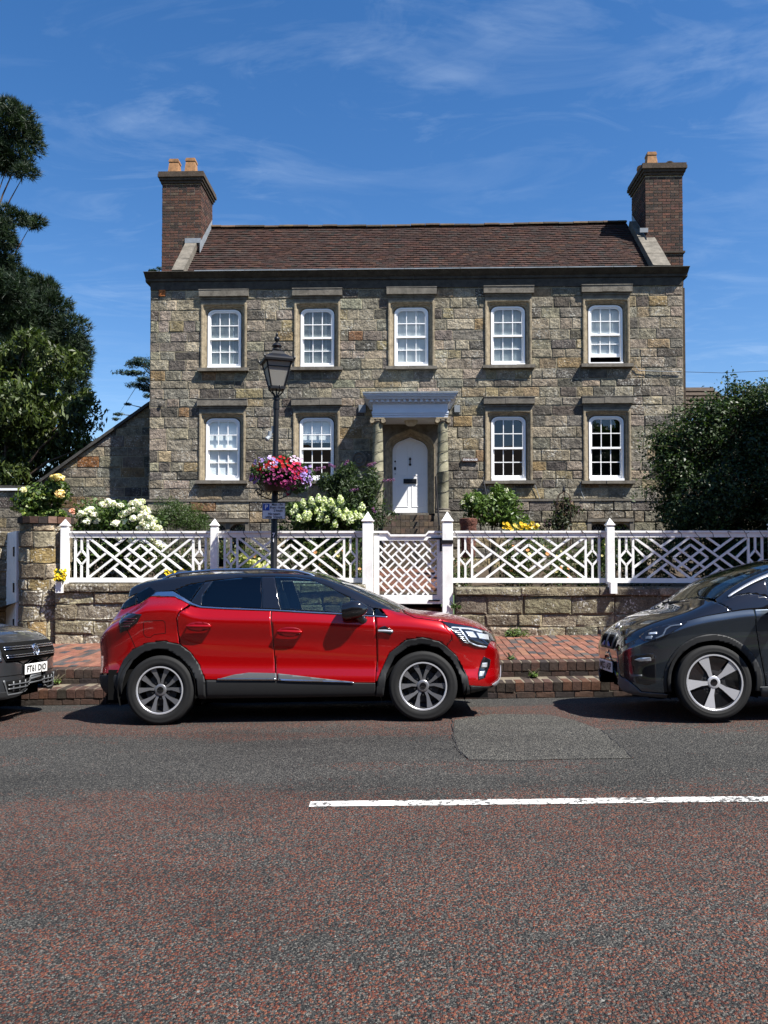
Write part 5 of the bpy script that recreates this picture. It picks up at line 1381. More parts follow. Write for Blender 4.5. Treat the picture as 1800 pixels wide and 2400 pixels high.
# reddish rough pot by the steps
b = MB(); c = px_base(1012, 15.0); b.lathe([(.10, 0), (.13, .05), (.14, .3), (.16, .5), (.15, .62), (.17, .65), (.17, .75), (.13, .76), (.11, .68)], (c[0], 15.0, PZ(1147, 15.0) - .52), 12)
o = b.build('garden_pot', weathered('red earthenware', (.12, .05, .035), .95, .5, 9, .9, 20, (.08, .03, .02), .7, .03), auto=40); tag(o, 'rough red earthenware pot beside the porch steps', 'pot')
b = MB(); p0 = P(1050, 1020, 16.2); b.tube([P(1043, 1030, 16.2), P(1062, 1130, 15.8), (P(1062, 1130, 15.8).x, 15.8, 1.1)], .012, 6); tag(b.build('garden_cane', M['black_iron']), 'thin dark iron cane leaning among the shrub right of the porch', 'cane')
# mixed border right behind the fence
BORD = [(3, (.04, .07, .02)), (2, (.07, .10, .03)), (2, (.03, .05, .015)), (1, (.12, .12, .05)), (1, (.10, .07, .035))]
for i, (x0, x1, lab) in enumerate(((150, 455, 'low mixed border plants behind the leftmost fence panel'), (470, 790, 'low mixed border plants behind the fence panel with the lamp post'), (985, 1310, 'low mixed border plants behind the fence panel right of the gate'), (1325, 1750, 'border plants with shade-darkened leaf colours behind the rightmost fence panel'))):
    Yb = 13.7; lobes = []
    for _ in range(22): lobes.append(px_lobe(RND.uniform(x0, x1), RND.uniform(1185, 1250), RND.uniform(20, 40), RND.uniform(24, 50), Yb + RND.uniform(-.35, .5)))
    root, p, d = bush('border_plants', lab, 'border plants', px_base((x0 + x1) / 2, Yb), lobes, 7500, .065, BORD if i < 3 else SHADEG, 'leaf', .38, .1, .5)  # rightmost panel: deep shade is put into the darker leaf palette
    if i in (1, 2):
        q = p[NR.choice(len(p), 40)] + np.array([[0, -.25, .05]]); blossoms('flowers', root, q, np.tile([[0, -1, .4]], (40, 1)), .028, [(2, (.75, .68, .30)), (2, (.65, .3, .12)), (2, (.7, .68, .6))], None)['kind'] = 'stuff'
    if i == 1:
        Yb = 13.6; bush('hosta', 'pale variegated leafy clump behind the fence left of the lamp post', 'plant', px_base(545, 13.2), [px_lobe(545, 1232, 45, 22, 13.2), px_lobe(525, 1215, 20, 16, 13.2)], 420, .13, [(2, (.55, .52, .18)), (2, (.35, .38, .10)), (1, (.6, .58, .35))], 'leaf', .55, .2, .3)
# yellow corydalis in the wall
for (x, y, rx, ry, n, lab) in ((131, 1246, 13, 16, 260, 'tuft of yellow corydalis growing out of the wall by the pier'), (375, 1243, 20, 12, 300, 'tuft of yellow corydalis on the wall above the red car')):
    Yc = 12.52; root, p, d = bush('corydalis', lab, 'plant', tuple(P(x, y + 16, Yc)), [px_lobe(x, y, rx, ry, Yc)], n, .05, [(3, (.09, .13, .03)), (1, (.05, .08, .02))], 'leaf', .5, .1, .4, nst=5)
    q = np.array([tuple(P(x + RND.uniform(-rx, rx), y + RND.uniform(-ry, ry * .5), Yc - .12)) for _ in range(40)]); blossoms('flowers', root, q, np.tile([[0, -1, .4]], (40, 1)), .02, [(1, (.85, .60, .03))], None)['kind'] = 'stuff'
# weeds at the foot of walls and in the step joints
for (x, y, Yc, s, lab) in ((1112, 1371, 12.5, 26, 'weeds sprouting at the foot of the garden wall by the red car'), (121, 1471, 10.05, 8, 'small weed in the step joint beside the left car'), (1153, 1457, 10.05, 11, 'green weed growing in the step joint ahead of the red car'), (1105, 1422, 10.4, 10, 'mossy weed on the paving edge near the red car'), (985, 1310, 12.55, 14, 'leafy weed climbing the wall corner beside the gate post')):
    bush('weed', lab, 'weed', tuple(P(x, y + 5, Yc)), [px_lobe(x, y, s, s * .45, Yc, .06)], int(s * 11), .05, LIGHTG if s != 14 else GREEN, 'leaf', .35, .0, .4, nst=4)

# ------------------------------------------------------------------ trees
def limbs(root, base, tips, r0, name='limb'):
    b = MB(); base = Vector(base)
    for t in tips:
        t = Vector(t); mid = base.lerp(t, .5) + Vector((0, 0, (t - base).length * .08)); b.tube([base, base.lerp(mid, .5), mid, mid.lerp(t, .5), t], [r0, r0 * .8, r0 * .55, r0 * .35, r0 * .12], 7)
    return local(b.build(name, M['bark'], root), root)
def tree(name, label, base, top, r0, lobes, n, size, pal, mat='leaf', asp=.5, shell=.25, rough=.4, freq=1.2, droop=.3, per=1, **kw):
    root = empty(name, base); tag(root, label, 'tree'); bz = Vector(base); tp = Vector(top)
    b = MB(); b.tube([bz - Vector((0, 0, .2)), bz.lerp(tp, .3), bz.lerp(tp, .7), tp], [r0 * 1.25, r0, r0 * .7, r0 * .25], 12); local(b.build('trunk', M['bark'], root), root)
    limbs(root, bz.lerp(tp, .45), [l[:3] for l in lobes[::2]], r0 * .4); limbs(root, bz.lerp(tp, .75), [l[:3] for l in lobes[1::2]], r0 * .3)
    p, d, r = lobe_points(lobes, n, shell, rough, freq)
    leaves('crown', root, p, d, size, pal, M[mat], asp, droop, org=base, **kw)
    return root, p, d
# broadleaf tree on the left
Y = 24.5; k = Y / 1700
lob = []
for x, y, rx, ry in ((40, 800, 75, 75), (120, 780, 60, 55), (-30, 860, 80, 80), (90, 880, 85, 70), (165, 900, 50, 60), (60, 960, 90, 60), (150, 975, 60, 48), (10, 1020, 80, 50), (110, 1030, 60, 30), (60, 735, 45, 35), (185, 965, 28, 35), (-90, 900, 90, 110), (190, 860, 16, 24), (30, 880, 90, 80), (80, 960, 80, 70), (20, 780, 50, 60), (20, 960, 60, 80)):
    lob.append(px_lobe(x, y, rx * .86, ry * .86, Y + RND.uniform(-.8, .8)))
tree('broadleaf_tree', 'broadleaf tree with long drooping leaves rising behind the wing wall', (PX(20, Y), Y, 0.4), P(10, 800, Y), .16, lob, 24000, .22, [(4, (.038, .056, .012)), (3, (.056, .08, .018)), (2, (.022, .034, .009)), (1, (.10, .125, .028))], 'leaf_gloss', .30, .35, .55, 1.6, .7)
# pine far left
Y = 31.0; k = Y / 1700
root = empty('pine_tree', (PX(-60, Y), Y, 0)); tag(root, 'tall dark pine tree at the left edge', 'tree'); bz = Vector(root.location)
b = MB(); tz = PZ(240, Y); b.tube([bz, bz + Vector((.1, 0, tz * .4)), bz + Vector((-.1, 0, tz * .75)), bz + Vector((.2, 0, tz))], [.45, .38, .28, .1], 12); local(b.build('trunk', M['bark'], root), root)
pads = [(20, 270, 62, 48), (60, 300, 36, 34), (-30, 320, 70, 55), (20, 345, 55, 28), (55, 372, 30, 14), (30, 245, 40, 28),
        (20, 470, 40, 22), (70, 480, 30, 18), (-20, 500, 60, 35), (20, 520, 24, 20), (5, 565, 26, 25), (-30, 600, 55, 50),
        (60, 640, 60, 36), (40, 610, 45, 30), (110, 655, 45, 36), (20, 680, 70, 40), (95, 700, 55, 40), (150, 715, 38, 40), (170, 760, 28, 36), (130, 760, 50, 40), (60, 740, 70, 40), (185, 790, 12, 30), (90, 620, 30, 22), (165, 840, 24, 60), (120, 840, 50, 60), (-30, 560, 50, 50), (30, 690, 80, 50), (0, 620, 60, 50)]
lob = [px_lobe(x, y, rx * .97, ry * .95, Y + RND.uniform(-1.2, 1.2)) for x, y, rx, ry in pads]
limbs(root, bz + Vector((0, 0, tz * .66)), [l[:3] for l in lob[:6]], .06); limbs(root, bz + Vector((0, 0, tz * .52)), [l[:3] for l in lob[6:12]], .06); limbs(root, bz + Vector((0, 0, tz * .38)), [l[:3] for l in lob[12:]], .07)
nt_ = 11000; p, d, r = lobe_points(lob, nt_, .3, .45, 1.3); per = 12
pp = np.repeat(p, per, 0); dd = unit(np.repeat(unit(d + np.array([[0, 0, .6]])), per, 0) * .8 + NR.normal(0, .6, (nt_ * per, 3)))
ln = .26 * NR.uniform(.7, 1.25, (nt_ * per, 1)); sd = unit(np.cross(dd, NR.normal(size=(nt_ * per, 3)))); col = np.repeat(palette(nt_, [(4, (.016, .030, .014)), (3, (.024, .042, .017)), (2, (.01, .02, .01)), (1, (.035, .055, .02))], .25), per, 0)
V = np.stack([pp - sd * .016, pp + sd * .016, pp + dd * ln], 1).reshape(-1, 3) - np.array(bz); quads_mesh('crown', V, np.repeat(col, 3, 0), M['needle'], root, 3)
# cedar peeping out behind the house
Y = 30.0
root = empty('cedar_tree', (PX(420, Y), Y, 0)); tag(root, 'blue green cedar branches peeping out left of the house wall', 'tree'); bz = Vector(root.location)
b = MB(); b.tube([bz, bz + Vector((0, 0, 6)), bz + Vector((.1, 0, 11.3))], [.5, .35, .1], 10); local(b.build('trunk', M['bark'], root), root)
lob = [px_lobe(x, y, rx, ry, Y + RND.uniform(-.4, .4)) for x, y, rx, ry in ((300, 785, 34, 8), (285, 805, 34, 6), (298, 832, 26, 6), (310, 820, 22, 7), (315, 840, 16, 8), (318, 855, 12, 6), (300, 775, 14, 4), (275, 873, 12, 3), (255, 895, 14, 4), (250, 905, 10, 4), (330, 585, 14, 3), (345, 580, 8, 3), (345, 800, 30, 30), (350, 850, 30, 30))]
limbs(root, bz + Vector((0, 0, 6.4)), [l[:3] for l in lob[:9]], .07); limbs(root, bz + Vector((0, 0, 11)), [l[:3] for l in lob[9:11]], .03)
p, d, r = lobe_points(lob, 7000, .1, .5, 2.0); leaves('crown', root, p, d, .12, [(3, (.022, .045, .030)), (2, (.03, .06, .035)), (1, (.015, .03, .02))], M['needle'], .22, .1, .6, .2, bz)
# big dark bush at the right, and the tree over it that shades the fence
Y = 14.6
lob = [px_lobe(x, y, rx, ry, Y + dy_) for x, y, rx, ry, dy_ in ((1560, 1000, 130, 130, .3), (1500, 1060, 90, 90, 0), (1620, 930, 100, 90, .2), (1480, 960, 60, 60, .2), (1650, 1050, 120, 110, -.2), (1540, 900, 60, 50, .3), (1700, 950, 120, 120, .3), (1470, 1110, 55, 45, .1), (1560, 1110, 110, 40, -.2), (1660, 870, 60, 50, .3), (1450, 1010, 40, 50, .2), (1720, 1080, 130, 80, -.2), (1600, 860, 40, 30, .2), (1430, 960, 22, 26, .2), (1500, 1170, 100, 40, -.1), (1640, 1180, 120, 50, -.2), (1580, 1210, 120, 40, -.2))]
base = (PX(1580, Y), Y, 1.1); root = empty('large_bush', base); tag(root, 'large dark bush overhanging the right end of the fence', 'bush')
p, d, r = lobe_points(lob, 85000, .35, .5, 1.9); leaves('foliage', root, p, d, .062, [(4, (.022, .042, .012)), (3, (.033, .058, .015)), (2, (.014, .026, .009)), (1, (.06, .09, .025))], M['leaf_gloss'], .55, .2, org=base)
# twiggy shoots
tips = [tuple(P(x, y, Y - .2)) for x, y in ((1572, 800), (1590, 812), (1545, 850), (1640, 830), (1655, 815), (1505, 875), (1395, 960), (1400, 1010), (1385, 1040), (1365, 1075), (1380, 1060), (1415, 930), (1440, 890), (1610, 840), (1460, 880))]
stems(root, tuple(P(1560, 1000, Y)), tips, .02, .004, 'shoots', bow=.1)
sp = []
for t in tips:
    c = Vector(P(1560, 1000, Y)); 
    for q in range(60): u = RND.uniform(.62, 1.0); sp.append(tuple(c.lerp(Vector(t), u) + Vector((RND.gauss(0, .05), RND.gauss(0, .05), RND.gauss(0, .05) + (1 - u) * .12))))
sp = np.array(sp); leaves('shoot_leaves', root, sp, unit(NR.normal(size=(len(sp), 3))), .06, [(3, (.035, .06, .016)), (2, (.06, .09, .025))], M['leaf_gloss'], .5, .2, org=base)
bb = MB(); bb.tube([Vector(base), Vector(base) + Vector((.1, 0, 1.2)), Vector(base) + Vector((.2, 0, 2.2))], [.12, .09, .04], 8); local(bb.build('trunk', M['bark'], root), root)
lob = [(x + RND.uniform(-.3, .3), y + RND.uniform(-.25, .25), z + RND.uniform(-.3, .3), .75, .7, .55) for x, y, z in [(6.85 + .62 * i, 11.2, 5.6) for i in range(7)] + [(7.0 + .7 * i, 12.0, 6.1) for i in range(6)] + [(7.6 + .75 * i, 12.9, 6.5) for i in range(5)] + [(7.3 + .8 * i, 10.6, 6.0) for i in range(4)]]
tree('street_tree', 'leafy tree just beyond the right edge whose shade dapples the fence', (9.6, 11.8, .3), (9.0, 11.6, 7), .17, lob, 26000, .13, GREEN, 'leaf', .55, .2, .4, 1.5, .2)
# ------------------------------------------------------------------ lamp post with basket and parking sign
LYY = 12.30; LS = LYY / 1700
lp0 = P(590, 1395, LYY); lbase = Vector((PX(589, LYY, 1250), LYY, z_pav(PX(589, LYY), LYY)))
ltop = P(597, 862, LYY)
lamp = empty('street_lamp', lbase); tag(lamp, 'black Victorian style lamp post with four sided lantern', 'street lamp')
def lpart(name, mb, mat, parent=lamp, **kw):
    o = mb.build(name, mat, parent, **kw); o.data.transform(Matrix.Translation(-lbase)); return o
ax = ltop - lbase
at_ = lambda dy_: lbase + ax * ((P(593, dy_, LYY).z - lbase.z) / ax.z)
b = MB(); rads = [(0, .085), (.08, .085), (.10, .065), (.95, .062), (1.0, .07), (1.06, .07), (1.1, .052)]
zq = [(lbase + Vector((0, 0, h)), r) for h, r in rads]
pts = [lbase + ax * (h / ax.z) for h, r in rads] + [at_(1075), at_(1070), at_(1000), at_(866), ltop]; rr = [r for h, r in rads] + [.052, .047, .046, .042, .042]
b.tube(pts, rr, 16); lpart('post', b, M['black_iron'], auto=40)
b = MB(); b.tube([at_(884), at_(868)], .050, 14); b.tube([at_(864), at_(860)], .055, 14); lpart('collar', b, M['black_iron'], auto=40)
# bracket frog: four curved arms up to the lantern
c0 = at_(860); zl0 = P(597, 838, LYY).z
for k in range(4):
    a = math.pi / 4 + k * math.pi / 2 - .12; dx, dy_ = math.cos(a), math.sin(a); b = MB()
    b.tube([c0 + Vector((dx * .02, dy_ * .02, -.03)), c0 + Vector((dx * .05, dy_ * .05, .05)), c0 + Vector((dx * .12, dy_ * .12, .11)), c0 + Vector((dx * .135, dy_ * .135, .16)), c0 + Vector((dx * .10, dy_ * .10, .185))], .011, 7); lpart('bracket_arm', b, M['black_iron'], auto=50)
b = MB(); b.tube([c0, c0 + Vector((0, 0, .17))], .012, 6); lpart('gas_pipe', b, M['black_iron'])
# lantern
lc = Vector((c0.x + .005, c0.y, 0)); z0, z1 = P(597, 838, LYY).z, P(597, 783, LYY).z
lan = empty('lantern', (0, 0, 0), 0, lamp); rz = Matrix.Rotation(.36, 3, 'Z')
def sq(h, z): return [lc + rz @ Vector((x * h, y * h, 0)) + Vector((0, 0, z)) for x, y in ((-1, -1), (1, -1), (1, 1), (-1, 1))]
h0, h1 = .105, .195
A, B_ = sq(h0, z0), sq(h1, z1)
b = MB()
for i in range(4): b.bar(A[i], B_[i], .022, .022)
lpart('corner_bars', b, M['black_iron'], lan)['kind'] = 'stuff'
b = MB()
for i in range(4): b.bar(A[i], A[(i + 1) % 4], .026, .026); b.bar(B_[i], B_[(i + 1) % 4], .03, .03)
lpart('lantern_frame', b, M['black_iron'], lan)['kind'] = 'stuff'
b = MB(); b.add(sq(h0 + .01, z0 - .03) + sq(h0 + .01, z0 + .01), [(0, 3, 2, 1), (4, 5, 6, 7), (0, 1, 5, 4), (1, 2, 6, 5), (2, 3, 7, 6), (3, 0, 4, 7)]); lpart('lantern_base', b, M['black_iron'], lan)
M['lamp_glass'] = base_mat('frosted lantern glass', (.40, .38, .33), .5); M['lamp_glass'].node_tree.nodes['Principled BSDF'].inputs['Transmission Weight'].default_value = .55
for i in range(4):
    b = MB(); q = sq(h0 - .006, z0 + .01), sq(h1 - .006, z1 - .01); b.add([q[0][i], q[0][(i + 1) % 4], q[1][(i + 1) % 4], q[1][i]], [(0, 1, 2, 3)]); lpart('glass_pane', b, M['lamp_glass'], lan, fix=False)
    t = .76; m0, m1 = A[i].lerp(B_[i], t), A[(i + 1) % 4].lerp(B_[(i + 1) % 4], t); b = MB(); b.bar(m0, m1, .016, .016); lpart('glazing_bar', b, M['black_iron'], lan)
zr = [(.235, z1 - .012), (.24, z1 + .02), (.215, z1 + .05), (.12, z1 + .115), (.085, z1 + .16), (.07, z1 + .175)]
b = MB(); rings = [sq(h, z) for h, z in zr]; V = [v for r in rings for v in r]
F = [(k * 4 + i, k * 4 + (i + 1) % 4, k * 4 + 4 + (i + 1) % 4, k * 4 + 4 + i) for k in range(len(rings) - 1) for i in range(4)] + [(3, 2, 1, 0), tuple(len(V) - 4 + i for i in range(4))]
b.add(V, F); lpart('lantern_roof', b, M['black_iron'], lan)
b = MB(); zz = z1 + .17; b.lathe([(.075, 0), (.085, .02), (.06, .05), (.065, .07), (.08, .09), (.05, .13), (.02, .15), (.02, .16), (.04, .18), (.045, .21), (.03, .235), (.012, .245), (.022, .265), (.015, .29), (0, .315)], (lc.x, lc.y, zz), 14); lpart('finial', b, M['black_iron'], lan, auto=50)
for i in range(4):
    b = MB(); q = sq(.235, z1 + .02)[i]; b.lathe([(.014, 0), (.018, .02), (.0, .07)], q, 8); lpart('corner_spike', b, M['black_iron'], lan)
# small camera and number
b = MB(); q = at_(942); b.tube([q + Vector((-.04, -.01, 0)), q + Vector((-.09, -.01, 0))], .012, 6); b.tube([q + Vector((-.085, -.03, .07)), q + Vector((-.095, -.03, -.03))], .03, 10); b.tube([q + Vector((-.10, -.06, -.03)), q + Vector((-.13, -.10, -.07))], .035, 10); b.box(q + Vector((-.05, 0, .1)), (.03, .03, .12)); lpart('floodlight', b, M['lead'], auto=40)
for ch, yy in (('7', 1156), ('1', 1167)):
    me = text_mesh(ch, .085, .001, sx=.9, bold=.003); me.materials.append(M['sash_paint']); q = at_(yy); me.transform(Matrix.Translation(q + Vector((0.0, -.0565, 0)) - lbase) @ Matrix.Rotation(math.pi / 2, 4, 'X')); put('numeral', me, None, lamp)
# parking sign
sp_ = at_(1104); sg = empty('parking_sign', sp_); tag(sg, 'white and blue parking restriction sign fixed to the lamp post', 'sign')
M['sign_white'] = weathered('sign white', (.66, .69, .72), .45, .08, 4, .05, 30); M['sign_blue'] = base_mat('sign blue', (.02, .08, .36), .4); M['sign_black'] = base_mat('sign black', (.01, .01, .012), .5)
sw, sh = .365, .255
b = MB(); b.box((0, -.075, 0), (sw, .006, sh)); b.build('plate', M['sign_white'], sg)
b = MB()
for x0, x1, zz0, zz1 in ((-sw / 2, sw / 2, sh / 2 - .006, sh / 2), (-sw / 2, sw / 2, -sh / 2, -sh / 2 + .006), (-sw / 2, -sw / 2 + .006, -sh / 2 + .006, sh / 2 - .006), (sw / 2 - .006, sw / 2, -sh / 2 + .006, sh / 2 - .006)): b.b2(x0, x1, -.081, -.0785, zz0, zz1)
b.build('border', M['sign_black'], sg)['kind'] = 'stuff'
b = MB(); b.b2(-sw / 2 + .015, -sw / 2 + .115, -.0815, -.0785, .005, .108); b.build('blue_panel', M['sign_blue'], sg)
def sign_text(t, x, z, size, mat, y=-.0825):
    me = text_mesh(t, size, .0005, sx=.9, bold=.0012); me.materials.append(mat); me.transform(Matrix.Translation((x, y, z)) @ Matrix.Rotation(math.pi / 2, 4, 'X')); put('lettering', me, None, sg)
sign_text('P', -sw / 2 + .065, .056, .105, M['sash_paint'])
for t, x, z in (('Mon - Fri', .055, .095), ('8 am - 6 pm', .055, .05), ('2 hours', .07, .002), ('No return', .01, -.05), ('within 2 hours', .0, -.097)): sign_text(t, x, z, .05, M['sign_black'])
b = MB(); b.box((0, -.06, .06), (.12, .03, .03)); b.box((0, -.06, -.06), (.12, .03, .03)); b.build('clip', M['lead'], sg)
# flower basket wrapped round the post
fc = at_(1040); bk = empty('flower_basket', at_(1062)); tag(bk, 'overflowing basket of red, pink and purple flowers on the lamp post', 'flower basket'); BO = Vector(bk.location)
c = at_(1045)
b = MB(); b.lathe([(.10, -.13), (.20, -.12), (.27, -.02), (.30, .10), (.31, .14), (.29, .14), (.27, .08), (.0, .06)], c, 22); o = b.build('bowl', M['black_iron'], bk, auto=40); o.data.transform(Matrix.Translation(-BO))
b = MB()
for s in (-1, 1):
    for k in range(2):
        q = c + Vector((s * (.10 + .14 * k), -.08, -.15)); b.tube([q + Vector((s * (.07 * math.cos(t) * (1 - t / 9)), 0, .07 * math.sin(t) * (1 - t / 9))) for t in frange(0, 7, 20)], .009, 5)
    b.tube([c + Vector((s * .04, -.06, -.26)), c + Vector((s * .2, -.06, -.2)), c + Vector((s * .30, -.04, -.10))], .010, 6)
o = b.build('scroll_bracket', M['black_iron'], bk, auto=50); o.data.transform(Matrix.Translation(-BO))
lob = [px_lobe(605, 1022, 62, 26, LYY - .05, .42), px_lobe(570, 1018, 36, 24, LYY - .1, .3), px_lobe(640, 1020, 38, 30, LYY - .1, .3), px_lobe(640, 1048, 24, 26, LYY - .2, .15), px_lobe(610, 1005, 40, 18, LYY - .05, .3)]
p, d, r = lobe_points(lob, 5200, .5, .35, 4.0); leaves('foliage', bk, p, d, .05, [(3, (.03, .055, .018)), (2, (.045, .08, .025)), (1, (.02, .035, .012))], M['leaf'], .55, .3, org=BO)
def bl(n, cx, cy, rx, ry, pal, centre, size, seed):
    r_ = random.Random(seed); pts = []
    for _ in range(n):
        a = r_.uniform(0, 6.283); u = math.sqrt(r_.random()); x, y = cx + rx * u * math.cos(a), cy + ry * u * math.sin(a); dz = math.sqrt(max(0, 1 - min(1, ((x - 605) / 74) ** 2 + ((y - 1025) / 44) ** 2)))
        pts.append(tuple(P(x, y, LYY - .12 - .34 * dz)))
    pts = np.array(pts); nn = unit(pts - np.array(c) + np.array([[0, -.15, .0]])); blossoms('flowers', bk, pts, nn, size * .82, pal, centre, 6, .2, .25)['kind'] = 'stuff'
PK = [(3, (.34, .035, .16)), (2, (.46, .10, .27)), (1, (.24, .02, .11))]
bl(70, 600, 1030, 60, 20, PK, (.08, .004, .04), .026, 1); bl(34, 638, 1050, 28, 24, PK, (.08, .004, .04), .026, 2)
bl(24, 612, 1000, 34, 14, [(3, (.42, .008, .018)), (1, (.52, .03, .03))], None, .034, 3); bl(22, 562, 1010, 22, 9, [(1, (.55, .01, .02))], None, .03, 4); bl(26, 642, 1017, 20, 16, [(1, (.50, .01, .04)), (1, (.6, .05, .2))], None, .03, 5)
bl(30, 575, 998, 28, 14, [(2, (.45, .33, .70)), (2, (.75, .66, .80))], (.25, .15, .45), .032, 6); bl(34, 664, 1030, 13, 28, [(2, (.42, .30, .72)), (2, (.62, .50, .80))], (.25, .15, .45), .032, 7); bl(14, 550, 1030, 12, 12, [(1, (.35, .2, .5))], (.2, .1, .3), .028, 8); bl(20, 640, 992, 16, 8, [(1, (.72, .6, .72))], (.4, .2, .4), .03, 9)
# overhead wire beyond the right corner of the house, contrail-thin
b = MB(); b.tube([P(1470, 803, 40), P(1560, 805.5, 40), P(1660, 801, 40), P(2300, 780, 40)], .012, 4); tag(b.build('overhead_wire', M['black_iron']), 'thin overhead wire crossing the sky right of the house', 'wire')
# ------------------------------------------------------------------ car building
def clip_half(poly, ax, val, keep_less):
    out = []; n = len(poly)
    for i in range(n):
        p, q = poly[i], poly[(i + 1) % n]; ip = (p[ax] <= val) if keep_less else (p[ax] >= val); iq = (q[ax] <= val) if keep_less else (q[ax] >= val)
        if ip: out.append(p)
        if ip != iq:
            t = (val - p[ax]) / (q[ax] - p[ax]); out.append((p[0] + (q[0] - p[0]) * t, p[1] + (q[1] - p[1]) * t))
    return out
def grid_clip(poly, us, vs):
    """cut a 2-D polygon along grid lines; returns small faces"""
    cells = []
    for a, b_ in zip(us[:-1], us[1:]):
        col = clip_half(clip_half(poly, 0, a, False), 0, b_, True)
        if len(col) < 3: continue
        for c, d in zip(vs[:-1], vs[1:]):
            f = clip_half(clip_half(col, 1, c, False), 1, d, True)
            g = []
            for p in f:
                if not g or abs(p[0] - g[-1][0]) + abs(p[1] - g[-1][1]) > 1e-7: g.append(p)
            if len(g) > 1 and abs(g[0][0] - g[-1][0]) + abs(g[0][1] - g[-1][1]) < 1e-7: g.pop()
            if len(g) >= 3:
                ar = sum(g[i][0] * g[(i + 1) % len(g)][1] - g[(i + 1) % len(g)][0] * g[i][1] for i in range(len(g)))
                if abs(ar) > 1e-9: cells.append(g)
    return cells
def stroke(pts, w):
    """polyline to thin polygon"""
    l, r = [], []
    for i, p in enumerate(pts):
        a, b_ = pts[max(i - 1, 0)], pts[min(i + 1, len(pts) - 1)]; dx, dy = b_[0] - a[0], b_[1] - a[1]; n = math.hypot(dx, dy) or 1
        l.append((p[0] - dy / n * w / 2, p[1] + dx / n * w / 2)); r.append((p[0] + dy / n * w / 2, p[1] - dx / n * w / 2))
    return l + r[::-1]
class Shell:
    """half body: stations along x, section through key lines from sill to roof centre"""
    def __init__(s, x0, x1, bot, w, frac, k3, k4, k5):
        s.x0, s.x1 = x0, x1; f = lambda pts, i: pchip([(p[0], p[i]) for p in pts])
        s.bot = pchip(bot); s.w = pchip(w); s.frac = frac
        s.k3z, s.k3y, s.k4z, s.k4y, s.k5z = f(k3, 1), f(k3, 2), f(k4, 1), f(k4, 2), pchip(k5)
        s.T3 = len(frac) + 1; s.T4 = s.T3 + 1; s.T5 = s.T3 + 2; s.cache = {}
    def sec(s, x):
        k = round(x, 5)
        if k not in s.cache:
            b = s.bot(x); z3 = max(s.k3z(x), b + .02); w = s.w(x); z4 = max(s.k4z(x), z3 + .004); z5 = max(s.k5z(x), z4 + .003)
            pts = [(s.frac[0][1] * w * .93, b)] + [(wd * w, b + (z3 - b) * fr) for fr, wd in s.frac] + [(s.k3y(x), z3), (s.k4y(x), z4), (0.0, z5)]
            # extra point so that the top stays crowned
            s.cache[k] = (pchip([(i, p[0]) for i, p in enumerate(pts)]), pchip([(i, p[1]) for i, p in enumerate(pts)]))
        return s.cache[k]
    def yz(s, x, t):
        fy, fz = s.sec(x); t = min(max(t, 0), s.T5)
        if t > s.T4:   # crowned top panel
            u = t - s.T4; y4, z4, z5 = fy(s.T4), fz(s.T4), fz(s.T5); return y4 * (1 - u), z4 + (z5 - z4) * (1 - (1 - u) ** 2.2)
        return fy(t), fz(t)
    def t_of(s, x, z):
        lo, hi = 0.0, float(s.T5)
        for _ in range(30):
            m = (lo + hi) / 2
            if s.yz(x, m)[1] < z: lo = m
            else: hi = m
        return (lo + hi) / 2
    def pt(s, x, t, off=0.0, side=-1):
        y, z = s.yz(x, t); v = Vector((x, y, z))
        if off:
            e = .004; xa, xb = max(x - e, s.x0), min(x + e, s.x1); ta, tb = max(t - .02, 0), min(t + .02, s.T5)
            a = Vector((xb, *s.yz(xb, t))) - Vector((xa, *s.yz(xa, t))); b_ = Vector((x, *s.yz(x, tb))) - Vector((x, *s.yz(x, ta)))
            n = b_.cross(a)
            if n.length > 1e-12:
                n.normalize(); c = Vector((0, y, z - .55))
                if n.dot(c) < 0 and abs(n.y) > .15: n = -n
                if n.y < -.2: n = -n
                v = v + n * off
        return Vector((v.x, v.y * (1 if side > 0 else -1), v.z))
    def xt(s, pts):
        """(x, z) outline -> (x, t), with long edges broken up first"""
        d = []
        for i, p in enumerate(pts):
            q = pts[(i + 1) % len(pts)]; n = max(1, int(math.hypot(q[0] - p[0], q[1] - p[1]) / .05))
            for k in range(n): d.append((p[0] + (q[0] - p[0]) * k / n, p[1] + (q[1] - p[1]) * k / n))
        d = [(min(max(x, s.x0), s.x1), z) for x, z in d]
        return [(x, s.t_of(x, z)) for x, z in d]
    def xs(s):
        n = 170; g = [s.x0 + (s.x1 - s.x0) * i / n for i in range(n + 1)]
        for e, sg in ((s.x0, 1), (s.x1, -1)): g += [e + sg * v for v in (.004, .009, .016, .025, .05, .065, .085, .1)]
        return sorted(g)
    def panel(s, name, poly, mat, parent, off=0.0, thick=.006, sides=(-1, 1), joined=False, raw=False, label=None, tstep=10):
        P2 = poly if raw else s.xt(poly); vs = [i / tstep for i in range(int(s.T5 * tstep) + 1)]
        cells = grid_clip(P2, s.xs(), vs); objs = []; V = []; F = []; idx = {}
        for sd in sides:
            if not joined: V, F, idx = [], [], {}
            for g in cells:
                f = []
                for (x, t) in g:
                    k = (round(x, 5), round(t, 4), sd if t < s.T5 - 1e-4 else 0)
                    if k not in idx: idx[k] = len(V); V.append(tuple(s.pt(x, t, off, sd)))
                    if not f or f[-1] != idx[k]: f.append(idx[k])
                if len(set(f)) == len(f) and len(f) >= 3: F.append(tuple(f if sd < 0 else f[::-1]))
            if not joined: objs.append(s._mk(name, V, F, mat, parent, thick, label))
        if joined: objs.append(s._mk(name, V, F, mat, parent, thick, label))
        return objs
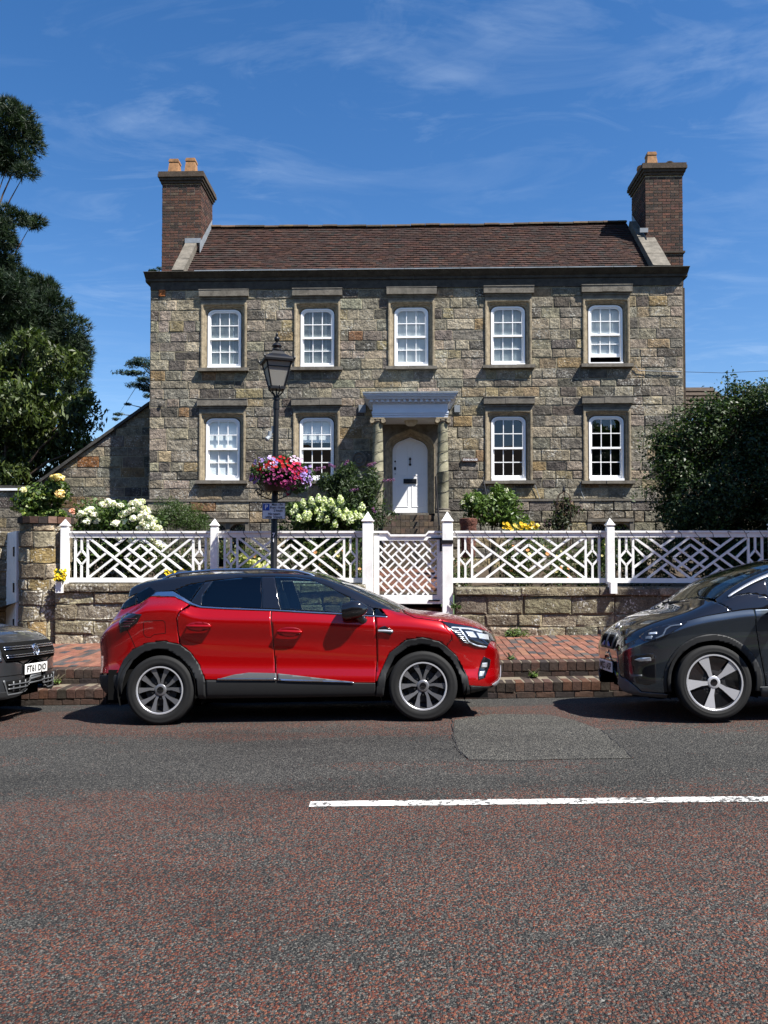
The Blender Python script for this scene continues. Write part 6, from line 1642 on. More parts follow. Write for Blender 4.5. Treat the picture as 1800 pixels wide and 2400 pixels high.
    def _mk(s, name, V, F, mat, parent, thick, label):
        me = bpy.data.meshes.new(name); me.from_pydata(V, [], F); bm = bmesh.new(); bm.from_mesh(me)
        bmesh.ops.remove_doubles(bm, verts=bm.verts, dist=.0004); bmesh.ops.recalc_face_normals(bm, faces=bm.faces)
        sc = 0.0; mid = Vector(((s.x0 + s.x1) / 2, 0, .6))
        for f in bm.faces: c = f.calc_center_median(); sc += f.calc_area() * f.normal.dot((c - Vector((max(min(c.x, s.x1 - .6), s.x0 + .6), 0, .6))))
        if sc < 0: bmesh.ops.reverse_faces(bm, faces=bm.faces)
        bm.to_mesh(me); bm.free(); me.materials.append(mat)
        o = put(name, me, None, parent, True)
        if thick:
            m = o.modifiers.new('thickness', 'SOLIDIFY'); m.thickness = thick; m.offset = -1
        if label: o['label'] = label
        return o
    def bvh(s):
        xs = s.xs(); ts = [i / 8 for i in range(s.T5 * 8 + 1)]; V = []; F = []; n = len(ts)
        for sd in (-1, 1):
            b0 = len(V)
            for x in xs:
                for t in ts: V.append(s.pt(x, t, 0, sd))
            for i in range(len(xs) - 1):
                for j in range(n - 1): a = b0 + i * n + j; F.append((a, a + 1, a + n + 1, a + n))
            # blunt end caps
            for i in (0, len(xs) - 1): F.append(tuple(b0 + i * n + j for j in range(n)))
        return BVHTree.FromPolygons([tuple(v) for v in V], F)
    def decal(s, name, poly, mat, parent, dirv=(-1, 0, 0), off=.004, thick=.01, step=.03, org=(6, 0, 0), flat=False, ua=(0, 1, 0), ub=(0, 0, 1)):
        """outline (a, b) in a plane, projected along dirv on to the body"""
        if not hasattr(s, '_bvh'): s._bvh = s.bvh()
        D = Vector(dirv).normalized(); A, B = Vector(ua), Vector(ub); O = Vector(org)
        us = [p[0] for p in poly]; vs = [p[1] for p in poly]; gu = frange(min(us), max(us), max(1, int((max(us) - min(us)) / step))); gv = frange(min(vs), max(vs), max(1, int((max(vs) - min(vs)) / step)))
        V = []; F = []; idx = {}
        for g in grid_clip(poly, gu, gv):
            f = []
            for (a, b_) in g:
                k = (round(a, 5), round(b_, 5))
                if k not in idx:
                    p = O + A * a + B * b_; h = s._bvh.ray_cast(p, D)
                    q = h[0] if h[0] is not None else s._bvh.find_nearest(p + D * ((s.x1 + s.x0) / 2 - p.x) / (D.x or 1) * .2)[0]
                    idx[k] = len(V); V.append(tuple(q - D * off))
                f.append(idx[k])
            F.append(tuple(f))
        me = bpy.data.meshes.new(name); me.from_pydata(V, [], F); bm = bmesh.new(); bm.from_mesh(me); bmesh.ops.remove_doubles(bm, verts=bm.verts, dist=.0003); bmesh.ops.recalc_face_normals(bm, faces=bm.faces)
        if sum(f.normal.dot(D) * f.calc_area() for f in bm.faces) > 0: bmesh.ops.reverse_faces(bm, faces=bm.faces)
        bm.to_mesh(me); bm.free(); me.materials.append(mat); o = put(name, me, None, parent, True); m = o.modifiers.new('thickness', 'SOLIDIFY'); m.thickness = thick; m.offset = -1
        return o

def paint(name, col, flake=.25, rough=.32, metal=.55):
    m = base_mat(name, col, rough, metal, coat=1.0); nt, b = nodes(m)
    lw = N(nt, 'ShaderNodeLayerWeight', i_Blend=.35)
    c = mixc(nt, (lw, 1), col, tuple(x * .45 for x in col)); nt.links.new(c[0].outputs[2], b.inputs['Base Color']); return m
M['red_paint'] = paint('red car paint', (.47, .001, .0025), metal=.55, rough=.25)
M['black_gloss'] = base_mat('black gloss', (.006, .006, .007), .08, coat=1.0)
M['black_plastic'] = weathered('black textured plastic', (.012, .0125, .013), .6, .1, 6, .25, 300, None, 0, .001, .4)
M['grey_paint'] = paint('mineral grey car paint', (.085, .105, .13), metal=.9, rough=.26)
M['dark_paint'] = paint('dark grey car paint', (.05, .053, .058), metal=.5, rough=.33)
M['tyre'] = weathered('tyre rubber', (.0085, .0085, .0085), .75, .15, 20, .2, 120, None, 0, .002)
M['alloy'] = base_mat('machined alloy', (.58, .58, .60), .32, .55)
M['alloy_dark'] = base_mat('dark alloy', (.012, .012, .013), .5, .0)
M['chrome'] = base_mat('satin chrome', (.62, .66, .72), .22, 1.0)
M['silver'] = base_mat('silver plastic', (.45, .47, .50), .35, .6)
M['dark_glass'] = glass_mat('privacy glass', (.045, .05, .055), 1.0, .0, 1.5)
M['clear_glass'] = glass_mat('car glass', (.66, .74, .71), 1.0, .0, 1.5)
M['lens'] = base_mat('lamp lens', (.75, .78, .80), .12, .6, coat=1.0)
M['lamp_black'] = base_mat('lamp black', (.008, .008, .010), .1, coat=1.0)
M['tail_red'] = base_mat('dark red lamp', (.045, .002, .004), .1, coat=1.0)
M['well'] = base_mat('wheel well', (.006, .006, .006), .95, spec=.05)
M['interior'] = base_mat('dark trim', (.016, .016, .017), .8)
M['plate_white'] = base_mat('number plate white', (.72, .72, .70), .4); M['plate_black'] = base_mat('number plate black', (.01, .01, .01), .5)
M['blue_trim'] = base_mat('blue trim', (.02, .07, .30), .3)

RX90 = Matrix.Rotation(math.pi / 2, 3, 'X')   # lathe axis z -> -y
def wheel(parent, pos, r, rim, width, style, side, name='wheel', rot=0.0):
    """side -1: outer face towards -y"""
    w = empty(name, pos, 0, parent); s = side; Mx = Matrix(((1, 0, 0), (0, 0, s), (0, 1, 0)))  # (x, y, h) -> (x, s*h, y)
    hw = width / 2; b = MB()
    b.lathe([(rim - .012, -hw * .8), (rim + .012, -hw * .92), (r - .06, -hw), (r - .022, -hw * .93), (r - .004, -hw * .78), (r, -hw * .4), (r, hw * .4), (r - .004, hw * .78), (r - .022, hw * .93), (r - .035, hw * .965), (r - .04, hw * .955), (r - .06, hw), (rim + .03, hw * 1.0), (rim + .012, hw * .92), (rim - .012, hw * .8)], (0, 0, 0), 56, Mx, cap=False); b.build('tyre', M['tyre'], w, auto=28)
    b = MB(); b.lathe([(rim + .004, hw * .88), (rim - .004, hw * .90), (rim - .016, hw * .86), (rim - .022, hw * .7), (rim - .03, -.0), (.11, -.02), (.08, -.01), (0, -.01)], (0, 0, 0), 48, Mx, cap=False); b.build('rim_barrel', M['alloy_dark'], w, auto=35)
    b = MB(); b.lathe([(rim + .003, hw * .93), (rim - .010, hw * .935), (rim - .014, hw * .90)], (0, 0, 0), 48, Mx, cap=False); b.build('rim_lip', M['alloy'], w, auto=35)
    b = MB(); b.lathe([(.15, .02), (.16, .02), (.16, .03), (.05, .035)], (0, 0, 0), 30, Mx, cap=False); b.build('brake_disc', M['alloy_dark'], w)
    def blade(mb, outline, h_in, h_out, thick):
        """outline: (radius, angle) list, face height between hub and rim"""
        n = len(outline); V = []
        for k in (0, 1):
            for (rr, a) in outline:
                u = (rr - .05) / (rim - .05); h = h_in + (h_out - h_in) * u - k * thick
                V.append(Mx @ Vector((rr * math.cos(a), rr * math.sin(a), h)))
        mb.mi = 0; mb.add(V, [tuple(range(n))]); b0 = 0; mb.mi = 1
        mb.add(V, [(i, (i + 1) % n, n + (i + 1) % n, n + i) for i in range(n)]); mb.mi = 0
    R_ = rim - .012; D = math.radians
    if style == 'pairs':
        for k in range(5):
            a0 = rot + k * 2 * math.pi / 5
            for q in (-1, 1):
                b = MB(); c = a0 + q * D(17); ci = a0 + q * D(11)
                blade(b, [(.055, ci - D(13)), (.055, ci + D(13)), (.11, ci + D(7) + q * D(1)), (.17, c + D(7)), (R_, c + D(8) + q * D(2)), (R_, c - D(8) + q * D(2)), (.17, c - D(7)), (.11, ci - D(7) + q * D(1))], hw * .55, hw * .80, .035)
                b.build('spoke', [M['alloy_mid'], M['alloy_dark']], w)
    else:
        for k in range(5):
            a0 = rot + k * 2 * math.pi / 5; b = MB()
            blade(b, [(.045, a0 - D(22)), (.045, a0 + D(22)), (.10, a0 + D(16)), (R_, a0 + D(17)), (R_, a0 - D(8)), (.12, a0 - D(6))], hw * .60, hw * .84, .03); b.build('spoke', [M['alloy'], M['alloy_dark']], w)
            b = MB(); blade(b, [(.06, a0 + D(30)), (.06, a0 + D(46)), (R_, a0 + D(62)), (R_, a0 + D(18)), (.12, a0 + D(20))], hw * .35, hw * .55, .02); b.build('spoke_insert', M['black_gloss'], w)
    b = MB(); b.lathe([(.058, hw * .4), (.060, hw * .6), (.052, hw * .66), (.034, hw * .66)], (0, 0, 0), 24, Mx); b.build('hub', M['alloy_mid'] if style == 'pairs' else M['alloy'], w, auto=40)
    b = MB(); b.lathe([(.034, hw * .60), (.033, hw * .69), (.0, hw * .71)], (0, 0, 0), 20, Mx); b.build('hub_cap', M['black_gloss'], w, auto=40)
    b = MB()
    for k in range(5): a = rot + math.pi / 5 + k * 2 * math.pi / 5; b.lathe([(.011, hw * .3), (.011, hw * .5), (.0, hw * .5)], Mx @ Vector((.085 * math.cos(a), .085 * math.sin(a), 0)), 8, Mx)
    b.build('wheel_bolts', M['alloy_dark'], w)['kind'] = 'stuff'
    return w
M['alloy_mid'] = base_mat('grey machined alloy', (.22, .22, .23), .36, .7)
def plate(parent, txt, pos, yawz, w=.52, h=.111):
    pl = empty('number_plate', pos, 0, parent); pl.rotation_euler = (0, 0, yawz); b = MB(); b.box((0, 0, 0), (w, .008, h)); bevel(b.build('plate', M['plate_white'], pl), .004)
    me = text_mesh(txt, .096, .0008, sx=.84, bold=.0022); me.materials.append(M['plate_black'])
    xs_ = [v.co.x for v in me.vertices]; k = w * .86 / (max(xs_) - min(xs_)); me.transform(Matrix.Translation((0, -.0056, -.001)) @ Matrix.Rotation(math.pi / 2, 4, 'X') @ Matrix.Diagonal((k, 1, 1, 1))); put('lettering', me, None, pl); return pl
def underbody(parent, xa, xb, half, z0, z1, wells, r):
    b = MB(); b.b2(xa, xb, -half, half, z0, z1); b.build('underbody', M['well'], parent)
    b = MB()
    for x in wells:
        for s in (-1, 1):
            arc = [(x + r * math.cos(a), .345 + r * math.sin(a)) for a in frange(-.35, math.pi + .35, 18)]; V = []
            for q in (half - .02, .84): V += [(p[0], s * q, p[1]) for p in arc]
            n = len(arc); b.add(V, [(i, i + 1, n + i + 1, n + i) for i in range(n - 1)])
    b.build('wheel_liner', M['well'], parent, fix=False)['kind'] = 'stuff'
def seat(parent, x, y, z, name='seat'):
    s = empty(name, (x, y, z), 0, parent); b = MB(); b.box((.05, 0, .10), (.52, .5, .2)); bevel(b.build('cushion', M['interior'], s), .06, 3)
    b = MB(); b.box((-.26, 0, .46), (.16, .5, .66), Matrix.Rotation(-.28, 3, 'Y')); bevel(b.build('backrest', M['interior'], s), .06, 3)
    b = MB(); b.box((-.36, 0, .88), (.10, .27, .19), Matrix.Rotation(-.2, 3, 'Y')); bevel(b.build('headrest', M['interior'], s), .045, 3)
def steering(parent, x, y, z):
    s = empty('steering_wheel', (x, y, z), 0, parent); s.rotation_euler = (0, -.45, 0); b = MB(); b.tube([(0, .185 * math.cos(t), .185 * math.sin(t)) for t in frange(0, 2 * math.pi, 28)], .016, 8, False); b.build('ring', M['interior'], s, True)
    b = MB(); b.box((.02, 0, 0), (.05, .16, .12)); b.bar((.01, -.17, 0), (.01, .17, 0), .03, .03, (1, 0, 0)); b.bar((.01, 0, 0), (.01, 0, -.17), .03, .03, (1, 0, 0)); b.build('boss', M['interior'], s)
# ------------------------------------------------------------------ the red crossover
def red_car():
    X0, X1 = -.757, 3.474
    sh = Shell(X0, X1,
        bot=[(X0, .60), (-.75, .48), (-.72, .38), (-.6, .30), (-.3, .26), (.3, .235), (2.2, .225), (2.9, .24), (3.2, .27), (3.38, .31), (3.45, .38), (X1, .50)],
        w=[(X0, .40), (-.748, .52), (-.73, .63), (-.69, .74), (-.62, .83), (-.5, .905), (-.3, .97), (0, 1), (2.5, 1), (2.8, .992), (3.0, .965), (3.15, .915), (3.27, .84), (3.36, .74), (3.42, .62), (3.455, .49), (X1, .36)],
        frac=[(.06, .856), (.22, .880), (.42, .850), (.62, .858), (.86, .895)],
        k3=[(X0, .66, .30), (-.74, .80, .44), (-.68, .95, .54), (-.58, 1.04, .61), (-.45, 1.12, .655), (-.30, 1.20, .69), (-.15, 1.28, .70), (.05, 1.288, .715), (.16, 1.275, .735), (.32, 1.195, .785), (.42, 1.168, .805), (.70, 1.145, .82), (1.15, 1.123, .835), (1.5, 1.103, .845), (1.8, 1.078, .85), (2.2, 1.048, .848), (2.5, 1.028, .845), (2.8, .985, .835), (3.0, .925, .795), (3.15, .87, .73), (3.28, .81, .65), (3.38, .745, .54), (3.45, .67, .40), (X1, .60, .28)],
        k4=[(X0, .68, .24), (-.73, .90, .40), (-.68, 1.0, .46), (-.58, 1.10, .52), (-.47, 1.27, .55), (-.40, 1.385, .565), (-.2, 1.445, .585), (.1, 1.487, .60), (.6, 1.512, .605), (1.1, 1.505, .605), (1.4, 1.482, .61), (1.6, 1.447, .625), (1.85, 1.355, .665), (2.1, 1.235, .71), (2.3, 1.13, .745), (2.42, 1.077, .765), (2.6, 1.058, .745), (2.9, 1.005, .70), (3.1, .945, .65), (3.25, .88, .58), (3.37, .80, .48), (3.45, .70, .34), (X1, .62, .22)],
        k5=[(X0, .71, ), (-.745, .84), (-.71, .98), (-.64, 1.08), (-.55, 1.22), (-.47, 1.36), (-.42, 1.44), (-.38, 1.468), (-.2, 1.505), (.2, 1.548), (.7, 1.572), (1.2, 1.568), (1.5, 1.54), (1.8, 1.44), (2.1, 1.315), (2.4, 1.172), (2.56, 1.103), (2.8, 1.078), (3.0, 1.045), (3.2, .985), (3.33, .92), (3.41, .845), (3.455, .76), (X1, .65)])
    T3, T4, T5 = sh.T3, sh.T4, sh.T5
    def corr(xm, zm):
        x, z = xm, zm
        for _ in range(4):
            xx = min(max(x, X0), X1); y = sh.yz(xx, sh.t_of(xx, z))[0]; dl = .885 - y; k = 1 + dl / 7.83
            x = 2.237 + (xm - 2.237) * k; z = 1.66 + (zm - 1.66) * k + .06 * dl
        return (x, z)
    lvl = lambda xm: 1025 - 30 * xm / 2.639   # wheel-centre line climbs with the street
    a = lambda ax, ay: corr((ax - 475) / 781.5, .345 + (lvl((ax - 475) / 781.5) - ay) / 781.5)
    b_ = lambda bx, by: corr(2.639 + (bx - 978) / 781.5, .345 + (lvl(2.639 + (bx - 978) / 781.5) - by) / 781.5)
    A = lambda *q: [a(*p) for p in q]; B = lambda *q: [b_(*p) for p in q]
    car = empty('red_car'); tag(car, 'red crossover car with black roof parked in the middle of the photo', 'car')
    red, blk, pla = M['red_paint'], M['black_gloss'], M['black_plastic']
    pn = lambda name, poly, mat, **kw: sh.panel(name, poly, mat, car, **kw)
    archR = [(830, 930), (790, 830), (720, 730), (640, 672), (510, 643), (380, 655), (260, 710), (190, 790), (150, 885)]
    archF = [(626, 955), (645, 900), (720, 740), (850, 640), (980, 618), (1110, 650), (1165, 690), (1240, 760), (1320, 920), (1330, 985)]
    # red panels
    pn('rear_body', [(-.76, .50), (-.76, .97), (-.70, 1.06), (-.60, 1.14), (-.47, 1.155)] + A((320, 342), (400, 292), (590, 297), (705, 352), (618, 428), (603, 470), (612, 560), (629, 664)) + A(*archR[4:]), red, joined=True, label='red rear quarters and tailgate')
    rd = pn('door', A((720, 364), (790, 384), (1000, 395), (1354, 407), (1366, 640), (1384, 870), (1394, 949), (845, 943), *archR[:3], (640, 668), (618, 560), (610, 470), (624, 432)), red, label='red rear door')
    fd = pn('door', A((1361, 409), (1373, 640), (1392, 870), (1402, 951)) + B((0, 958), (606, 966), (620, 800), (620, 650), (615, 500), (610, 457), (400, 444), (0, 422)), red, label='red front door')
    pn('front_wing', B((620, 460), (712, 459), (664, 394), (815, 397), (865, 442), (918, 467), (1128, 494), (1205, 600), (1203, 640), (1163, 688), (1110, 650), (980, 618), (850, 640), (720, 740), (645, 900), (626, 955), (612, 955), (627, 800), (627, 650)), red)
    pn('bonnet', B((826, 396), (872, 438), (922, 462), (1130, 488), (1230, 508), (1350, 529), (1480, 568)) + [(3.40, .862), (3.48, .85), (3.48, 1.3), (2.57, 1.3)], red, joined=True)
    pn('front_bumper', B((1132, 494), (1230, 513), (1350, 534), (1480, 573)) + [(3.40, .855), (3.48, .842), (3.48, .385)] + B((1560, 984), (1334, 988), (1320, 920), (1240, 760), (1167, 690), (1207, 640), (1209, 602)), red, joined=True)
    # black plastic
    pn('sill_cladding', A((845, 947), (1410, 956)) + B((607, 970), (607, 1066)) + A((1410, 1078), (845, 1084)), pla, off=.006, label='black plastic sill')
    pn('wheel_arch', A((845, 1084), (838, 960), *archR, (140, 960), (150, 1050), (180, 1050), (190, 960), (215, 880), (270, 790), (350, 730), (460, 700), (540, 710), (640, 770), (720, 850), (770, 950), (790, 1082)), pla, off=.012, label='black rear wheel arch trim')
    pn('wheel_arch', B((607, 1066), *archF, (1336, 1070), (1287, 1075), (1270, 930), (1210, 800), (1110, 700), (980, 668), (870, 690), (760, 770), (695, 900), (668, 1066)), pla, off=.012, label='black front wheel arch trim')
    pn('rear_valance', [(-.76, .49), (-.425, .50), (-.435, .42), (-.41, .30), (-.41, .2), (-.76, .2)], pla, joined=True, off=.003)
    pn('front_valance', B((1337, 990), (1560, 987)) + [(3.48, .38), (3.48, .2)] + B((1300, 1077), (1338, 1073)), pla, joined=True, off=.003)
    pn('skid_plate', [(3.34, .335), (3.48, .40), (3.48, .26), (3.38, .25)], M['silver'], joined=True, off=.012)
    # black upper body
    win_top = A((440, 252), (585, 243), (700, 198), (825, 176), (895, 166), (1100, 143), (1275, 136), (1385, 136)) + B((0, 143), (100, 158), (200, 198), (330, 263), (400, 300), (600, 388), (655, 392))
    wt = sh.xt(win_top + [(2.44, 1.3)]); cut = [p for p in wt if p[0] <= 2.45]
    low = [(x, min(t, T4 + .05)) for x, t in sh.xt(win_top)]
    n_edge = next(i for i, p in enumerate(low) if p[0] >= 2.20)
    poly = low[:n_edge + 1] + [(2.42, T4 + .02), (2.43, T4 + .12)] + [(x, T4 + .12) for x in frange(2.4, 1.52, 20)] + [(1.5, T5), (-.42, T5), (-.42, T4 - .4)]
    pn('roof', poly, blk, joined=True, raw=True, label='gloss black roof and pillars')
    pn('windscreen', [(1.51, T4 + .14)] + [(x, T4 + .14) for x in frange(1.55, 2.42, 18)] + [(2.50, T4 + .5), (2.56, T5), (1.51, T5)], M['clear_glass'], joined=True, raw=True, thick=.004)
    rg = sh.xt([(-.62, 1.15), (-.46, 1.162)] + A((322, 338), (408, 286), (437, 253), (385, 215))); pn('rear_screen', rg + [(-.425, T5), (-.60, T5)], M['dark_glass'], joined=True, raw=True, thick=.004)
    pn('pillar', A((1278, 140), (1382, 140), (1432, 400), (1290, 390)), blk, label='black centre pillar'); pn('pillar', A((828, 180), (892, 170), (803, 300), (803, 370), (715, 336)), blk, label='black rear pillar'); pn('pillar', B((520, 345), (598, 392), (606, 440), (440, 428)), blk, label='black mirror triangle')
    pn('window', A((587, 247), (700, 202), (824, 181), (712, 334), (640, 288)), M['dark_glass'], thick=.004, label='dark rear quarter window'); pn('window', A((895, 171), (1100, 147), (1275, 140), (1287, 388), (806, 371), (805, 300)), M['dark_glass'], thick=.004, label='dark rear door window')
    pn('window', A((1386, 140)) + B((0, 147), (100, 162), (200, 202), (330, 267), (400, 304), (516, 345), (440, 425), (340, 424), (0, 408)) + A((1435, 398)), M['clear_glass'], thick=.004, label='front door window'); pn('window', B((614, 398), (640, 402), (700, 450), (617, 446)), M['dark_glass'], thick=.004, label='small front corner window')
    pn('belt_trim', A((442, 255), (575, 252), (717, 338), (800, 371), (1000, 383), (1359, 399)) + B((0, 411), (340, 430), (550, 446), (712, 456), (712, 463), (550, 454), (340, 440), (0, 422)) + A((1359, 409), (1000, 394), (798, 383), (705, 352), (590, 294), (405, 289)), M['chrome'], off=.007, label='satin belt line trim')
    pn('side_moulding', A((930, 940), (1060, 905), (1180, 889), (1395, 894), (1400, 948)), M['silver_grey'], off=.010, label='grey insert on the rear door'); pn('side_moulding', A((1406, 895)) + B((0, 912), (200, 935), (440, 960), (0, 956)) + A((1409, 949)), M['silver_grey'], off=.010, label='grey insert on the front door')
    pn('side_strip', A(*stroke([(935, 939), (1396, 941)], 13)), M['chrome'], off=.017); pn('side_strip', A((1408, 935)) + B((-60, 940), (430, 959), (445, 965), (-60, 954)) + A((1409, 949)), M['chrome'], off=.017)
    # lamps
    def lamps(): pass
    hl = pn('headlight', B((1133, 496), (1230, 515), (1350, 536), (1480, 575), (1552, 628), (1552, 648), (1505, 650), (1475, 700), (1380, 690), (1290, 650), (1215, 572)), M['lamp_black'], off=.005)
    for i, o in enumerate(hl):
        sd = (-1, 1)[i]
        for q in (B((1395, 585), (1480, 600), (1490, 640), (1420, 630)), B((1310, 575), (1370, 580), (1400, 625), (1350, 620)), B(*stroke([(1262, 548), (1350, 556), (1440, 580)], 12))): sh.panel('reflector', q, M['lens'], o, off=.009, sides=(sd,))
        sh.panel('daytime_strip', B(*stroke([(1205, 545), (1262, 548), (1340, 655), (1400, 682), (1470, 694)], 11)), M['lens'], o, off=.010, sides=(sd,))
        for k in range(7): sh.panel('lamp_fin', B(*stroke([(1222 + k * 13, 566 + k * 15), (1268 + k * 11, 572 + k * 15)], 5)), M['lens'], o, off=.009, sides=(sd,))
    fg = pn('fog_lamp', B((1450, 765), (1498, 790), (1490, 840), (1452, 930), (1405, 943), (1402, 890), (1430, 800)), M['lamp_black'], off=.006)
    for i, o in enumerate(fg):
        for q in (B((1432, 815), (1470, 812), (1466, 848), (1424, 850)), B((1412, 882), (1450, 878), (1436, 918), (1405, 922))): sh.panel('lens', q, M['lens'], o, off=.012, sides=((-1, 1)[i],))
    tl = pn('tail_light', A((168, 450), (215, 420), (332, 432), (300, 490), (215, 558), (160, 578), (158, 480)), M['lamp_black'], off=.006)
    for i, o in enumerate(tl):
        for k in range(4): sh.panel('light_bar', A(*stroke([(185, 468 + k * 20), (290 - k * 18, 466 + k * 20)], 7)), M['tail_red'], o, off=.010, sides=((-1, 1)[i],))
    # seams and flaps
    pn('fuel_flap', A(*stroke([(345, 500), (352, 485), (500, 480), (516, 495), (521, 580)], 4)), M['well'], off=.001, thick=.002, sides=(-1,)); pn('fuel_flap', A(*stroke([(521, 580), (430, 590), (400, 612), (365, 610), (346, 585), (345, 500)], 4)), M['well'], off=.001, thick=.002, sides=(-1,)); pn('bumper_seam', A(*stroke([(215, 555), (250, 620), (285, 700)], 4)), M['well'], off=.001, thick=.002)
    # handles
    for pts, rec in ((A((700, 521), (880, 525)), A(*[(785 + 95 * math.cos(t), 528 + 36 * math.sin(t)) for t in frange(0, 6.283, 20)][:-1])), (A((1414, 562), (1596, 570)), A(*[(1500 + 95 * math.cos(t), 572 + 36 * math.sin(t)) for t in frange(0, 6.283, 20)][:-1]))):
        o = rd if pts[0][0] < .6 else fd
        for i, dr in enumerate(o):
            sd = (-1, 1)[i]; sh.panel('handle_recess_shade', rec, M['red_shade'], dr, off=.0015, thick=.002, sides=(sd,))  # flat ellipse, the hollow's shade painted as darker red
            p, q = [sh.pt(x, sh.t_of(x, z), .03, sd) for x, z in pts]; mb = MB(); mb.tube([p + Vector((-.004, -sd * .025, 0)), p, p.lerp(q, .3) + Vector((0, sd * .006, 0)), p.lerp(q, .7) + Vector((0, sd * .006, 0)), q, q + Vector((.004, -sd * .025, 0))], [.010, .015, .018, .018, .016, .010], 10); mb.build('handle', red, dr, auto=60)
    pn('wing_vent', B((632, 566), (650, 540), (690, 528), (745, 560), (758, 575), (730, 600), (690, 585)), M['lamp_black'], off=.002, thick=.002); pn('vent_bar', B(*stroke([(636, 566), (690, 566), (752, 573)], 18)), M['silver'], off=.014)
    # mirrors
    for sd in (-1, 1):
        mir = empty('mirror', (0, 0, 0), 0, car); c = Vector((1.955, sd * .94, 1.118)); mb = MB(); V = []; F = []; n = 16
        prof = [(-.085, .55), (-.082, .78), (-.05, .92), (0, 1.0), (.05, .90), (.085, .66), (.11, .35), (.12, .05)]
        for xx, k in prof:
            for j in range(n):
                t = 2 * math.pi * j / n; e = lambda v: math.copysign(abs(v) ** .75, v); V.append(c + Vector((xx * 1.28, sd * .085 * k * e(math.cos(t)), .092 * k * e(math.sin(t)) - .02 * (xx < 0) * k)))
        for i in range(len(prof) - 1):
            for j in range(n): F.append((i * n + j, i * n + (j + 1) % n, (i + 1) * n + (j + 1) % n, (i + 1) * n + j))
        F += [tuple(range(n)), tuple((len(prof) - 1) * n + j for j in range(n))]; mb.add(V, F); mb.build('cap', blk, mir, auto=50)
        mb = MB(); mb.tube([c + Vector((.05, -sd * .02, -.06)), c + Vector((.08, -sd * .05, -.10)), c + Vector((.10, -sd * .09, -.12))], [.045, .04, .05], 10); mb.build('foot', blk, mir, auto=50)
        mb = MB(); mb.box(c + Vector((-.084, 0, -.012)), (.004, .12, .11)); mb.build('glass', M['lamp_black'], mir)
    # roof rails, aerial
    for sd in (-1, 1):
        mb = MB(); pts = [sh.pt(x, T4 + .10, 0, sd) + Vector((0, 0, h)) for x, h in ((-.08, -.005), (0.0, .022), (.1, .034), (.5, .038), (1.0, .036), (1.35, .028), (1.48, .008), (1.53, -.01))]; mb.tube(pts, .014, 8); mb.build('roof_rail', M['chrome'], car, auto=60)
    mb = MB(); mb.box((-.25, 0, 1.52), (.13, .03, .05), None, .5); mb.build('aerial', blk, car)
    mb = MB(); mb.tube([(-.62, -.42, 1.14), (-.60, 0, 1.17)], .008, 5); mb.build('rear_wiper', pla, car)
    # cabin
    underbody(car, -.62, 3.30, .66, .20, .80, (0, 2.639), .44)
    mb = MB(); mb.b2(-.55, 2.45, -.80, .80, .25, .55); mb.build('floor', M['well'], car); mb = MB(); mb.box((2.25, 0, .98), (.42, 1.42, .16)); bevel(mb.build('dashboard', M['interior'], car), .05, 2)
    for y in (-.36, .36): seat(car, 1.32, y, .58)
    for y in (-.36, .36): seat(car, .45, y, .60, 'rear_seat')
    steering(car, 1.87, -.36, 1.02)
    for x, s_, rt in ((0, -1, .31), (2.639, -1, 1.57), (0, 1, .2), (2.639, 1, .5)): wheel(car, (x, s_ * .783, .345), .345, .236, .205, 'pairs', s_, rot=rt)
    for xx in (.55, 2.25): 
        pass
    # set on the cambered road
    near = P(343.97, 1492.1, 7.83) - Vector((0, 0, .345)); roll = math.atan((road_z(0, 8.0) - road_z(0, 9.5)) / 1.5); pit = math.atan(.02)
    Rm = (Matrix.Rotation(-roll, 4, 'X') @ Matrix.Rotation(-pit, 4, 'Y')); car.rotation_euler = Rm.to_euler(); car.location = near + Rm.to_3x3() @ Vector((0, .885, 0))
    gz = road_z(near.x, 7.93); print('red car ground gap', near.z - gz)
    return car
M['silver_grey'] = base_mat('dark silver plastic', (.10, .105, .11), .45, .3); M['red_shade'] = paint('red paint with recess shade', (.22, .001, .004), metal=.3)  # second red is the body colour darkened for handle hollow shade
red_car()
